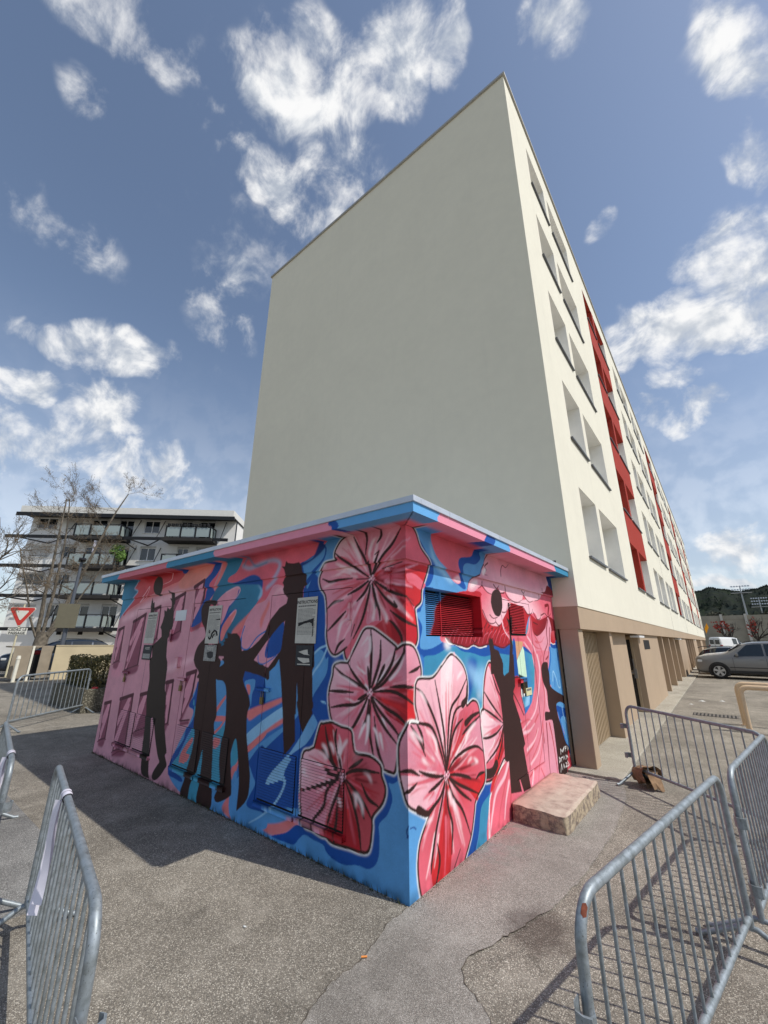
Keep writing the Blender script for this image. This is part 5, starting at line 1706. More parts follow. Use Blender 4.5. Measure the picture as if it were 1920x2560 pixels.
F13 0 11 114 138 40 -11|107 127 94 105 72 61 58 19 66 -15 40 -11 28 8 24 37 28 59 39 74 59 94 79 109
S7 12 24 6|78 202 56 239 35 278
S7 18 16 6|97 174 79 208 65 238
S13 18 25 6|95 179 80 219 60 256
S7 6 30 6|91 215 81 248 70 283
S7 6 25 6|107 219 102 241 103 261
S10 18 27 6|109 187 104 221 103 252
S7 6 15 6|114 162 110 212 110 266
S9 6 29 6|114 161 113 209 111 258
S10 12 24 6|113 166 111 194 112 219
S7 18 28 6|114 156 111 190 112 224
S13 6 18 6|110 151 108 164 102 176
S7 6 26 6|114 144 114 151 112 159
S11 18 13 6|105 157 95 179 81 205
S11 6 20 6|104 156 88 181 78 204
S11 18 21 6|86 175 70 198 51 219
S10 6 24 6|94 164 69 193 49 223
S9 6 35 6|83 181 63 206 45 232
S11 18 25 6|79 181 60 206 38 232
S11 18 16 6|100 160 68 206 39 248
S11 12 18 6|90 171 63 212 34 249
S11 6 22 6|120 203 123 245 127 289
S11 12 26 6|117 185 121 227 122 269
S10 12 17 6|120 171 128 231 142 292
S11 6 25 6|123 199 131 240 135 285
S11 6 29 6|123 176 134 225 146 280
S9 18 23 6|124 183 134 224 142 267
S7 12 26 6|123 176 126 207 137 238
S11 18 19 6|124 176 130 194 133 213
S11 6 17 6|119 155 124 164 124 171
S13 18 26 6|124 176 127 189 130 199
S9 18 19 6|113 153 111 170 109 187
S13 12 24 6|112 166 110 180 109 193
S9 6 12 6|112 192 114 215 111 239
S10 18 17 6|113 168 114 204 111 244
S10 6 30 6|121 167 134 230 154 298
S9 12 17 6|136 225 139 238 143 252
S9 6 27 6|133 200 138 226 149 254
S9 18 36 6|123 163 139 215 161 269
S13 6 22 6|142 192 158 231 181 268
S7 12 17 6|143 189 169 234 195 282
S11 18 23 6|133 166 154 200 181 237
S7 12 30 6|146 189 163 221 188 255
S9 12 29 6|142 172 162 192 176 213
S11 18 23 6|151 184 169 204 186 228
S10 18 15 6|131 163 142 183 158 203
S11 6 16 6|138 176 146 187 152 197
S10 18 17 6|127 169 128 178 133 185
S10 18 20 6|131 172 141 184 144 198
S10 18 32 6|121 155 124 163 128 173
S10 18 16 6|122 158 125 166 129 175
S10 12 25 6|116 145 120 152 122 162
S7 12 20 6|117 146 121 153 122 162
S11 6 20 6|120 163 124 192 134 224
S11 6 19 6|122 172 130 210 141 250
S7 6 14 6|67 156 30 170 -4 183
S11 12 23 6|68 163 39 178 13 192
S11 18 31 6|79 164 55 182 30 200
S11 12 29 6|76 164 37 188 3 212
S10 18 24 6|78 168 53 187 34 204
S11 18 25 6|69 177 42 198 17 221
S11 6 33 6|96 156 66 185 36 216
S7 18 15 6|89 161 55 193 19 224
S11 12 30 6|99 160 88 179 71 199
S10 18 32 6|101 161 90 174 83 189
S13 12 35 6|107 152 98 169 87 186
S7 18 30 6|106 152 95 166 88 182
S11 6 23 6|104 157 102 165 96 172
S7 18 20 6|88 145 79 146 76 148
S10 12 25 6|81 147 48 155 17 162
S10 12 24 6|74 148 59 151 43 155
S9 18 33 6|53 154 32 160 7 165
S11 18 34 6|51 162 36 168 23 173
S13 6 36 6|89 143 64 148 37 153
S7 6 27 6|59 149 49 151 43 152
S9 18 26 6|98 141 76 145 52 150
S9 6 29 6|106 133 95 123 82 115
S7 18 31 6|98 130 79 122 66 114
S9 6 29 6|89 124 87 120 79 119
S10 18 19 6|82 126 62 120 48 112
S11 12 27 6|72 122 66 119 55 115
S11 18 26 6|89 132 66 127 42 121
S11 12 35 6|66 126 55 123 41 120
S13 12 19 6|52 136 27 137 6 135
S9 18 24 6|56 137 43 137 26 137
S13 6 35 6|89 141 41 144 -1 149
S11 12 22 6|76 141 43 143 12 146
S16 18 31 6|118 146 122 156 127 165
S15 12 17 6|119 147 123 154 126 162
S16 6 30 6|132 174 137 180 137 185
S11 6 18 6|130 168 139 185 148 203
S13 6 12 6|140 168 165 199 192 229
S15 18 19 6|125 157 135 177 150 201
S15 6 23 6|141 164 166 190 195 215
S15 18 13 6|148 172 176 199 202 226
S13 12 16 6|131 152 163 181 201 211
S17 6 23 6|132 152 179 185 228 226
S16 6 14 6|165 170 203 191 240 216
S15 12 35 6|137 154 170 180 213 209
S11 12 17 6|147 156 184 178 230 199
S13 18 23 6|147 156 188 177 230 201
S11 18 13 6|143 157 165 168 183 182
S15 12 21 6|158 166 178 180 201 194
S16 12 32 6|122 146 130 155 142 165
S11 18 21 6|130 152 135 156 142 161
S16 6 17 6|120 144 121 147 127 151
S13 6 29 6|126 150 127 154 133 156
S13 18 36 6|120 141 131 146 136 150
S10 12 32 6|134 152 152 164 169 176
S11 6 27 6|138 153 147 162 162 168
S10 12 25 6|149 161 172 175 192 189
S7 12 30 6|174 169 185 176 199 182
S9 6 17 6|161 156 186 168 220 178
S10 12 19 6|133 148 170 167 209 186
S9 18 23 6|154 145 195 154 244 160
S10 12 21 6|169 156 204 165 237 177
S9 6 34 6|143 143 169 145 190 151
S13 18 29 6|146 144 168 146 189 151
S11 18 34 6|145 148 150 150 161 153
S13 18 28 6|141 146 151 150 167 153
S13 18 33 6|126 143 131 145 139 147
S16 18 33 6|133 144 148 150 163 154
S17 6 35 6|127 142 146 148 167 154
S16 18 21 6|146 146 164 153 190 156
S17 12 34 6|133 142 165 148 196 155
S17 12 15 6|156 138 191 136 225 136
S17 12 25 6|165 136 195 135 221 134
S17 12 34 6|162 128 192 120 224 115
S16 12 35 6|169 128 187 124 212 119
S16 6 17 6|143 131 165 125 191 118
S15 6 35 6|129 135 153 129 178 122
S13 6 15 6|134 133 145 130 159 126
S11 6 25 6|160 126 180 121 195 117
S16 6 29 6|141 132 177 123 210 114
S11 12 33 6|147 132 178 125 212 120
S11 12 12 6|146 132 193 124 242 115
S11 6 24 6|140 132 188 120 240 106
S17 6 28 6|176 122 202 113 235 105
S13 12 22 6|138 128 166 116 194 104
S17 12 14 6|168 122 205 111 242 99
S15 12 30 6|147 122 168 114 185 104
S16 18 22 6|153 121 182 109 207 96
S15 12 18 6|138 125 155 117 170 108
S11 6 19 6|158 112 184 97 207 82
S15 12 25 6|125 132 143 122 159 114
S13 12 31 6|139 125 147 119 159 114
S16 18 35 6|132 128 136 123 144 120
S17 12 33 6|123 133 140 124 157 113
S16 18 18 6|148 119 154 115 164 109
S11 6 15 6|133 127 148 119 164 109
S15 18 21 6|132 125 158 105 188 83
S11 18 26 6|133 124 152 108 173 93
S11 12 35 6|132 119 153 97 172 73
S11 18 27 6|144 105 164 81 191 52
S15 18 28 6|126 122 148 92 170 62
S11 6 34 6|145 96 152 87 158 78
S13 6 29 6|130 118 143 99 158 80
S13 6 32 6|131 117 146 97 161 77
S15 12 15 6|126 124 134 116 138 109
S13 6 22 6|126 123 133 116 136 111
S10 18 26 6|131 117 134 111 142 102
S11 18 24 6|128 120 135 109 145 98
S11 6 16 6|142 101 153 86 162 72
S9 18 17 6|125 125 142 106 153 89
S9 18 32 6|134 100 148 75 159 49
S10 18 22 6|132 99 152 57 167 19
S9 6 31 6|129 102 142 63 159 25
S13 18 25 6|122 117 139 63 158 11
S13 18 24 6|117 114 122 79 126 45
S10 12 14 6|123 70 126 47 129 22
S11 12 17 6|115 117 115 90 118 63
S13 12 29 6|113 71 116 57 112 44
S13 6 25 6|117 114 120 98 121 82
S11 12 13 6|119 110 117 102 121 95
S10 12 28 6|116 128 121 109 121 90
S15 6 35 6|118 119 118 108 122 97
S13 6 19 6|118 117 119 112 121 104
S15 18 25 6|116 125 121 95 123 66
S13 18 24 6|119 92 119 75 122 58
S16 18 17 6|116 92 117 76 117 59
S13 6 22 6|113 74 112 48 112 22
S15 12 27 6|105 104 95 58 81 15
S11 6 32 6|107 78 104 39 97 3
S16 12 17 6|101 98 92 61 77 27
S15 6 21 6|99 87 87 54 81 23
S11 6 18 6|95 98 78 63 64 31
S16 18 21 6|94 96 89 79 79 65
S15 6 33 6|106 122 100 107 91 94
S11 18 24 6|105 121 91 101 82 79
S15 6 33 6|111 133 106 123 103 115
S17 6 31 6|111 131 106 121 101 111
S9 12 24 6|109 130 103 125 102 118
S10 18 27 6|111 134 108 128 105 124
S11 18 36 6|105 122 91 97 79 76
S13 12 15 6|104 121 94 107 89 94
S13 18 15 6|88 84 78 61 67 38
S9 12 33 6|103 117 87 91 76 65
S10 18 26 6|96 93 85 70 78 49
S7 6 35 6|105 117 84 76 69 35
S11 6 25 6|100 103 85 67 73 34
S10 6 16 6|83 61 76 42 67 23
S7 12 13 6|85 82 65 50 52 18
S10 6 29 6|72 65 58 40 44 17
S13 12 24 6|98 115 73 82 53 51
S11 18 13 6|91 108 71 81 53 56
S9 18 21 6|70 93 49 76 35 57
S11 18 22 6|97 121 71 98 48 74
S9 6 18 6|93 119 67 93 40 70
S13 6 24 6|75 103 58 91 45 76
S7 6 31 6|88 117 76 109 69 102
S11 12 13 6|103 129 84 116 69 101
S11 6 31 6|96 124 83 115 76 107
S11 18 29 6|98 125 89 119 82 112
S9 6 32 6|106 131 97 124 91 117
S13 6 30 6|105 131 96 125 91 119
S19 0 14 14|26 289 37 297 79 296 110 313 138 330 153 334 171 327 194 312 207 291 208 264 201 238 227 244 247 238 255 219 256 190 261 150 264 114 257 95 234 84 215 73 208 58 193 29 171 7 152 -7 107 -14 70 -17 40 -12 28 8 23 37 27 60 37 75 58 95 47 97 26 108 0 123 -12 146 -21 167 -23 189 -20 210 0 229 6 234 31 232 24 259 26 289
S19 0 30 -1000|114 138 99 175 74 216 41 228 10 233
S19 0 30 -1000|50 179 33 205 10 229
S19 0 30 -1000|47 190 40 212 27 229
S19 0 30 -1000|114 138 109 168 86 222 50 270 25 285
S19 0 30 -1000|114 138 113 192 104 235 87 292
S19 0 30 -1000|114 138 122 181 138 237 173 259 209 289
S19 0 30 -1000|114 138 126 171 151 230 190 242
S19 0 30 -1000|114 138 138 188 158 208 183 217
S19 0 30 -1000|179 191 200 198 254 213
S19 0 30 -1000|114 138 144 156 195 164 236 161 261 148
S19 0 30 -1000|114 138 150 131 190 119 203 113
S19 0 30 -1000|223 108 239 113 260 112
S19 0 30 -1000|114 138 153 116 187 101 229 83
S19 0 30 -1000|114 138 85 142 52 152 31 161
S19 0 30 -1000|31 155 8 166 -21 171
S19 0 30 -1000|114 138 84 130 58 126
S19 0 30 -1000|24 146 7 141 -9 140
S19 0 30 -1000|114 138 94 112 63 101 49 97
S19 0 30 -1000|114 138 97 104 76 68 61 33 58 19
S19 0 30 -1000|114 138 116 91 128 62 122 23
S19 0 30 -1000|114 138 134 102 165 73 190 30
S19 0 30 -1000|114 138 160 102 199 79
S19 0 30 -1000|78 50 84 26 71 -1
S19 0 26 -1000|151 20 128 1
S19 0 60 20|194 208 223 217 253 220
S19 0 70 20|186 242 203 252 207 273
S19 0 60 20|26 110 52 98 74 103
F10 14|39 190 20 210 14 222 44 203 36 204 5 223 12 212
F10 14|87 174 85 196 63 214 54 216 76 198
F10 14|132 269 136 298 152 318 140 319 125 298
F10 14|166 287 194 301 182 302
F10 14|61 256 44 276 35 277
F10 14|94 158 61 165 47 176 38 178 52 166
F10 14|187 172 204 187 237 202 225 203 193 189
F10 14|192 140 219 145 238 134 217 134 206 136 226 136 207 148
F10 14|128 88 127 109 117 112
F10 14|45 85 67 87 58 90
F10 14|140 76 138 94 128 97
S21 0 20 20|6 234 13 236 31 232
S7 0 30 30|114 138 115 138
S10 0 14 14|114 139 114 139
S7 0 22 22|108 138 108 138
S10 0 10 10|107 139 107 138
S7 0 22 22|120 135 120 134
S10 0 10 10|119 135 119 135
S7 0 20 20|115 133 115 133
S10 0 9 9|114 133 114 133
S7 0 18 18|110 143 110 142
S10 0 8 8|109 143 109 143
S7 0 24 24|120 141 120 141
S10 0 11 11|119 142 119 142
S7 0 16 16|124 137 124 136
S10 0 7 7|123 137 124 137
S7 0 18 18|111 131 112 131
S10 0 8 8|110 131 111 131
S4 0 10 10|0 96 -5 90 -2 83
S4 0 10 10|4 92 13 91 19 87
S4 0 10 10|-1 84 -4 83
S17 0 50 50|759 467 793 470 779 442
S17 0 20 20|759 467 757 460
S21 0 11 11|747 67 746 54
S21 0 11 11|747 67 760 58
S21 0 11 11|760 58 783 66
S21 0 11 11|766 56 783 65
S21 0 11 11|791 65 789 54
S21 0 11 11|791 65 804 64
S21 0 11 11|791 60 800 60
S21 0 11 11|812 62 812 53
S21 0 11 11|822 58 821 53
S21 0 11 11|728 50 726 37
S21 0 11 11|727 49 740 42 726 37
S21 0 11 11|746 45 746 36
S21 0 11 11|765 45 766 37
S21 0 11 11|773 44 779 35
S21 0 11 11|790 44 794 33
S21 0 11 11|802 41 808 34
S21 0 11 11|825 41 827 32
S21 0 11 11|837 38 838 31
S21 0 11 11|746 45 760 44
S21 0 11 11|790 43 808 35
S21 0 11 11|741 30 728 13
S21 0 11 11|741 30 746 16
S21 0 11 11|761 27 760 17
S21 0 11 11|761 26 767 17
S21 0 11 11|780 26 793 22
S21 0 11 11|793 22 777 16
S21 0 11 11|777 16 794 15
S21 0 11 11|798 27 806 20
S21 0 11 11|803 23 812 15
S21 0 11 11|812 15 798 14
F21 60|265 250 263 248 257 248 252 249 250 252 252 254 258 254 263 253
F21 50|144 356 142 354 138 354 134 354 132 356 134 358 138 359 143 358'''}
def _spline(P,closed,n=5):
    P=np.asarray(P,float)
    if len(P)<3: return P
    if closed: Q=np.vstack([P[-1:],P,P[:2]])
    else: Q=np.vstack([2*P[0]-P[1],P,2*P[-1]-P[-2]])
    out=[]; t=np.linspace(0,1,n,endpoint=False)[:,None]
    for i in range(len(Q)-3):
        a,b,c,d=Q[i:i+4]
        out.append(.5*(2*b+(c-a)*t+(2*a-5*b+4*c-d)*t*t+(3*b-a-3*c+d)*t**3))
    r=np.vstack(out)
    return r if closed else np.vstack([r,P[-1:]])
def _box(a,r):
    if r<1: return a
    k=2*r+1
    for ax in (0,1):
        p=[(0,0),(0,0)]; p[ax]=(r+1,r)
        c=np.cumsum(np.pad(a,p,mode='edge'),axis=ax)
        n=a.shape[ax]
        a=(np.take(c,range(k,k+n),ax)-np.take(c,range(0,n),ax))/k
    return a
def paint_raster(data,pal,width,height,res=.005):
    """Painted wall as a linear colour grid, [row=z][col=u]."""
    W=int(round(width/res))+1; H=int(round(height/res))+1
    lin=lambda c:(np.where(np.array(c)/255.<=.04045,np.array(c)/255./12.92,((np.array(c)/255.+.055)/1.055)**2.4))
    img=np.zeros((H,W,3))+.5
    SS=2
    for line in data.split('\n'):
        h,p=line.split('|'); kind=h[0]; h=list(map(int,h[1:].split())); P=np.array(list(map(int,p.split())),float).reshape(-1,2)/200.
        col=lin(pal[h[0]]); soft=h[1]/1000.; rest=h[2:]
        w0=w1=0
        if kind=='S': w0,w1=rest[0]/1000.,rest[1]/1000.; rest=rest[2:]
        pad=soft*2+w0+.03
        if kind=='F': P=_spline(P,True)
        if kind=='S': P=_spline(P,False,4)
        lo=np.maximum(P.min(0)-pad,-.02); hi=np.minimum(P.max(0)+pad,(width+.02,height+.02))
        x0,x1=int(max(lo[0]/res,0)),int(min(hi[0]/res+1,W)); y0,y1=int(max(lo[1]/res,0)),int(min(hi[1]/res+1,H))
        if x1<=x0 or y1<=y0: continue
        if kind in 'FP':
            h_,w_=(y1-y0)*SS,(x1-x0)*SS
            fl=np.zeros((h_,w_+1),np.int32)
            A=P; B=np.roll(P,-1,0)
            ys=(y0+(np.arange(h_)+.5)/SS-.5)*res
            for a,b in zip(A,B):
                if a[1]==b[1]: continue
                y_lo,y_hi=min(a[1],b[1]),max(a[1],b[1])
                i=np.nonzero((ys>=y_lo)&(ys<y_hi))[0]
                if not len(i): continue
                xs=a[0]+(ys[i]-a[1])*(b[0]-a[0])/(b[1]-a[1])
                c=np.clip(np.ceil((xs/res-x0+.5)*SS-.5),0,w_).astype(int)
                np.add.at(fl,(i,c),1)
            m=(np.cumsum(fl,1)[:,:w_]&1).astype(float).reshape(y1-y0,SS,x1-x0,SS).mean((1,3))
        else:
            m=np.zeros((y1-y0,x1-x0)); n=max(len(P)-1,1)
            X=(np.arange(x0,x1))*res; Y=(np.arange(y0,y1))*res
            for i in range(len(P)-1):
                a,b=P[i],P[i+1]; r=max(w0*(.30+.75*math.sin(math.pi*(.06+.94*i/n))) if w1<0 else w0+(w1-w0)*i/n,.006)/2
                e=r+res
                cx0=max(int((min(a[0],b[0])-e)/res)-x0,0); cx1=min(int((max(a[0],b[0])+e)/res)+2-x0,x1-x0)
                cy0=max(int((min(a[1],b[1])-e)/res)-y0,0); cy1=min(int((max(a[1],b[1])+e)/res)+2-y0,y1-y0)
                if cx1<=cx0 or cy1<=cy0: continue
                gx=X[cx0:cx1][None,:]; gy=Y[cy0:cy1][:,None]
                d=b-a; L2=max(d@d,1e-9); t=np.clip(((gx-a[0])*d[0]+(gy-a[1])*d[1])/L2,0,1)
                dist=np.hypot(gx-a[0]-t*d[0],gy-a[1]-t*d[1])
                s=m[cy0:cy1,cx0:cx1]; np.maximum(s,np.clip((r-dist)/res+.5,0,1),out=s)
        if soft:
            r=int(round(soft/res*.6)); 
            if r>=1: m=_box(_box(m,r),r)
        c=col[None,None,:]
        if len(rest)>=5:
            c2=lin(pal[rest[0]]); g=np.array(rest[1:5])/200.; d=g[2:]-g[:2]; L2=max(d@d,1e-6)
            X=(np.arange(x0,x1))*res; Y=(np.arange(y0,y1))*res
            t=np.clip(((X[None,:]-g[0])*d[0]+(Y[:,None]-g[1])*d[1])/L2,0,1)[:,:,None]
            c=col*(1-t)+c2*t
        s=img[y0:y1,x0:x1]; s+= (c-s)*m[:,:,None]
    # hand-painted unevenness: slow patches and fine spray speckle
    rs=np.random.RandomState(4); f=np.zeros((H,W))
    for r,a in ((40,.9),(14,.5),(4,.25)):
        n=_box(_box(rs.randn(H,W),r),r); f+=a*n/n.std()
    z=np.arange(H)[:,None]*res; g=_box(_box(rs.randn(H,W),5),5); g/=g.std()
    grime=np.clip((.10-z)/.10,0,1)*np.clip(.45+.35*g,0,1); img*=(1-.55*grime)[:,:,None]
    img*=np.clip(1+.055*f+.03*rs.randn(H,W),.5,1.5)[:,:,None]
    return np.clip(img,0,.95)
# ------------------------------------------------------------------ painted annex
LW,DW,ZF,OV=6.49,4.19,2.813,.311
PL=paint_raster(MURAL['L'],PAL,6.5,2.83); PR=paint_raster(MURAL['R'],PAL,4.2,2.83)
def samp(A,u,v):
    u=np.clip(np.asarray(u)/.005,0,A.shape[1]-1.001); v=np.clip(np.asarray(v)/.005,0,A.shape[0]-1.001)
    i=v.astype(int); j=u.astype(int); a=(v-i)[:,None]; b=(u-j)[:,None]
    return A[i,j]*(1-a)*(1-b)+A[i+1,j]*a*(1-b)+A[i,j+1]*(1-a)*b+A[i+1,j+1]*a*b
def painted(name,V,F,colors,parent,smooth=False):
    me=bpy.data.meshes.new(name); me.vertices.add(len(V)); me.vertices.foreach_set('co',np.asarray(V,np.float32).ravel())
    F=np.asarray(F,np.int32); n=len(F); me.loops.add(n*4); me.loops.foreach_set('vertex_index',F.ravel()); me.polygons.add(n)
    me.polygons.foreach_set('loop_start',np.arange(0,n*4,4,dtype=np.int32)); me.polygons.foreach_set('loop_total',np.full(n,4,np.int32))
    me.update(calc_edges=True); me.validate()
    a=me.color_attributes.new('paint','FLOAT_COLOR','POINT'); c=np.ones((len(V),4),np.float32); c[:,:3]=colors; a.data.foreach_set('color',c.ravel())
    me.materials.append(MATS['mural_paint']); return link(name,me,parent)
def lines(a,b,step0,step1,extra):
    out=[a]; 
    while out[-1]<b: out.append(out[-1]+step0+(step1-step0)*(out[-1]-a)/(b-a))
    out=[x for x in out if a<=x<=b and all(abs(x-e)>step0*.45 for e in extra)]
    return np.array(sorted(set(out+[a,b]+[e for e in extra if a<=e<=b])))
def wallgrid(wall,us,vs,holes,off=None):
    """grid on a wall, skipping cells in holes; off(u,v)-> outward offset"""
    U,Vv=np.meshgrid(us,vs); u=U.ravel(); v=Vv.ravel(); o=np.where(v>2.499,.026,0.0) if off is None else off(u,v)
    col=samp(PL if wall=='L' else PR,np.clip(u,0,None),v)
    if wall=='L': P=np.stack([-u+np.where(u<1e-6,o,0),-o,v],1)
    else: P=np.stack([o,u-np.where(u<1e-6,o,0),v],1)
    nu=len(us); I,J=np.meshgrid(np.arange(len(vs)-1),np.arange(nu-1),indexing='ij'); I=I.ravel();J=J.ravel()
    cu=(us[J]+us[J+1])/2; cv=(vs[I]+vs[I+1])/2; keep=np.ones(len(I),bool)
    for (a,b,c,d) in holes: keep&=~((cu>a)&(cu<b)&(cv>c)&(cv<d))
    I=I[keep];J=J[keep]; q=np.stack([I*nu+J,I*nu+J+1,(I+1)*nu+J+1,(I+1)*nu+J],1)
    if wall=='L': q=q[:,::-1]
    return P,q,col
ax=tag(empty('painted_annex',(0,0,0)),'low flat roofed utility annex covered in a mural of pink flowers and dark figures','building')
DOORS=[(.64,1.93),(2.46,3.78),(4.38,5.72)]; DZ=(.22,2.30); SE=.006
holesL=[(a,b,DZ[0],DZ[1]) for a,b in DOORS]
usL=lines(0,LW,.0075,.014,[e for h in holesL for e in h[:2]]); vsL=lines(0,ZF,.0075,.0075,[DZ[0],DZ[1],2.499,2.501])
V,F,Cc=wallgrid('L',usL,vsL,holesL); wl_=painted('front_wall',V,F,Cc,ax)
VR1=(.31,1.475,1.84,2.285); VR2=(2.295,2.825,1.87,2.28); RD=(2.10,3.06,.305,2.31)
holesR=[VR1,RD]
usR=lines(0,DW,.0075,.012,[VR1[0],VR1[1],RD[0],RD[1]]); vsR=lines(0,ZF,.0075,.0075,[VR1[2],VR1[3],RD[2],RD[3],2.499,2.501])
V,F,Cc=wallgrid('R',usR,vsR,holesR); painted('side_wall',V,F,Cc,ax)
# far end wall, closing plates and dark core
def pl(name,mb,col):
    me=mb.mesh(name,MATS['mural_paint']); a=me.color_attributes.new('paint','FLOAT_COLOR','POINT')
    a.data.foreach_set('color',np.tile(np.array(srgb(col),np.float32),len(me.vertices))); return link(name,me,ax)
pl('end_wall',MB().quad((-LW,DW,0),(-LW,0,0),(-LW,0,ZF),(-LW,DW,ZF)),(226,142,168))
MB().box((-LW+.05,.07,0),(-.16,DW-.02,ZF-.01)).build('core',MATS['dark_gap'],ax)
def reveal_ring(wall,r,depth):
    a,b,c,d=r; V=[];F=[];C_=[]
    n=24
    for (p,q) in (((a,c),(b,c)),((b,c),(b,d)),((b,d),(a,d)),((a,d),(a,c))):
        for i in range(n+1):
            t=i/n; u=p[0]+(q[0]-p[0])*t; v=p[1]+(q[1]-p[1])*t
            for o in (0,depth):
                V.append((-u,o,v) if wall=='L' else (-o,u,v)); C_.append((u,v))
        k=len(V)-2*(n+1)
        for i in range(n): F.append((k+2*i,k+2*i+1,k+2*i+3,k+2*i+2))
    C_=np.array(C_); cu=np.clip(C_[:,0],a+.0,b); return painted('vent_reveal' if depth>.05 else 'door_reveal',V,F,samp(PL if wall=='L' else PR,cu,C_[:,1]),ax)
def louvre(name,wall,a,b,c,d,o0,o1,pitch,parent,cov=.62,thick=.004):
    """slats between u=a..b, z=c..d; inner edge offset o0, outer edge o1 (outward +)"""
    nz=int((d-c)/pitch); V=[];F=[];C_=[]; nu=max(2,int((b-a)/.012)); us=np.linspace(a,b,nu)
    A=PL if wall=='L' else PR
    for i in range(nz):
        zt=d-i*pitch; prof=[(o0,zt),(o1,zt-pitch*cov),(o1,zt-pitch*cov-thick),(o0-.002,zt-thick)]
        k=len(V)
        for (o,z) in prof:
            for u in us: V.append((-u,-o,z) if wall=='L' else (o,u,z)); C_.append((u,zt-pitch*.4))
        for r in range(3):
            for j in range(nu-1):
                F.append((k+r*nu+j,k+(r+1)*nu+j,k+(r+1)*nu+j+1,k+r*nu+j+1))
    C_=np.array(C_); o=painted(name,V,F,samp(A,C_[:,0],C_[:,1])*.97,parent); tag(o,kind='stuff'); return o
def strip(name,wall,a,b,c,d,o0,o1,parent):
    """painted box on a wall"""
    V=[];F=[]; nu=max(2,int((b-a)/.02)); nv=max(2,int((d-c)/.02)); us=np.linspace(a,b,nu); vs=np.linspace(c,d,nv)
    U,Z=np.meshgrid(us,vs); u=U.ravel(); v=Z.ravel()
    f=np.stack([-u,np.full_like(u,-o1),v],1) if wall=='L' else np.stack([np.full_like(u,o1),u,v],1)
    V=f.tolist(); C_=list(zip(u,v)); F=[(i*nu+j,i*nu+j+1,(i+1)*nu+j+1,(i+1)*nu+j) for i in range(nv-1) for j in range(nu-1)]
    edge=[i for i in range(nu)]+[r*nu+nu-1 for r in range(1,nv)]+[(nv-1)*nu+j for j in range(nu-2,-1,-1)]+[r*nu for r in range(nv-2,0,-1)]
    k=len(V)
    for e in edge:
        uu,vv=u[e],v[e]; V.append((-uu,-o0,vv) if wall=='L' else (o0,uu,vv)); C_.append((uu,vv))
    m=len(edge)
    for i in range(m): F.append((edge[i],edge[(i+1)%m],k+(i+1)%m,k+i))
    C_=np.array(C_); return painted(name,V,F,samp(PL if wall=='L' else PR,C_[:,0],C_[:,1]),parent)
for di,(a,b) in enumerate(DOORS):
    reveal_ring('L',(a,b,*DZ),.03)
    mid=(a+b)/2
    for li,(p,q) in enumerate(((a+SE,mid-SE/2),(mid+SE/2,b-SE))):
        vz=(.265,.735)
        us=lines(p,q,.0085,.0085,[p+.03,q-.03]); vs=lines(DZ[0]+SE,DZ[1]-SE,.0085,.0085,[vz[0],vz[1]])
        V,F,Cc=wallgrid('L',us,vs,[(p+.03,q-.03,*vz)],off=lambda u,v:np.full_like(u,-.004))
        dl=painted('door_leaf',V,F,Cc,ax)
        MB().box((-(q-.03),.004,vz[0]),(-(p+.03),.012,vz[1])).build('vent_backing',MATS['dark_gap'],dl)
        louvre('louvre','L',p+.032,q-.032,vz[0]+.01,vz[1]-.004,.004,.011,.0235,dl,.72,.002)
        strip('vent_lip','L',p+.01,q-.012,.215,.262,-.004,.030,dl)
        # latch and padlock
    simple('brass',(120,104,66),.4,.7) if di==0 else None
    uh=b+.06 if di else b+.07
    dl=[o for o in ax.children if o.name.startswith('door_leaf')][-1]
    zh=1.27
    strip('hasp','L',b-.12,b+.12,zh,zh+.035,-.004,.022,dl)
    MB().box((-(b+.02),-.028,zh-.13),(-(b-.03),-.008,zh-.06)).tube([(-(b+.012),-.018,zh-.06),(-(b+.012),-.018,zh+.0),(-(b-.022),-.018,zh+.0),(-(b-.022),-.018,zh-.06)],.005,6).build('padlock',MATS['brass'],dl)
for (u,z,w,h,dp) in ((.655,2.07,.035,.17,.03),(.17,2.30,.035,.15,.03),(.17,2.42,.05,.04,.03),(3.94,1.50,.09,.14,.05),(4.30,1.86,.06,.17,.03)):
    strip('hinge_box','L',u-w/2,u+w/2,z-h/2,z+h/2,0.0,dp,ax)
# side vents and door
reveal_ring('R',VR1,.15)
MB().box((-.156,VR1[0]-.01,VR1[2]-.01),(-.15,VR1[1]+.01,VR1[3]+.01)).build('vent_backing',MATS['dark_gap'],ax)
louvre('louvre','R',VR1[0]+.005,.745,VR1[2],VR1[3]-.02,-.145,-.105,.0195,ax,.74); louvre('louvre','R',.755,VR1[1]-.005,VR1[2],VR1[3]-.02,-.145,-.105,.0195,ax,.74)
strip('vent_post','R',.742,.758,VR1[2],VR1[3],-.15,-.10,ax)
reveal_ring('R',RD,.03)
mid=2.535
for p,q in ((RD[0]+SE,mid-SE/2),(mid+SE/2,RD[1]-SE)):
    hl=VR2 if p<2.6 else None
    ex=[VR2[0],min(VR2[1],q)] if p<2.4 else [min(VR2[1],q)]
    us=lines(p,q,.0085,.0085,[e for e in ex if p<e<q]); vs=lines(RD[2]+SE,RD[3]-SE,.0085,.0085,[VR2[2],VR2[3]])
    V,F,Cc=wallgrid('R',us,vs,[],off=lambda u,v:np.full_like(u,-.004)); painted('door_leaf',V,F,Cc,ax)
ld=[o for o in ax.children if o.name.startswith('door_leaf')][-1]
MB().box((-.003,VR2[0],VR2[2]),(-.0005,VR2[1],VR2[3])).build('vent_backing',MATS['dark_gap'],ld)
louvre('louvre','R',VR2[0],VR2[1],VR2[2],VR2[3],.001,.016,.0205,ld)
strip('hasp','R',mid-.14,mid+.08,1.30,1.345,-.004,.035,ld)
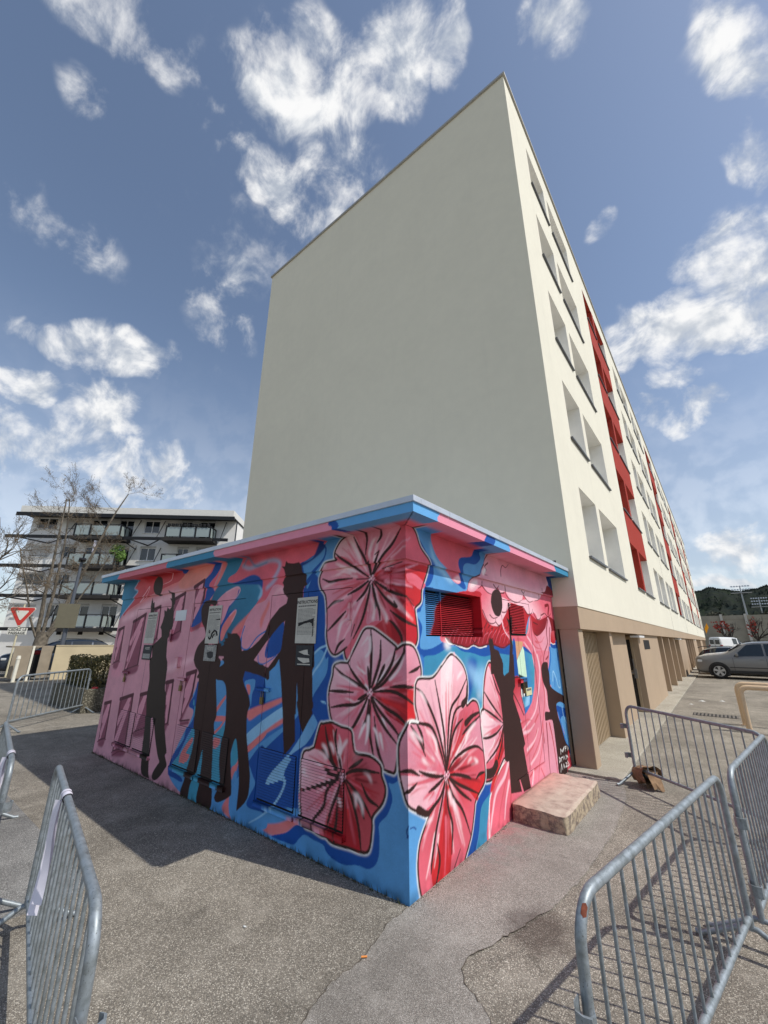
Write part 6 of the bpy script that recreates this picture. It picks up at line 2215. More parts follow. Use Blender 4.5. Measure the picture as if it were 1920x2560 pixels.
MB().box((.012,mid-.03,1.17),(.03,mid+.02,1.235)).tube([(.02,mid-.02,1.235),(.02,mid-.02,1.30),(.02,mid+.01,1.30),(.02,mid+.01,1.235)],.005,6).build('padlock',MATS['brass'],ld)
# roof slab: soffit and painted fascia
segL=[(-.4,'LB'),(.58,'DB'),(.67,'PK'),(2.79,'TL'),(4.12,'SP'),(5.99,'TL')]; segR=[(-.4,'LB'),(.10,'PK'),(1.05,'DB'),(1.28,'LB'),(1.70,'PK'),(3.47,'TL')]
cname=dict(LB=(104,172,226),DB=(18,80,162),PK=(236,150,172),TL=(58,140,178),SP=(214,112,128))
def seg(sg,u,z):
    out=np.zeros((len(u),3))
    for i,(a,c) in enumerate(sg):
        m=u+.03*np.sin(z*40+i)>=a; out[m]=srgb(cname[c])[:3]
    return out
roof=empty('roof_slab'); roof.parent=ax
ub=np.arange(-OV,LW+OV+.001,.0125); zb=np.linspace(ZF,2.90,8); U,Z=np.meshgrid(ub,zb); u=U.ravel();z=Z.ravel(); n=len(ub)
q=[(i*n+j+1,i*n+j,(i+1)*n+j,(i+1)*n+j+1) for i in range(7) for j in range(n-1)]
painted('fascia',np.stack([-u,np.full_like(u,-OV),z],1),q,seg(segL,u,z),roof)
ub=np.arange(-OV,DW+.001,.0125); U,Z=np.meshgrid(ub,zb); u=U.ravel();z=Z.ravel(); n=len(ub)
q=[(i*n+j,i*n+j+1,(i+1)*n+j+1,(i+1)*n+j) for i in range(7) for j in range(n-1)]
painted('fascia',np.stack([np.full_like(u,OV),u,z],1),q,seg(segR,u,z),roof)
for wall,sg,L_ in (('L',segL,LW+OV),('R',segR,DW)):
    us=np.arange(-OV,L_+.001,.0125); os_=np.linspace(.024,OV-.001,14); U,O=np.meshgrid(us,os_); u=U.ravel();o=O.ravel(); n=len(us)
    lim=(LW if wall=='L' else DW); c1=samp(PL if wall=='L' else PR,np.clip(u,0,lim-.01),np.full_like(u,2.80)); c2=seg(sg,u+.25*(OV-o),np.full_like(u,ZF)); t=np.clip((o/OV-.35)*4,0,1)[:,None]
    keep=[(i*n+j,i*n+j+1,(i+1)*n+j+1,(i+1)*n+j) for i in range(13) for j in range(n-1) if us[j]>=-os_[i]-.012]
    painted('soffit',np.stack([-u,-o,np.full_like(u,ZF+(.0006 if wall=='R' else 0))],1) if wall=='L' else np.stack([o,u,np.full_like(u,ZF+.0006)],1),keep,c1*(1-t)+c2*t,roof)
MB().quad((-LW-OV,-OV+.002,2.935),(OV-.002,-OV+.002,2.935),(OV-.002,DW,2.935),(-LW-OV,DW,2.935)).quad((-LW-OV+.001,DW,ZF),(-LW-OV+.001,-OV,ZF),(-LW-OV+.001,-OV,2.9),(-LW-OV+.001,DW,2.9)).quad((-LW-OV,DW,ZF),(-LW,DW,ZF),(-LW,-.02,ZF),(-LW-OV,-.02,ZF)).build('slab_top',MATS['zinc'],roof)
def trim(p0,p1,axis):
    m=MB()
    if axis=='x': m.box((p0,-OV-.016,2.898),(p1,-OV+.10,2.952))
    else: m.box((OV-.10,p0,2.898),(OV+.016,p1,2.952))
    return m.build('edge_trim',MATS['zinc'],roof,bevel=.004)
for a,b in ((-LW-OV-.015,-5.484),(-5.48,-2.194),(-2.19,OV+.016)): trim(a,b,'x')
for a,b in ((-OV+.101,.268),(.272,1.408),(1.412,2.8),(2.804,DW+.02)): trim(a,b,'y')
# broken hole in the block's render above the roof
tag(MB().box((-.28,YG-.004,2.99),(.14,YG-.001,3.11)).build('render_hole',MATS['dark_gap'],blk,loc=(-XT,-YG,0)))
# rough plaster base crumbs: weeds and grit along the wall foot
simple('grit',(92,84,72),.95,0,.3,40); simple('moss',(70,74,44),.95,0,.3,30)
g=MB(); w=MB()
for i in range(900):
    x=-random.random()**.8*LW; y=-abs(random.gauss(0,.022))-.002; s=random.uniform(.004,.011)
    g.add([(x,y,0),(x+s,y,0),(x+s*.5,y-s,0),(x+s*.5,y-s*.4,s*.9)],[(0,1,3),(1,2,3),(2,0,3)])
    if random.random()<.5:
        h=random.uniform(.012,.045)*(1 if random.random()<.7 else 1.6); x2=-random.random()*LW; y2=-random.uniform(.0,.02); a=random.uniform(0,6.28); dx,dy=math.cos(a)*.004,math.sin(a)*.004
        w.add([(x2-dx,y2-dy-.004,0),(x2+dx,y2+dy-.004,0),(x2+random.gauss(0,.012),y2-abs(random.gauss(0,.012))-.004,h)],[(0,1,2)])
for i in range(260):
    y=random.random()*1.8; x=abs(random.gauss(0,.015))+.002; s=random.uniform(.004,.009); g.add([(x,y,.004),(x+s,y,.004),(x+s*.5,y-s,.004),(x+s*.5,y-s*.4,.004+s*.9)],[(0,1,3),(1,2,3),(2,0,3)])
tag(g.build('wall_foot_grit',MATS['grit']),'fine grit along the foot of the painted wall','grit',kind='stuff'); tag(w.build('wall_foot_weeds',MATS['moss']),'tiny weeds sprouting along the foot of the painted wall','weeds',kind='stuff')
# loose pale chips on the shaded asphalt
simple('chip',(176,168,152),.9,0,.25,60)
g=MB()
for i in range(420):
    x=random.uniform(-6.5,-.5); y=-random.random()**1.5*1.0-.05; s=random.uniform(.004,.012); a=random.random()*6.28; c,d=math.cos(a)*s,math.sin(a)*s
    g.add([(x-c,y-d,.001),(x+d*.6,y-c*.6,.001),(x+c,y+d,.001),(x-d*.6,y+c*.6,.001),(x,y,s*.35)],[(0,1,4),(1,2,4),(2,3,4),(3,0,4)])
tag(g.build('stone_chips',MATS['chip']),'scattered pale stone chips on the shaded asphalt','stone chips',kind='stuff')
# concrete step
def step():
    m=NT('step_concrete'); p=m.pos(); n=m.noise(p,7,6,.7); f=m.noise(p,60,4,.7); b=m.noise(p,16,5,.7)
    k=m.ramp(n,[(.3,srgb((150,130,118))),(.5,srgb((184,166,150))),(.7,srgb((198,184,166)))])
    sp=m.n('ShaderNodeSeparateXYZ'); m.l(p,sp.inputs[0]); red=m.math('MULTIPLY',m.rng(sp.outputs[0],0,.32,1,0),m.rng(n,.3,.6,.35,1))
    k=m.mix(m.math('MULTIPLY',red,.6),k,srgb((196,110,104)))
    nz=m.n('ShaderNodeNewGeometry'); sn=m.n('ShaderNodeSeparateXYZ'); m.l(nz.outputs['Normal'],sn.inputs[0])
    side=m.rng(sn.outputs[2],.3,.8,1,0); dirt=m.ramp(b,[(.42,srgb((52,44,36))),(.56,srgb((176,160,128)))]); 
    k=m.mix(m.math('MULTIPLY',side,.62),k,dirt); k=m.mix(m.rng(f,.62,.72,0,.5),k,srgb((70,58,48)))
    m.col(k); m.rough(.95); m.bump(m.math('ADD',f,m.math('MULTIPLY',n,.6)),.3,.006)
    from mathutils import noise as mn
    bm=bmesh.new(); bmesh.ops.create_cube(bm,size=1); bmesh.ops.subdivide_edges(bm,edges=list(bm.edges),cuts=26,use_grid_fill=True)
    for v in bm.verts:
        x,y,z=v.co; ex=max(abs(x),abs(y),abs(z)); 
        p=Vector((.296+x*.568,2.53+y*1.38,.0725+z*.185))
        # worn, rounded arrises
        nx=sum(1 for q,h in ((x,.5),(y,.5),(z,.5)) if abs(q)>.5-.02)
        q=Vector((p.x*9,p.y*9,p.z*9)); d=mn.noise_vector(q)*.010+mn.noise_vector(q*3.1)*.006
        if nx>=2: p+=Vector((-x*.035,-y*.035,-abs(z)*.028 if z>0 else 0))+mn.noise_vector(q*1.7)*.010
        p+=d*(1 if p.x>.03 else 0)
        p.x=max(p.x,.012); v.co=p
    me=bpy.data.meshes.new('door_step'); bm.to_mesh(me); bm.free(); me.materials.append(m.mat)
    for p in me.polygons: p.use_smooth=True
    tag(link('door_step',me),'worn concrete doorstep block with pink overspray at the annex side door','step')
step()
# ------------------------------------------------------------------ posters on the doors
def posterpaper(name,rgb):
    return simple(name,rgb,.7,0,.10,14)
posterpaper('paper',(196,194,184)); simple('ink',(34,34,36),.8,0,.1); simple('paper_dark',(44,46,50),.7,0,.3,30); simple('photo_grey',(150,150,146),.7,0,.5,60)
def text_mesh(txt,size,mat,parent,loc,rot,name='lettering',align='CENTER',bold=0):
    cu=bpy.data.curves.new(name,'FONT'); cu.body=txt; cu.size=size; cu.align_x=align; cu.offset=bold; cu.resolution_u=2
    o=bpy.data.objects.new('tmp_text',cu); COL.objects.link(o); dg=bpy.context.evaluated_depsgraph_get(); dg.update()
    me=bpy.data.meshes.new_from_object(o.evaluated_get(dg)); bpy.data.objects.remove(o); me.materials.clear(); me.materials.append(mat)
    t=link(name,me,parent,loc,rot); return t
def poster(name,u0,u1,z0,z1,mat,label,out=.006):
    o=empty(name,(-(u0+u1)/2,-out+.004,z0)); w,h=u1-u0,z1-z0
    MB().box((-w/2,-.003,0),(w/2,.003,h)).build('sheet',MATS[mat],o); tag(o,label,'poster'); return o,w,h
RX=(math.pi/2,0,0)
def lines_of_print(o,w,h,rows,seed):
    rr=random.Random(seed); m=MB()
    for i,(z,hh,fr) in enumerate(rows):
        x=-w/2*.86
        while x<w/2*.86*fr:
            l=rr.uniform(.010,.034); e=min(x+l,w/2*.86*fr); m.quad((x,-.0036,z),(e,-.0036,z),(e,-.0036,z+hh),(x,-.0036,z+hh)); x=e+.004
    t=m.build('small_print',MATS['ink_grey'],o); tag(t,kind='stuff')
simple('ink_grey',(112,112,108),.8,0,.1)
inst=[('instruction_poster',1.13,1.45,1.77,2.24,'grey instructions poster with heading, door nearest the corner'),('instruction_poster',2.98,3.31,1.755,2.24,'grey instructions poster with black curve, on the middle door'),('instruction_poster',4.89,5.24,1.745,2.225,'faded instructions poster on the leftmost door by the crowned figure')]
for i,(n_,a,b,c,d,lab) in enumerate(inst):
    o,w,h=poster(n_,a,b,c,d,'paper',lab); text_mesh('INSTRUCTIONS',.047 if i==0 else .042,MATS['ink'],o,(0,-.0038,h-.065),RX,bold=.0012)
    lines_of_print(o,w,h,[(h-.098,.014,1)],i+20)
    lines_of_print(o,w,h,[(h-.125-.0135*k,.005,1 if k%5 else .7) for k in range(int((h-.19)/.0135))],i)
    if i==0:
        P=[(-.12,.22),(-.118,.185),(-.02,.215),(.07,.225),(.10,.205),(.105,.17),(.108,.08),(.10,.07),(.122,.075),(.125,.27),(.03,.255),(-.10,.235)]
        MB().poly([(x,-.0042,z) for x,z in [(-.125,.205),(-.12,.17),(-.02,.20),(.06,.208),(.092,.195),(.097,.17),(.108,.17),(.104,.075),(.096,.068),(.116,.068),(.120,.25),(.02,.23)]]).build('torn_strip',MATS['ink'],o)
    if i==1:
        MB().tube([(-.08,-.004,.08),(-.05,-.004,.055),(-.02,-.004,.075),(.0,-.004,.13),(.05,-.004,.165),(.10,-.004,.15),(.13,-.004,.10)],.010,6).tube([(.02,-.004,.07),(.03,-.004,.10),(.06,-.004,.12)],.008,6).tube([(-.075,-.004,.13),(-.06,-.004,.15),(-.075,-.004,.17),(-.09,-.004,.15),(-.075,-.004,.13)],.005,6).build('drawn_curve',MATS['ink'],o)
        MB().poly([(.02,-.0042,.30),(.155,-.0042,.315),(.155,-.0042,.295)]).build('torn_strip',MATS['ink'],o)
o,w,h=poster('warning_poster',1.16,1.42,1.55,1.75,'paper_dark','small black and white torn notice under the poster nearest the corner')
MB().poly([(-.09,-.0038,.135),(.0,-.0038,.155),(.05,-.0038,.16),(.06,-.0038,.115),(.09,-.0038,.105),(.0,-.0038,.11)]).poly([(-.10,-.0038,.08),(.08,-.0038,.075),(.09,-.0038,.04),(.0,-.0038,.028),(-.05,-.0038,.045),(-.09,-.0038,.06)]).poly([(-.1,-.0038,.02),(.1,-.0038,.022),(.1,-.0038,.012),(-.1,-.0038,.010)]).build('white_print',MATS['paper'],o)
o,w,h=poster('warning_poster',3.0,3.29,1.54,1.735,'photo_grey','small grey speckled notice with POSTE lettering on the middle door'); text_mesh('POSTE',.055,MATS['paper'],o,(0,-.0038,h-.06),RX,bold=.001)
MB().poly([(-.08,-.0037,.10),(.0,-.0037,.12),(.08,-.0037,.11),(.09,-.0037,.05),(.03,-.0037,.03),(-.04,-.0037,.04)]).build('dark_print',MATS['paper_dark'],o)
o,w,h=poster('warning_poster',4.9,5.21,1.50,1.72,'paper_dark','small dark notice with POSTE lettering and photo strip on leftmost door'); text_mesh('POSTE',.055,MATS['paper'],o,(0,-.0038,h-.07),RX,bold=.001)
MB().quad((-.13,-.0038,.02),(.13,-.0038,.02),(.13,-.0038,.09),(-.13,-.0038,.09)).build('photo_strip',MATS['photo_grey'],o)
o,w,h=poster('metal_plate',3.94,4.27,2.07,2.22,'zinc','small blank metal plate beside the raised arm of the leftmost figure'); o['category']='plate'
# sticker strip on the side door
st=empty('yellow_sticker',(.004,2.62,1.13)); tag(st,'small faded yellow sticker on the annex side door','sticker'); simple('sticker',(208,204,160),.7,0,.08,30)
MB().box((-.002,0,0),(.002,.20,.09)).build('sheet',MATS['sticker'],st); MB().quad((.003,.02,.055),(.003,.18,.055),(.003,.18,.08),(.003,.02,.08)).build('print',MATS['ink_grey'],st)
# ------------------------------------------------------------------ crowd barriers
def barrier(name,p0,p1,h,label,nb=16,hook0=True,hook1=False,rb=.0075,rt=.019):
    """p0 -> p1 on the ground; hooks at p0 / eyes at p1"""
    p0=Vector((*p0,0)); p1=Vector((*p1,0)); d=p1-p0; L=d.length; rz=math.atan2(d.y,d.x)
    o=empty(name,p0,rz); tag(o,label,'barrier','crowd control barriers around the mural')
    G=MATS['galvanised']; R=.13; zb=.20
    pts=[(0,0,zb-.06)]+[(0,0,h-R)]+[(R-R*math.cos(a),0,h-R+R*math.sin(a)) for a in np.linspace(.2,math.pi/2,7)]+[(L/2,0,h)]+[(L-R+R*math.sin(a),0,h-R+R*math.cos(a)) for a in np.linspace(0,math.pi/2-.2,7)]+[(L,0,h-R),(L,0,zb-.06)]
    MB().tube(pts,rt,14).build('frame',G,o)
    MB().tube([(0,0,zb),(L,0,zb)],rt*.92,12).build('bottom_rail',G,o)
    bm_=MB().tube([(0,0,zb),(0,0,h)],rb,8,cap=False).mesh('bar',G); be=MB().tube([(0,0,zb),(0,0,h-.035)],rb,8,cap=False).mesh('bar',G)
    for i in range(nb):
        x=L*(i+1)/(nb+1); link('bar',be if min(x,L-x)<R*.75 else bm_,o,(x,0,0))
    for x in (0,L):
        s=1 if x==0 else -1
        MB().tube([(x,-.30,.018),(x,-.26,.022),(x,-.03,zb-.05),(x,.03,zb-.05),(x,.26,.022),(x,.30,.018)],rt*.85,10).build('foot',G,o)
    hks=[]
    for z in (h-.27,zb+.13):
        hk=MB()
        P=[(-.015,0,z)]+[(-.055-.028*math.cos(a),0,z+.0-.028*math.sin(a)+.0) for a in np.linspace(-math.pi/2-1.2,math.pi/2-.3,8)]
        v=[];f=[]
        prof=[(-.018,0),(-.06,-.005),(-.085,-.02),(-.09,-.045),(-.08,-.066),(-.06,-.07),(-.045,-.06)]
        for (px_,py_) in prof:
            v+= [(px_,py_+.02,z-.03),(px_,py_+.02,z+.03),(px_*1.04-.003,py_*1.05+.016,z-.03),(px_*1.04-.003,py_*1.05+.016,z+.03)]
        for i in range(len(prof)-1):
            a=4*i; f+= [(a,a+4,a+5,a+1),(a+2,a+3,a+7,a+6),(a+1,a+5,a+7,a+3),(a,a+2,a+6,a+4)]
        hk.add(v,f)
        if hook0: hk.build('hook',G,o)
    return o
bA=barrier('crowd_barrier',(1.525,-1.15),(1.895,.90),.955,'nearest crowd barrier at lower right with a rust chip on its bend',nb=15)
barrier('crowd_barrier',(1.95,1.03),(2.23,2.74),.955,'crowd barrier seen almost edge on at the right picture edge',nb=16)
barrier('crowd_barrier',(.865,3.98),(2.24,2.75),.955,'crowd barrier by the beige pillars with a paper bag at its foot',nb=15)
bD=barrier('crowd_barrier',(.33,-2.195),(-1.77,-1.80),.955,'near left crowd barrier with a white ribbon hanging from its rail',nb=16)
bE=barrier('crowd_barrier',(-2.11,-1.99),(-4.1,-1.70),.955,'crowd barrier cut by the left picture edge with white paper tied on',nb=16)
barrier('crowd_barrier',(-11.05,1.12),(-9.55,-.62),1.06,'far left crowd barrier standing in front of the concrete planter',nb=15,rb=.009,rt=.022)
# rust chip on near barrier bend
simple('rust',(118,62,42),.9,0,.3,80)
v=[];f=[]; R_=.13; rr=random.Random(8)
for i in range(7):
    a=.62+.30*i/6; c=Vector((R_-R_*math.cos(a),0,.955-R_+R_*math.sin(a))); out=Vector((-math.cos(a),0,math.sin(a)))
    for j in range(7):
        e=(.25+.95*j/6+rr.uniform(-.06,.06)) if 0<i<6 else .72; n_=out*math.cos(e)+Vector((0,-1,0))*math.sin(e); v.append(c+n_*.0196)
for i in range(6):
    for j in range(6): f.append((i*7+j,i*7+j+1,(i+1)*7+j+1,(i+1)*7+j))
MB().add(v,f,0,True).build('rust_patch',MATS['rust'],bA)
# ribbons
simple('ribbon',(226,222,232),.55,0,.05,30)
def ribbon(name,base,along,label,hang=.42):
    o=empty(name,base); tag(o,label,'ribbon'); a=Vector((*along,0)).normalized(); n=Vector((-a.y,a.x,0))
    m=MB(); r=.0235
    for (s0,s1,rr) in ((-.035,.03,r),(-.05,-.01,r+.002),(.01,.045,r+.003)):
        v=[];f=[]
        for i in range(14):
            t=2*math.pi*i/13
            for s in (s0,s1): v.append(a*(s+.006*math.sin(t*2+s0*90))+n*math.cos(t)*rr+Vector((0,0,math.sin(t)*rr)))
        for i in range(13): f.append((2*i,2*i+1,2*i+3,2*i+2))
        m.add(v,f,0,True)
    m.build('wrap',MATS['ribbon'],o)
    m=MB()
    for (off,L_,sw,ph) in ((-.012,hang,.050,0),(.012,hang*1.12,.040,1.3)):
        v=[];f=[]
        for i in range(16):
            t=i/15; c=a*(off-.10*t*t)+n*(r+.004+.02*t+.006*math.sin(t*6+ph))+Vector((0,0,-.015-L_*t)); w=a*sw*.5*math.cos(.5*math.sin(t*4+ph))+n*sw*.5*math.sin(.8*t+ph*.6)
            v+= [c-w,c+w]
        for i in range(15): f.append((2*i,2*i+1,2*i+3,2*i+2))
        m.add(v,f,0,True)
    m.build('tail',MATS['ribbon'],o)
dD=Vector((-1.77-.20,-1.80+2.17)).normalized()
ribbon('white_ribbon',(.20-1.20*.983,-2.17+1.20*.184,.955),(dD.x,dD.y),'white ribbon tied round the rail of the near left barrier')
ribbon('white_ribbon',(-2.35,-1.955,.955),(-.99,.145),'crumpled white paper ribbon on the barrier at the left edge',.25)
# paper bag
def bag():
    m=simple('kraft',(134,106,78),.85,0,.25,18)
    rr=random.Random(11); v=[];f=[]; K=14; R_=7
    for i in range(R_):
        t=i/(R_-1); cx=-.17+.36*t; rad=(.03,.11,.135,.14,.135,.15,.165)[i]
        for j in range(K):
            a=2*math.pi*j/K; sq=1/max(abs(math.cos(a)),abs(math.sin(a)))**.7; k=rad*sq*(1+rr.uniform(-.17,.17))
            v.append((cx+rr.uniform(-.025,.025),math.cos(a)*k*1.05,max(.13+math.sin(a)*k*.85+.03*t,.004)))
    for i in range(R_-1):
        for j in range(K):
            a,b,c,d=i*K+j,i*K+(j+1)%K,(i+1)*K+(j+1)%K,(i+1)*K+j
            f+= [(a,b,c),(a,c,d)] if rr.random()<.5 else [(a,b,d),(b,c,d)]
    f.append(tuple(range(K)))
    me=MB().add(v,f).mesh('paper_bag',m)
    o=empty('paper_bag',(.95,3.98,.02),-.7); tag(o,'crumpled brown paper bag lying against a barrier foot','paper bag')
    o.scale=(.8,.8,.8); link('shell',me,o)
    v=[];f=[]
    for i in range(6):
        for j in range(4): v.append((.12+.035*i+rr.gauss(0,.012),-.10+.07*j+rr.gauss(0,.012),.24-.02*i*i*.5+rr.gauss(0,.015)))
    for i in range(5):
        for j in range(3): f.append((i*4+j,(i+1)*4+j,(i+1)*4+j+1,i*4+j+1))
    MB().add(v,f).build('flap',m,o)
bag()
# tube hoops
def hoop(x,y,label):
    o=empty('tube_hoop',(x,y,0)); tag(o,label,'hoop barrier','beige tube hoops'); R=.14; h=.87; L=1.7
    pts=[(0,0,0),(0,0,h-R)]+[(R-R*math.cos(a),0,h-R+R*math.sin(a)) for a in np.linspace(.2,math.pi/2,7)]+[(L/2,0,h)]+[(L-R+R*math.sin(a),0,h-R+R*math.cos(a)) for a in np.linspace(0,math.pi/2-.2,7)]+[(L,0,h-R),(L,0,0)]
    MB().tube(pts,.05,16).build('tube',MATS['hoop_paint'],o)
    for x_ in (0,L): MB().tube([(x_,0,0),(x_,0,.012)],.085,16).build('base_plate',MATS['hoop_paint'],o)
hoop(2.2,9.25,'beige bent tube hoop, the nearer of the two'); hoop(2.16,10.15,'beige bent tube hoop, the farther of the two')
# drain grate, litter
simple('plastic_grey',(104,98,90),.8)
dg_=empty('drain_grate',(1.15,11.0,.004)); tag(dg_,'dark iron drain grate set in the asphalt by the walkway','drain')
MB().box((0,0,0),(.9,.5,.003)).build('pit',MATS['dark_gap'],dg_)
bm_=MB().box((0,0,.001),(.045,.5,.005)).mesh('grate_bar',MATS['plastic_grey'])
for i in range(12): link('grate_bar',bm_,dg_,(.02+.078*i,0,0))
simple('butt',(222,140,70),.8); simple('bluebit',(40,110,160),.6); simple('whitebit',(225,225,220),.8)
def bit(name,x,y,s,mat,label,cat,z=.006):
    o=tag(MB().add([(x-s,y,z),(x,y-s*.4,z),(x+s,y+s*.2,z),(x+s*.2,y+s*.5,z),(x,y,z+s*.4)],[(0,1,4),(1,2,4),(2,3,4),(3,0,4),(3,2,1,0)]).build(name,MATS[mat]),label,cat)
tag(MB().tube([(.06,-.583,.012),(.085,-.558,.012)],.005,8).build('cigarette_butt',MATS['butt']),'orange cigarette butt on the asphalt seam','cigarette butt')
bit('blue_scrap',1.17,-.48,.025,'bluebit','small blue scrap on the asphalt beside the near right barrier','litter')
for i,(x,y,s,l) in enumerate(((1.25,14.2,.10,'crumpled white paper beside the drain grate'),(1.75,14.6,.08,'white paper scrap on the parking asphalt near the hoops'),(1.02,13.2,.06,'small white scrap by the walkway edge'))): bit('paper_scrap',x,y,s,'whitebit',l,'litter')
bit('paper_scrap',-.72,-.86,.018,'whitebit','tiny white scrap on the sunlit asphalt at left of the corner','litter')
# ------------------------------------------------------------------ cars
def carpaint(name,rgb,metal=.3):
    m=NT(name); m.col(srgb(rgb)); m.b.inputs['Metallic'].default_value=metal; m.rough(.32); m.b.inputs['Coat Weight'].default_value=.6; m.b.inputs['Coat Roughness'].default_value=.08; MATS[name]=m.mat
carpaint('paint_grey',(116,117,118),.35); carpaint('paint_white',(226,226,222),0); carpaint('paint_black',(20,20,24),.2); carpaint('paint_blue',(34,46,62),.3)
simple('tyre',(22,22,22),.85); simple('rim',(176,178,180),.3,.8,.05); simple('plastic',(30,30,32),.6); glass('headlamp',(190,194,196),.1); simple('tail_lamp',(150,14,22),.25,0,.05)
def car(name,loc,rz,paint,label,kind='suv',cat='car'):
    o=empty(name,loc,rz); tag(o,label,cat)
    if kind=='suv':   # x: nose 0 -> tail ; (x, zbottom, zbelt, halfwidth, ztop, halfwidth_top)
        st=[(-.04,.38,.66,.70,.90,.60),(.02,.28,.80,.88,1.02,.76),(.22,.24,.92,.95,1.10,.84),(.7,.24,1.0,.97,1.16,.86),(1.2,.24,1.04,.97,1.22,.86),(1.35,.24,1.05,.97,1.27,.84),(2.0,.24,1.07,.97,1.70,.70),(2.4,.24,1.08,.97,1.79,.68),(3.2,.24,1.10,.97,1.82,.68),(4.0,.26,1.12,.96,1.77,.68),(4.5,.28,1.14,.94,1.60,.70),(4.78,.32,1.12,.88,1.20,.78),(4.88,.45,.95,.78,1.04,.68)]; wh=(.92,3.85,.37); W=.95
    elif kind=='hatch':
        st=[(0,.36,.52,.58,.64,.5),(.06,.24,.62,.74,.74,.62),(.3,.2,.72,.84,.84,.7),(.9,.2,.80,.87,.93,.72),(1.15,.2,.83,.87,1.0,.70),(1.95,.2,.88,.87,1.42,.56),(2.4,.2,.9,.87,1.49,.55),(3.2,.2,.92,.87,1.47,.55),(3.8,.22,.95,.86,1.34,.57),(4.1,.26,.96,.82,1.06,.66),(4.2,.4,.8,.72,.9,.6)]; wh=(.8,3.3,.31); W=.87
    else:
        st=[(0,.4,.75,.75,.9,.65),(.08,.3,.85,.92,1.05,.8),(.5,.28,1.05,1.0,1.25,.85),(.75,.28,1.15,1.02,1.4,.86),(1.45,.28,1.3,1.02,2.3,.84),(1.8,.28,1.35,1.02,2.45,.86),(3.0,.3,1.35,1.02,2.5,.9),(5.3,.3,1.35,1.02,2.5,.9),(5.4,.34,1.3,1.0,2.46,.88)]; wh=(.95,4.3,.34); W=1.02
    rings=[]
    for x,zb,zl,w,zt,wt in st:
        half=[(0,zb),(w*.86,zb),(w*.98,zb+.12),(w,(zb+zl)/2),(w*.985,zl-.05),(w*.96,zl),(wt+(w*.96-wt)*.12,zt-(zt-zl)*.14),(wt*.86,zt-.015),(wt*.45,zt+.01),(0,zt+.015)]
        rings.append([(x,-y,z) for y,z in half]+[(x,y,z) for y,z in half[-2:0:-1]])
    n=len(rings[0]); v=[p for r in rings for p in r]; f=[]
    for i in range(len(rings)-1):
        for j in range(n): f.append((i*n+j,i*n+(j+1)%n,(i+1)*n+(j+1)%n,(i+1)*n+j))
    f+= [tuple(range(n-1,-1,-1)),tuple((len(rings)-1)*n+j for j in range(n))]
    me=MB().add(v,f,0,True).mesh('body',MATS[paint]); bo=link('body',me,o); 
    md=bo.modifiers.new('smooth','SUBSURF'); md.levels=1; md.render_levels=2
    S={x:(zb,zl,w,zt,wt) for x,zb,zl,w,zt,wt in st}
    def itp(x):
        xs=[s[0] for s in st]; return [float(np.interp(x,xs,[s[k] for s in st])) for k in range(1,6)]
    def pt(x,t,side):  # t 0 belt ->1 roof edge along the greenhouse side
        zb,zl,w,zt,wt=itp(x); y=w*.96+(wt-w*.96)*t; z=zl+(zt-zl)*t*.9; return (x,side*(y+.012),z+.01)
    cab=dict(suv=[(1.62,2.78),(2.86,3.72),(3.80,4.42)],hatch=[(1.4,2.45),(2.52,3.35),(3.4,3.8)],van=[(.95,1.75),(2.0,2.9)])[kind]
    for side in (-1,1):
        for wi,(a,b) in enumerate(cab):
            def tl(x):
                zb,zl,w,zt,wt=itp(x); return .93 if zt-zl>.3 else .6
            lo=.05; xs=np.linspace(a,b,5)
            hi=[min(.95,(tl(x))) for x in xs]
            if wi==0: hi[0]=.14; hi[1]=max(.3,hi[1]*.62) if kind!='van' else .6
            top=[pt(x,h_,side) for x,h_ in zip(xs,hi)]; bot=[pt(x,lo,side) for x in xs]
            m=MB()
            for i in range(4):
                q=(bot[i],bot[i+1],top[i+1],top[i]); m.quad(*(q if side<0 else q[::-1]))
            m.build('side_window',MATS['car_glass'],o)
        # door seams, sill trim, handles
        for x in dict(suv=(1.55,2.82,3.7),hatch=(1.35,2.48),van=(.9,1.9,3.1))[kind]:
            zb,zl,w,zt,wt=itp(x); MB().box((x-.006,side*(w-.004),zb+.14),(x+.006,side*(w+.006),zl-.03)).build('door_seam',MATS['plastic'],o)
        zb,zl,w,zt,wt=itp(2.2); MB().box((wh[0]+.45,side*(w-.02),.30),(wh[1]-.45,side*(w+.016),.40)).build('sill_trim',MATS['plastic'],o)
        MB().box((wh[0]+.45,side*(w-.005),.55),(wh[1]-.45,side*(w+.014),.58)).build('side_moulding',MATS['plastic'],o)
        for x in ((2.55,3.45) if kind!='van' else (1.75,)): MB().box((x,side*(w-.0),zl-.12),(x+.2,side*(w+.03),zl-.085)).build('door_handle',MATS[paint],o,bevel=.008)
        x=cab[0][0]+.12; zb,zl,w,zt,wt=itp(x); mm=MB().box((x-.05,side*(w-.02),zl+.04),(x+.06,side*(w+.22),zl+.19)); mm.build('mirror',MATS[paint],o,bevel=.03)
        x=st[1][0]; zb,zl,w,zt,wt=itp(.18); MB().box((.08,side*(w*.52),zl-.12),(.30,side*(w*1.0),zl+.0)).build('headlight',MATS['headlamp'],o,bevel=.03)
        X=st[-1][0]; zb,zl,w,zt,wt=itp(X-.15); MB().box((X-.28,side*(w*.6),zl-.2),(X-.02,side*(w*1.0),zl-.02)).build('tail_light',MATS['tail_lamp'],o,bevel=.03)
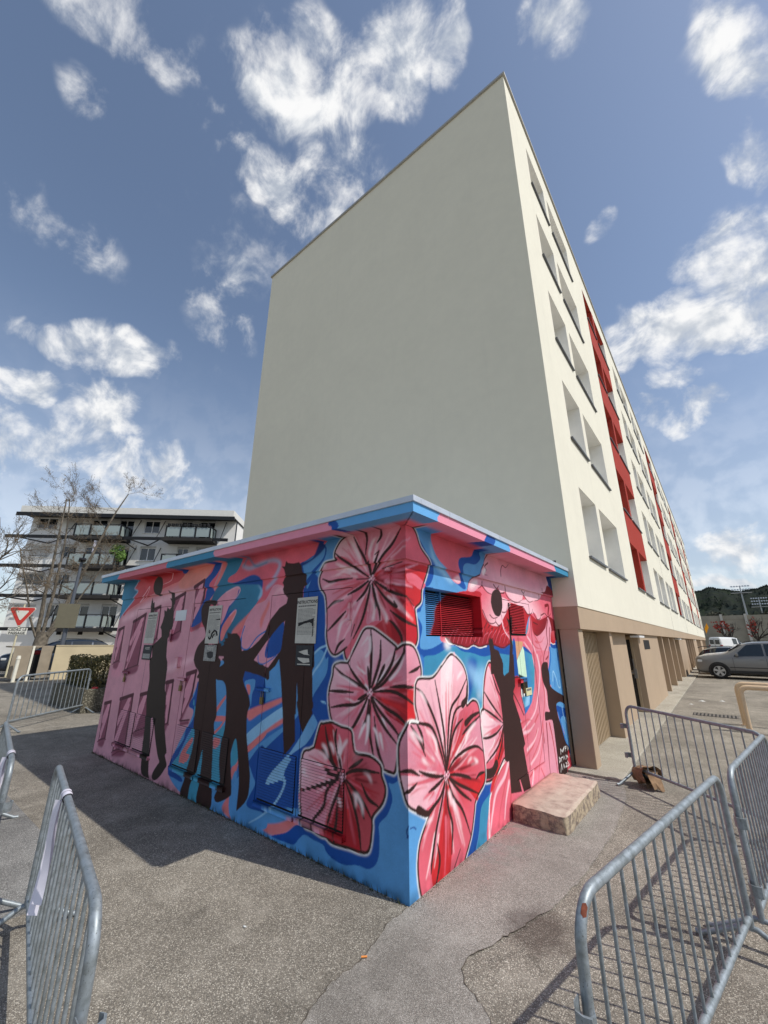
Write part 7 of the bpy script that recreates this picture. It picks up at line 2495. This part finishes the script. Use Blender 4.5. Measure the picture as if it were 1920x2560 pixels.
        for xw in wh[:2]:
            r=wh[2]; zb,zl,w,zt,wt=itp(xw); y0=side*(w+.012)
            # dark arch
            arc=[(xw+(r+.07)*math.cos(a),y0,max(r+(r+.07)*math.sin(a),.10)) for a in np.linspace(-.55,math.pi+.55,22)]
            MB().poly(arc if side>0 else arc[::-1]).build('wheel_arch',MATS['plastic'],o)
            wo_=empty('wheel',(xw,side*(w-.08),r)); wo_.parent=o
            v=[];f=[]; K=28
            prof=[(r*.66,.11),(r*.80,.125),(r*.95,.115),(r,.08),(r,-.08),(r*.95,-.115)]
            for a in range(K):
                t=2*math.pi*a/K
                for (rr,yy) in prof: v.append((rr*math.cos(t),side*yy,rr*math.sin(t)))
            for a in range(K):
                for j in range(len(prof)-1): f.append((a*len(prof)+j,((a+1)%K)*len(prof)+j,((a+1)%K)*len(prof)+j+1,a*len(prof)+j+1))
            MB().add(v,f,0,True).build('tyre',MATS['tyre'],wo_)
            m=MB(); yy=side*.105
            m.poly([(r*.64*math.cos(t),yy-side*.05,r*.64*math.sin(t)) for t in np.linspace(0,2*math.pi,25)[:-1]],1)
            ring=[(r*.68*math.cos(t),r*.68*math.sin(t)) for t in np.linspace(0,2*math.pi,33)]; ring2=[(r*.60*math.cos(t),r*.60*math.sin(t)) for t in np.linspace(0,2*math.pi,33)]
            for i in range(32): m.quad((ring[i][0],yy,ring[i][1]),(ring[i+1][0],yy,ring[i+1][1]),(ring2[i+1][0],yy,ring2[i+1][1]),(ring2[i][0],yy,ring2[i][1]))
            for s_ in range(5):
                t=2*math.pi*s_/5+.3; c,s2=math.cos(t),math.sin(t); w1,w2=r*.17,r*.10
                m.quad((c*r*.1-s2*w2,yy,s2*r*.1+c*w2),(c*r*.62-s2*w1,yy+side*.004,s2*r*.62+c*w1),(c*r*.62+s2*w1,yy+side*.004,s2*r*.62-c*w1),(c*r*.1+s2*w2,yy,s2*r*.1-c*w2))
            m.poly([(r*.14*math.cos(t),yy+side*.01,r*.14*math.sin(t)) for t in np.linspace(0,2*math.pi,13)[:-1]])
            m.build('rim',[MATS['rim'],MATS['plastic']],wo_)
    # windscreen + rear window
    def cross(x,dz): 
        zb,zl,w,zt,wt=itp(x); return zt+dz,wt
    a,b=dict(suv=(1.44,2.0),hatch=(1.2,1.9),van=(.82,1.42))[kind]
    za,wa=cross(a,.03); zb_,wb=cross(b,.02)
    MB().quad((a,wa*.92,za),(a,-wa*.92,za),(b,-wb*.92,zb_),(b,wb*.92,zb_)).build('windscreen',MATS['car_glass'],o)
    X=st[-1][0]
    if kind!='van':
        a,b=dict(suv=(4.12,4.62),hatch=(3.82,4.05))[kind]; za,wa=cross(a,.02); zb_,wb=cross(b,.02)
        MB().quad((a,wa*.85,za),(a,-wa*.85,za),(b,-wb*.8,zb_),(b,wb*.8,zb_)).build('rear_window',MATS['car_glass'],o)
        MB().box((X-.01,-.26,.62),(X+.012,.26,.74)).build('number_plate',MATS['paint_white'],o)
        for s in (-1,1): MB().tube([(2.2,s*.6,st[7][4]+.0),(2.5,s*.6,st[7][4]+.06),(3.9,s*.6,st[7][4]+.03),(4.1,s*.6,st[7][4]-.05)],.016,8).build('roof_rail',MATS['plastic'],o)
    else:
        MB().box((5.395,-.012,.5),(5.42,.012,2.3)).box((5.39,-.75,1.45),(5.43,-.12,2.1)).box((5.39,.12,1.45),(5.43,.75,2.1)).build('rear_door_window',MATS['car_glass'],o)
    MB().box((-.012,-.38,.48),(.03,.38,.66)).build('grille',MATS['plastic'],o); MB().box((.02,-.7,.28),(.12,.7,.40)).build('bumper',MATS['plastic'],o,bevel=.03)
    return o
car('parked_car',(.82,26.0,0),0,'paint_grey','grey estate off-roader parked nose to the white block','suv')
car('parked_car',(.95,29.2,0),0,'paint_white','white off-roader parked behind the grey one','suv')
car('parked_car',(4.9,32.2,0),math.pi,'paint_black','black hatchback parked with its red tail lights towards the block','hatch')
car('delivery_van',(4.5,86.5,0),math.radians(233),'paint_white','white delivery van parked near the far concrete wall','van','van')
# ------------------------------------------------------------------ stadium wall, trees, masts on the right
simple('stad_concrete',(156,148,130),.95,0,.2,.4); simple('stad_post',(196,190,176),.95,0,.1,.5)
sw=empty('stadium_wall',(40,130,0)); tag(sw,'tall grey concrete stadium wall with pale posts below the hill','wall')
for i in range(14):
    x=-46+i*4.6*1.0-.0
    MB().box((x,0,0),(x+4.56,.3,7.0)).build('wall_panel',MATS['stad_concrete'],sw); MB().box((x,-.05,7.02),(x+4.56,.25,8.0)).build('wall_panel',MATS['stad_concrete'],sw)
    MB().prism([(x-.25,-.9,0),(x+.25,-.9,0),(x+.25,-.25,8.3),(x-.25,-.25,8.3)],(0,.24,0)).build('post',MATS['stad_post'],sw)
def branch_mesh(mb,p,d,L,r,depth,rr,tips,spread=.6,up=.15,nseg=3,minr=.006):
    P=[p]; dd=d
    for i in range(nseg):
        dd=(dd+Vector((rr.gauss(0,.16),rr.gauss(0,.16),rr.gauss(0,.10)+up*.3))).normalized(); P.append(P[-1]+dd*L/nseg)
    mb.tube(P,r,6 if r>.04 else 4,cap=False,taper=max(r*.58,minr))
    tips.append((P[-1],dd,r))
    if depth<=0: return
    k=rr.choice((2,2,3))
    for i in range(k):
        a=rr.uniform(0,6.283); ax_=dd.orthogonal().normalized(); ax_.rotate(Matrix.Rotation(a,3,dd)); nd=(dd+ax_*rr.uniform(.45,1)*spread+Vector((0,0,up))).normalized()
        branch_mesh(mb,P[-1] if rr.random()<.7 else P[-2],nd,L*rr.uniform(.6,.85),max(r*.56,minr),depth-1,rr,tips,spread,up,nseg,minr)
    if rr.random()<.7:
        ax_=dd.orthogonal().normalized(); ax_.rotate(Matrix.Rotation(rr.uniform(0,6.28),3,dd)); branch_mesh(mb,P[1],(dd*.5+ax_*spread).normalized(),L*.55,max(r*.4,minr),depth-2,rr,tips,spread,up,nseg,minr)
simple('bark_dark',(52,44,38),.95,0,.3,3); simple('bark_birch',(112,104,92),.95,0,.45,7); simple('red_leaf',(150,58,44),.9,0,.3,3); simple('bud',(112,92,64),.9,0,.3,6)
for i,(x,y,sc,lab,col) in enumerate(((-3.1,104,1.0,'pollarded bare tree hidden partly by the block end','bark_dark'),(3.6,118,1.0,'pollarded tree with a few rust leaves left of two before the stadium wall','red_leaf'),(8.3,116,1.1,'pollarded tree with red patches at the right picture edge','red_leaf'))):
    o=empty('pollarded_tree',(x,y,0)); tag(o,lab,'tree','pollarded trees before the stadium wall'); rr=random.Random(40+i); tips=[]; m=MB()
    m.tube([(0,0,0),(.1,0,1.2),(0,.05,2.2)],.26*sc,8,taper=.2*sc); m.build('trunk',MATS['bark_dark'],o); m=MB()
    for k in range(6): 
        a=6.28*k/6+rr.random(); branch_mesh(m,Vector((0,.05,2.1)),Vector((math.cos(a),math.sin(a)*.6,1.0)).normalized(),1.7*sc,.13*sc,3,rr,tips,.7,.2,3,.02)
    cr=m.build('crown',MATS['bark_dark'],o)
    if i:
        lm=MB()
        for p,d,r in tips:
            if p.x<(.6 if i==1 else .2) and rr.random()<.22:
                for q in range(4):
                    c=p+Vector((rr.gauss(0,.28),rr.gauss(0,.28),rr.gauss(0,.22))); s=rr.uniform(.08,.2); a=rr.uniform(0,6.28)
                    lm.quad(c+Vector((-s,0,-s*.6)),c+Vector((s*.6,s*math.sin(a),-s)),c+Vector((s,s*math.cos(a),s*.7)),c+Vector((-s*.7,0,s)))
        lv=lm.build('leaves',MATS['red_leaf'],o); lv['kind']='stuff'
def mast(x,y,h,rows,label):
    o=empty('floodlight_mast',(x,y,0)); tag(o,label,'floodlight','stadium floodlight masts'); MB().tube([(0,0,0),(0,0,h)],.42,10,taper=.2).build('pole',MATS['alu'],o)
    fr=MB(); 
    for r in range(rows): fr.box((-3.2,-.1,h-r*1.35-.06),(3.2,.1,h-r*1.35+.06))
    fr.box((-3.4,-.9,h-rows*1.35-.1),(3.4,.9,h-rows*1.35+.1)).box((-.15,-.1,h-rows*1.35),(.15,.1,h+.1)); fr.build('head_frame',MATS['alu'],o)
    lm=MB().box((-.26,-.5,-.26),(.26,0,.26)).mesh('lamp',MATS['zinc'])
    for r in range(rows):
        for i in range(7): link('lamp',lm,o,(-2.7+.9*i,-.1,h-r*1.35))
mast(12.6,225,24.2,2,'taller floodlight mast with two rows of lamps over the stadium wall'); mast(20.2,265,22.0,3,'farther floodlight mast with three lamp rows at the right picture edge')
# scrub above the stadium wall
simple('scrub',(58,58,44),.95,0,.4,.3)
def leafball(mb,c,r,n,s,rr,flat=1):
    for i in range(n):
        u=Vector((rr.gauss(0,1),rr.gauss(0,1),rr.gauss(0,1))).normalized()*r*(.55+.45*rr.random()); u.z*=flat; p=Vector(c)+u; a=Vector((rr.gauss(0,1),rr.gauss(0,1),rr.gauss(0,1))).normalized(); b=a.orthogonal().normalized(); q=a.cross(b); k=s*rr.uniform(.5,1.3)
        mb.quad(p-b*k,p+q*k*.5,p+b*k,p-q*k*.5)
for i,(x,y,r,l) in enumerate(((2.0,170,3.4,'dark shrub behind the stadium wall, nearest the block'),(6.5,172,2.6,'low shrub behind the stadium wall left of the taller mast'),(16,175,3.6,'round dark shrub behind the stadium wall right of the taller mast'))):
    m=MB(); rr=random.Random(i); leafball(m,(x,y,7.5+r*.3),r,420,.5,rr,.8); leafball(m,(x+r*.8,y,7+r*.2),r*.7,260,.5,rr,.8); o=empty('shrub',(x,y,0)); tag(o,l,'shrub','shrubs behind the stadium wall')
    c=m.build('crown',MATS['scrub'],o); c.location=(-x,-y,0); MB().tube([(0,0,0),(0,0,7)],.2,6).build('trunk',MATS['bark_dark'],o)
# ------------------------------------------------------------------ apartment house on the left
A0=Vector((-47.3,4.75,0)); RZ=math.atan2(.6786,.7345)
hs=tag(empty('balcony_house',A0,RZ),'white four storey house with black steel balconies of frosted glass','apartment building')
# local: x along facade 0..19, -y towards viewer, z up
simple('house_white',(236,234,228),.9,0,.06,.8); simple('house_grey',(168,166,158),.9,0,.06,.8); simple('soffit_dark',(46,44,42),.9,0,.2,2); simple('shutter',(196,194,188),.8,0,.05); simple('roof_edge',(222,220,212),.7,0,.04)
HL=19.1; ZL=[2.75,5.55,8.2,10.9]
wins=[]   # x0,x1,z0,z1
for k,z in enumerate(ZL):
    wins+= [(.5,2.3,z+.95,z+2.05,'shutter' if k in(0,2) else 'pane'),(8.0,9.4,z+.15,z+2.0,'pane'),(10.4,11.85,z+.75,z+2.0,'pane'),(13.85,14.9,z+.9,z+2.0,'pane'),(15.6,17.1,z+.15,z+2.0,'pane'),(5.4,6.9,z+.15,z+2.0,'shutter' if k==1 else 'pane'),(3.2,4.6,z+.95,z+2.05,'shutter' if k==3 else 'pane')]
xs=sorted({0,HL}|{w[0] for w in wins}|{w[1] for w in wins}); zs=sorted({0,13.1}|{w[2] for w in wins}|{w[3] for w in wins})
m=MB()
for i in range(len(xs)-1):
    for j in range(len(zs)-1):
        cx,cz=(xs[i]+xs[i+1])/2,(zs[j]+zs[j+1])/2
        if any(w[0]<cx<w[1] and w[2]<cz<w[3] for w in wins): continue
        m.quad((xs[i],0,zs[j]),(xs[i+1],0,zs[j]),(xs[i+1],0,zs[j+1]),(xs[i],0,zs[j+1]))
m.quad((HL,0,0),(HL,11,0),(HL,11,13.1),(HL,0,13.1)).quad((0,11,0),(0,0,0),(0,0,13.1),(0,11,13.1)).quad((HL,11,0),(0,11,0),(0,11,13.1),(HL,11,13.1)); m.build('wall',MATS['house_white'],hs)
rf=MB().box((-.3,-1.3,13.1),(HL+.05,11.2,13.75)).build('roof',MATS['roof_edge'],hs)
MB().box((-.35,-1.35,13.02),(HL+.1,11,13.098)).build('eave_soffit',MATS['soffit_dark'],rf); MB().box((-.5,-1.45,12.76),(HL+.2,-1.32,13.1)).build('eave_beam',MATS['black_steel'],rf)
MB().box((HL+.001,-.0,0),(HL+.03,.32,13.0)).build('corner_strip',MATS['black_steel'],hs)
for x0,x1,z0,z1,t in wins:
    w=MB().box((x0,.08,z0),(x0+.07,.16,z1)).box((x1-.07,.08,z0),(x1,.16,z1)).box((x0+.07,.08,z0),(x1-.07,.16,z0+.07)).box((x0+.07,.08,z1-.07),(x1-.07,.16,z1)).box(((x0+x1)/2-.04,.08,z0+.07),((x0+x1)/2+.04,.16,z1-.07)).quad((x0,0,z0),(x0,.16,z0),(x0,.16,z1),(x0,0,z1)).quad((x1,0,z0),(x1,0,z1),(x1,.16,z1),(x1,.16,z0)).quad((x0,0,z1),(x1,0,z1),(x1,.16,z1),(x0,.16,z1)).quad((x0,0,z0),(x0,.16,z0),(x1,.16,z0),(x1,0,z0)).build('window',MATS['pvc'],hs)
    if t=='pane':
        MB().quad((x0,.12,z0),(x1,.12,z0),(x1,.12,z1),(x0,.12,z1)).build('pane',MATS['window_glass'],w)
        MB().box((x0,-.03,z1),(x1,.0,z1+.16)).build('shutter_box',MATS['shutter'],w)
    else: MB().box((x0,.02,z0+.12),(x1,.06,z1)).build('roller_shutter',MATS['shutter'],w)
    if z1-z0<1.5: MB().box((x0-.1,-.08,z0-.06),(x1+.1,.0,z0-.001)).build('window_sill',MATS['roof_edge'],w)
def balcony(x0,x1,z,D=1.5):
    o=MB().box((x0-.25,-D-.12,z-.30),(x1+.25,-.0,z)).build('balcony',MATS['soffit_dark'],hs)
    post=MB().box((-.05,-.05,0),(.05,.05,1.12)).mesh('post',MATS['black_steel'])
    n=3; wd=(x1-x0)/n
    for i in range(n+1): link('post',post,o,(x0+wd*i,-D,z))
    g=MB().box((.08,-.012,.12),(wd-.08,.012,1.0)).mesh('glass_panel',MATS['frosted'])
    for i in range(n): link('glass_panel',g,o,(x0+wd*i,-D,z))
    g2=MB().box((-.012,-D+.1,.12),(.012,-D/2-.04,1.0)).mesh('glass_panel',MATS['frosted']); g3=MB().box((-.012,-D/2+.04,.12),(.012,-.05,1.0)).mesh('glass_panel',MATS['frosted'])
    for x in (x0,x1): link('glass_panel',g2,o,(x,0,z)); link('glass_panel',g3,o,(x,0,z)); link('post',post,o,(x,-D/2,z)); link('post',post,o,(x,-.06,z))
    MB().box((x0-.05,-D-.04,z+1.1),(x1+.05,-D+.04,z+1.16)).box((x0-.04,-D+.04,z+1.1),(x0+.04,0,z+1.16)).box((x1-.04,-D+.04,z+1.1),(x1+.04,0,z+1.16)).build('handrail',MATS['black_steel'],o)
    br=MB()
    for x in (x1+.9,x0-.9): br.tube([(x,-.02,z+2.0),(x,-1.3,z-.12)],.035,6)
    br.tube([(x1+.15,-D-.05,z-.22),(x1+.9,-.05,z-.9)],.05,6).build('brace',MATS['black_steel'],o)
    return o
for z in ZL:
    for x0,x1 in ((5.07,9.12),(13.2,17.25)): balcony(x0,x1,z)
    for a_,b_ in ((-.9,4.82),(9.37,12.95),(17.5,HL-.2)): MB().box((a_,-1.44,z-.24),(b_,-1.28,z+.04)).build('edge_beam',MATS['black_steel'],hs)
    if z>3:
        MB().tube([(9.5,-1.36,z-.05),(11.1,-.1,z-.5),(12.9,-1.36,z-.05)],.06,6).build('truss',MATS['black_steel'],hs); MB().tube([(-.5,-1.36,z-.05),(2,-.1,z-.45),(4.7,-1.36,z-.05)],.06,6).build('truss',MATS['black_steel'],hs)
for x in (4.83,6.65,8.45,3.0,10.3,12.1): MB().box((x-.2,-.03,2.2),(x+.2,.002,2.6)).build('cellar_vent',MATS['dark_gap'],hs)
# flower boxes and plants on balconies
simple('pot',(24,24,26),.6); simple('leaf_green',(96,128,56),.8,0,.4,5)
fb=empty('plant_pots',A0,RZ); tag(fb,'row of dark hanging pots on the top right balcony rail','plant pots')
for i in range(11): MB().tube([(13.4+.36*i,-1.5,ZL[3]+1.08),(13.4+.36*i,-1.5,ZL[3]+1.34)],.12,8,taper=.17).build('pot',MATS['pot'],fb)
m=MB(); rr=random.Random(2); leafball(m,(0,0,1.3),.7,500,.12,rr,1.2); leafball(m,(.4,.1,.9),.5,250,.12,rr); p=empty('balcony_shrub',A0+Matrix.Rotation(RZ,3,'Z')@Vector((9.0,-1.0,ZL[2]))); tag(p,'yellow green leafy plant on the balcony second from top','plant'); m.build('leaves',MATS['leaf_green'],p); MB().tube([(0,0,0),(0,0,.5)],.2,8,taper=.26).build('pot',MATS['pot'],p)
# closed parasol on a balcony
pp=empty('closed_parasol',A0+Matrix.Rotation(RZ,3,'Z')@Vector((6.9,-1.2,ZL[2]))); tag(pp,'closed white parasol standing on the balcony second from top','parasol'); MB().tube([(0,0,.0),(.1,0,1.2),(.25,0,2.3)],.09,8,taper=.16).build('canopy',MATS['ribbon'],pp)
# ------------------------------------------------------------------ low wall, bin shelter, hedge, planter
simple('cream_wall',(204,188,154),.9,0,.08,1.2); simple('bin_grey',(150,138,120),.85,0,.12,2); simple('bin_red',(150,30,40),.5); simple('post_white',(226,222,206),.7,0,.06)
lw=tag(empty('low_wall',(-22.75,3.05,0)),'cream concrete garden wall running behind the hedge','wall'); RZw=math.atan2(2.2,.62)
w_=MB().box((0,0,0),(5.6,.22,1.50)).build('wall',MATS['cream_wall'],lw,rot=(0,0,RZw),bevel=.01)
MB().box((0,-.02,1.502),(5.6,.24,1.54)).build('coping',MATS['cream_wall'],lw,rot=(0,0,RZw))
bs=tag(empty('bin_shelter',(-23.05,1.6,0)),'grey panelled bin shelter with pale posts left of the garden wall','shelter')
MB().box((0,0,.12),(.05,.62,1.49)).build('panel',MATS['bin_grey'],bs,rot=(0,0,-.1)); MB().box((.0,.64,0),(.09,.72,1.5)).build('post',MATS['post_white'],bs); MB().box((.0,.98,.12),(.05,1.42,1.5)).build('panel',MATS['bin_grey'],bs,rot=(0,0,-.02))
MB().box((-1.3,-.1,1.44),(-.02,1.45,1.50)).build('roof',MATS['bin_grey'],bs)
bn_=tag(empty('waste_bin',(-23.7,2.5,0)),'dark waste bin with a red lid inside the shelter','bin'); MB().prism([(-.3,-.28,.1),(.3,-.28,.1),(.36,-.33,1.1),(-.36,-.33,1.1)],(0,.6,0)).build('tub',MATS['pot'],bn_); MB().box((-.4,-.36,1.12),(.4,.32,1.3)).build('lid',MATS['bin_red'],bn_,bevel=.04)
for s in(-.2,.2): MB().tube([(s-.03,-.05,.09),(s+.03,-.05,.09)],.09,10).build('wheel',MATS['tyre'],bn_)
for i,(x,y,l) in enumerate(((-23.4,1.15,'white bollard left of the sign pole'),(-22.6,1.75,'white bollard right of the sign pole'))):
    o=tag(empty('bollard',(x,y,0)),l,'bollard','white bollards'); MB().tube([(0,0,0),(0,0,.95)],.07,10).build('post',MATS['post_white'],o); MB().tube([(0,0,.96),(0,0,1.1)],.085,10,taper=.06).build('cap',MATS['post_white'],o)
# planter
asphalt('old_concrete',(112,108,94),(150,146,130),(70,66,54),40,True)
pt_=tag(empty('concrete_planter',(-11.0,1.05,0)),'weathered concrete planter block behind the far left barrier','planter')
m=MB().box((-2.7,0,-.02),(-.0,.16,.56)).box((-.16,.16,-.02),(0,2.6,.56)).box((-2.7,.16,-.02),(-2.54,2.6,.56)).box((-2.54,2.44,-.02),(-.16,2.6,.56)); m.build('wall',MATS['old_concrete'],pt_); MB().quad((-2.54,.16,.45),(-.16,.16,.45),(-.16,2.44,.45),(-2.54,2.44,.45)).build('soil',MATS['grit'],pt_)
def hedge():
    m=NT('hedge_leaf'); p=m.pos(); n=m.voro(p,22,'Color'); sc=m.n('ShaderNodeSeparateColor'); m.l(n,sc.inputs[0])
    m.col(m.ramp(sc.outputs[0],[(0,srgb((48,54,26))),(.5,srgb((86,84,42))),(1,srgb((142,126,72)))])); m.rough(.55); MATS['hedge_leaf']=m.mat
    o=tag(empty('hedge',(-11.2,1.25,.45)),'clipped dense evergreen hedge growing in the concrete planter','hedge'); rr=random.Random(9); mb=MB()
    X0,X1,Y0,Y1,H=-2.35,-.05,.0,2.1,.86
    for i in range(16000):
        x,y,z=rr.uniform(X0,X1),rr.uniform(Y0,Y1),rr.uniform(0,H)
        f=rr.random()
        if f<.4: y=Y0+abs(rr.gauss(0,.06))
        elif f<.6: z=H-abs(rr.gauss(0,.05))
        elif f<.8: x=X1-abs(rr.gauss(0,.06))
        x+=rr.gauss(0,.03); z+=.04*math.sin(x*5)+.03*math.sin(y*7+x*3)
        p=Vector((x,y,z)); a=Vector((rr.gauss(0,1),rr.gauss(0,1),rr.gauss(0,1)+.5)).normalized(); b=a.orthogonal().normalized(); b.rotate(Matrix.Rotation(rr.uniform(0,6.28),3,a)); q=a.cross(b); s=rr.uniform(.018,.036)
        mb.quad(p-b*s,p+q*s*.45,p+b*s,p-q*s*.45)
    lv=mb.build('foliage',MATS['hedge_leaf'],o); lv['kind']='stuff'
    tw=MB()
    for i in range(60):
        x,y=rr.uniform(X0+.1,X1-.1),rr.uniform(Y0+.1,Y1-.1); tw.tube([(x,y,0),(x+rr.gauss(0,.05),y+rr.gauss(0,.05),.4),(x+rr.gauss(0,.1),y+rr.gauss(0,.1),.8)],.008,4,cap=False)
    t=tw.build('stems',MATS['bark_dark'],o); t['kind']='stuff'
hedge()
simple('can_red',(190,50,60),.5); tag(MB().box((-11.25,1.3,.565),(-11.02,1.36,.60)).box((-11.20,1.25,.56),(-11.08,1.33,.58)).build('litter_packet',MATS['can_red'],bevel=.008),'red and white litter packet on the planter edge','litter')
# ------------------------------------------------------------------ yield sign, lamp post
simple('sign_red',(196,58,50),.45,0,.08,9); simple('sign_white',(222,222,212),.5,0,.06); simple('sign_back',(116,111,92),.6,.2,.06); simple('pole_cream',(206,198,168),.6,0,.05); simple('lamp_pole',(92,98,108),.5,.3,.05)
ys_=tag(empty('yield_sign',(-26.0,2.05,0),math.radians(62)),'red and white triangular yield sign on a pale pole','road sign')
MB().tube([(0,.05,0),(0,.05,3.55)],.042,10).build('pole',MATS['pole_cream'],ys_)
def tri(r,y,zc,rnd=0): 
    pts=[]
    for a in (math.radians(30),math.radians(150),math.radians(270)):
        for e in (-.09,.09): pts.append((r*math.cos(a+e)*.97,y,zc+r*math.sin(a+e)*.97))
    return pts
zc=3.05
MB().prism(tri(.62,-.02,zc),(0,.03,0)).build('white_rim',MATS['sign_white'],ys_); MB().prism(tri(.585,-.028,zc),(0,.006,0)).build('red_face',MATS['sign_red'],ys_); MB().prism(tri(.31,-.036,zc),(0,.006,0)).build('white_face',MATS['sign_white'],ys_)
pl_=MB().box((-.40,-.02,2.02),(.40,.01,2.36)).build('name_plate',MATS['sign_white'],ys_,bevel=.012)
text_mesh('CEDEZ LE\nPASSAGE',.17,MATS['ink'],ys_,(0,-.026,2.22),RX,'lettering',bold=.004)
st_=tag(empty('street_lamp',(-23.9,3.55,0),math.radians(-14)),'slim grey street lamp with a flat dark head','street lamp')
MB().tube([(0,0,0),(0,0,3),(0,0,5.75)],.12,12,taper=.06).build('pole',MATS['lamp_pole'],st_); MB().tube([(-.05,0,5.72),(.0,-.0,5.80),(-.55,0,5.92)],.05,8).build('arm',MATS['lamp_pole'],st_)
MB().prism([(-.75,-.16,5.86),(.28,-.16,5.80),(.34,-.12,5.86),(.2,-.16,5.96),(-.5,-.16,6.0)],(0,.32,0)).build('lamp_head',MATS['black_steel'],st_,bevel=.02)
sb=tag(empty('sign_panel_back',(-23.85,3.51,0),math.radians(60)),'back of a beige square sign fixed to the lamp post','road sign')
MB().box((-.45,-.16,2.35),(.45,-.13,3.55)).build('panel',MATS['sign_back'],sb,bevel=.01)
for z in (2.55,3.35): MB().box((-.25,-.13,z),(.25,-.10,z+.05)).build('bracket',MATS['alu'],sb)
# ------------------------------------------------------------------ bare tree, conifers
def bare_tree():
    o=tag(empty('bare_tree',(-27.6,3.45,0)),'multi stemmed leafless birch like tree before the balcony house','tree'); rr=random.Random(21)
    tr=MB(); cr=MB(); tips=[]
    tr.tube([(0,0,0),(-.05,0,1.0),(-.1,.05,2.2)],.42,12,taper=.30)
    stems=[((-.2,-.2,2.0),(.0,-.10,1),8.0,.115),((.1,.2,2.0),(.05,.26,1),9.2,.125),((-.05,0,2.1),(.0,.08,1),8.2,.09),((-.1,-.1,1.6),(-.1,-.5,1),5.4,.06),((.12,.2,1.8),(.1,.6,1),5.4,.06)]
    for p,d,L,r in stems:
        d=Vector(d).normalized(); P=[Vector(p)]
        for i in range(7):
            d=(d+Vector((rr.gauss(0,.05),rr.gauss(0,.05),.05))).normalized(); P.append(P[-1]+d*L/7)
        tr.tube(P,r,8,taper=.03)
        for i in range(2,8):
            for k in range(1 if i<6 else 2):
                a=rr.uniform(0,6.28); nd=Vector((math.cos(a),math.sin(a),rr.uniform(.1,.9))).normalized(); branch_mesh(cr,P[i],nd,rr.uniform(.9,1.6)*(1-.05*i),r*(1-i/9)*.40,4,rr,tips,.8,.12,3,.005)
    tr.build('trunk',MATS['bark_birch'],o); cr.build('crown',MATS['bark_birch'],o)
    bd=MB()
    for p,d,r in tips:
        for k in range(3):
            c=p-d*rr.uniform(0,.5)+Vector((rr.gauss(0,.05),rr.gauss(0,.05),rr.gauss(0,.05))); s=rr.uniform(.012,.024); bd.add([c+Vector((s,0,0)),c+Vector((-s*.5,s,0)),c+Vector((-s*.5,-s,0)),c+Vector((0,0,s*1.6))],[(0,1,3),(1,2,3),(2,0,3)])
    b=bd.build('buds',MATS['bud'],o); b['kind']='stuff'
bare_tree()
o=tag(empty('bare_tree',(-30.5,.2,0)),'leafless tree reaching in from the left picture edge','tree'); rr=random.Random(33); m=MB(); tips=[]; MB().tube([(0,0,0),(.1,0,2),(.3,.1,4)],.2,8,taper=.12).build('trunk',MATS['bark_birch'],o)
for k in range(9): a=rr.uniform(0,6.28); branch_mesh(m,Vector((.1+.02*k,.05,2.6+.35*k)),Vector((math.cos(a)*.6+.5,math.sin(a)*.6+.2,.7)).normalized(),1.6,.06,3,rr,tips,.7,.1,3,.007)
m.build('crown',MATS['bark_birch'],o)
def conifer_mat():
    m=NT('needles'); n=m.noise(m.pos(),3,4); m.col(m.ramp(n,[(.3,srgb((30,40,26))),(.7,srgb((64,74,40)))])); m.rough(.8); MATS['needles']=m.mat
conifer_mat()
def conifer(x,y,H,R,label,seed,n=5200,s=.16):
    o=tag(empty('conifer',(x,y,0)),label,'tree','conifers on the left'); rr=random.Random(seed); MB().tube([(0,0,0),(0,0,H)],.3,8,taper=.04).build('trunk',MATS['bark_dark'],o); m=MB()
    for i in range(n):
        t=rr.random()**1.1; z=H*(.12+.88*t); lay=.65+.35*math.sin(z*5); a=rr.uniform(0,6.28); rad=R*(1-t)*lay*rr.random()**.45*(1+.25*math.sin(a*5+z)); p=Vector((rad*math.cos(a),rad*math.sin(a),z-.25*rad+rr.gauss(0,.08)))
        d=Vector((math.cos(a),math.sin(a),rr.uniform(-.5,.3))).normalized(); q=d.cross(Vector((0,0,1))).normalized(); k=s*rr.uniform(.6,1.5)
        m.quad(p-q*k*.25,p+d*k*1.2-q*k*.1,p+d*k*1.2+q*k*.1,p+q*k*.25)
    c=m.build('crown',MATS['needles'],o)
conifer(-58.5,9.8,11.5,4.6,'dark conifer beside the balcony house at the left edge',1,7000,.3); conifer(-57,2,9.5,4.2,'dark conifer low at the left picture edge',2,6000,.3); conifer(-25.4,-2.6,14.2,3.0,'tall conifer whose branch tips enter at the left edge',3,9000,.2)
# cars behind the low wall
car('parked_car',(-27.2,1.9,0),math.radians(76),'paint_blue','dark blue car whose roof shows above the bin shelter','suv'); car('parked_car',(-28.4,5.2,0),math.radians(76),'paint_blue','dark blue car whose roof shows behind the hedge','hatch')
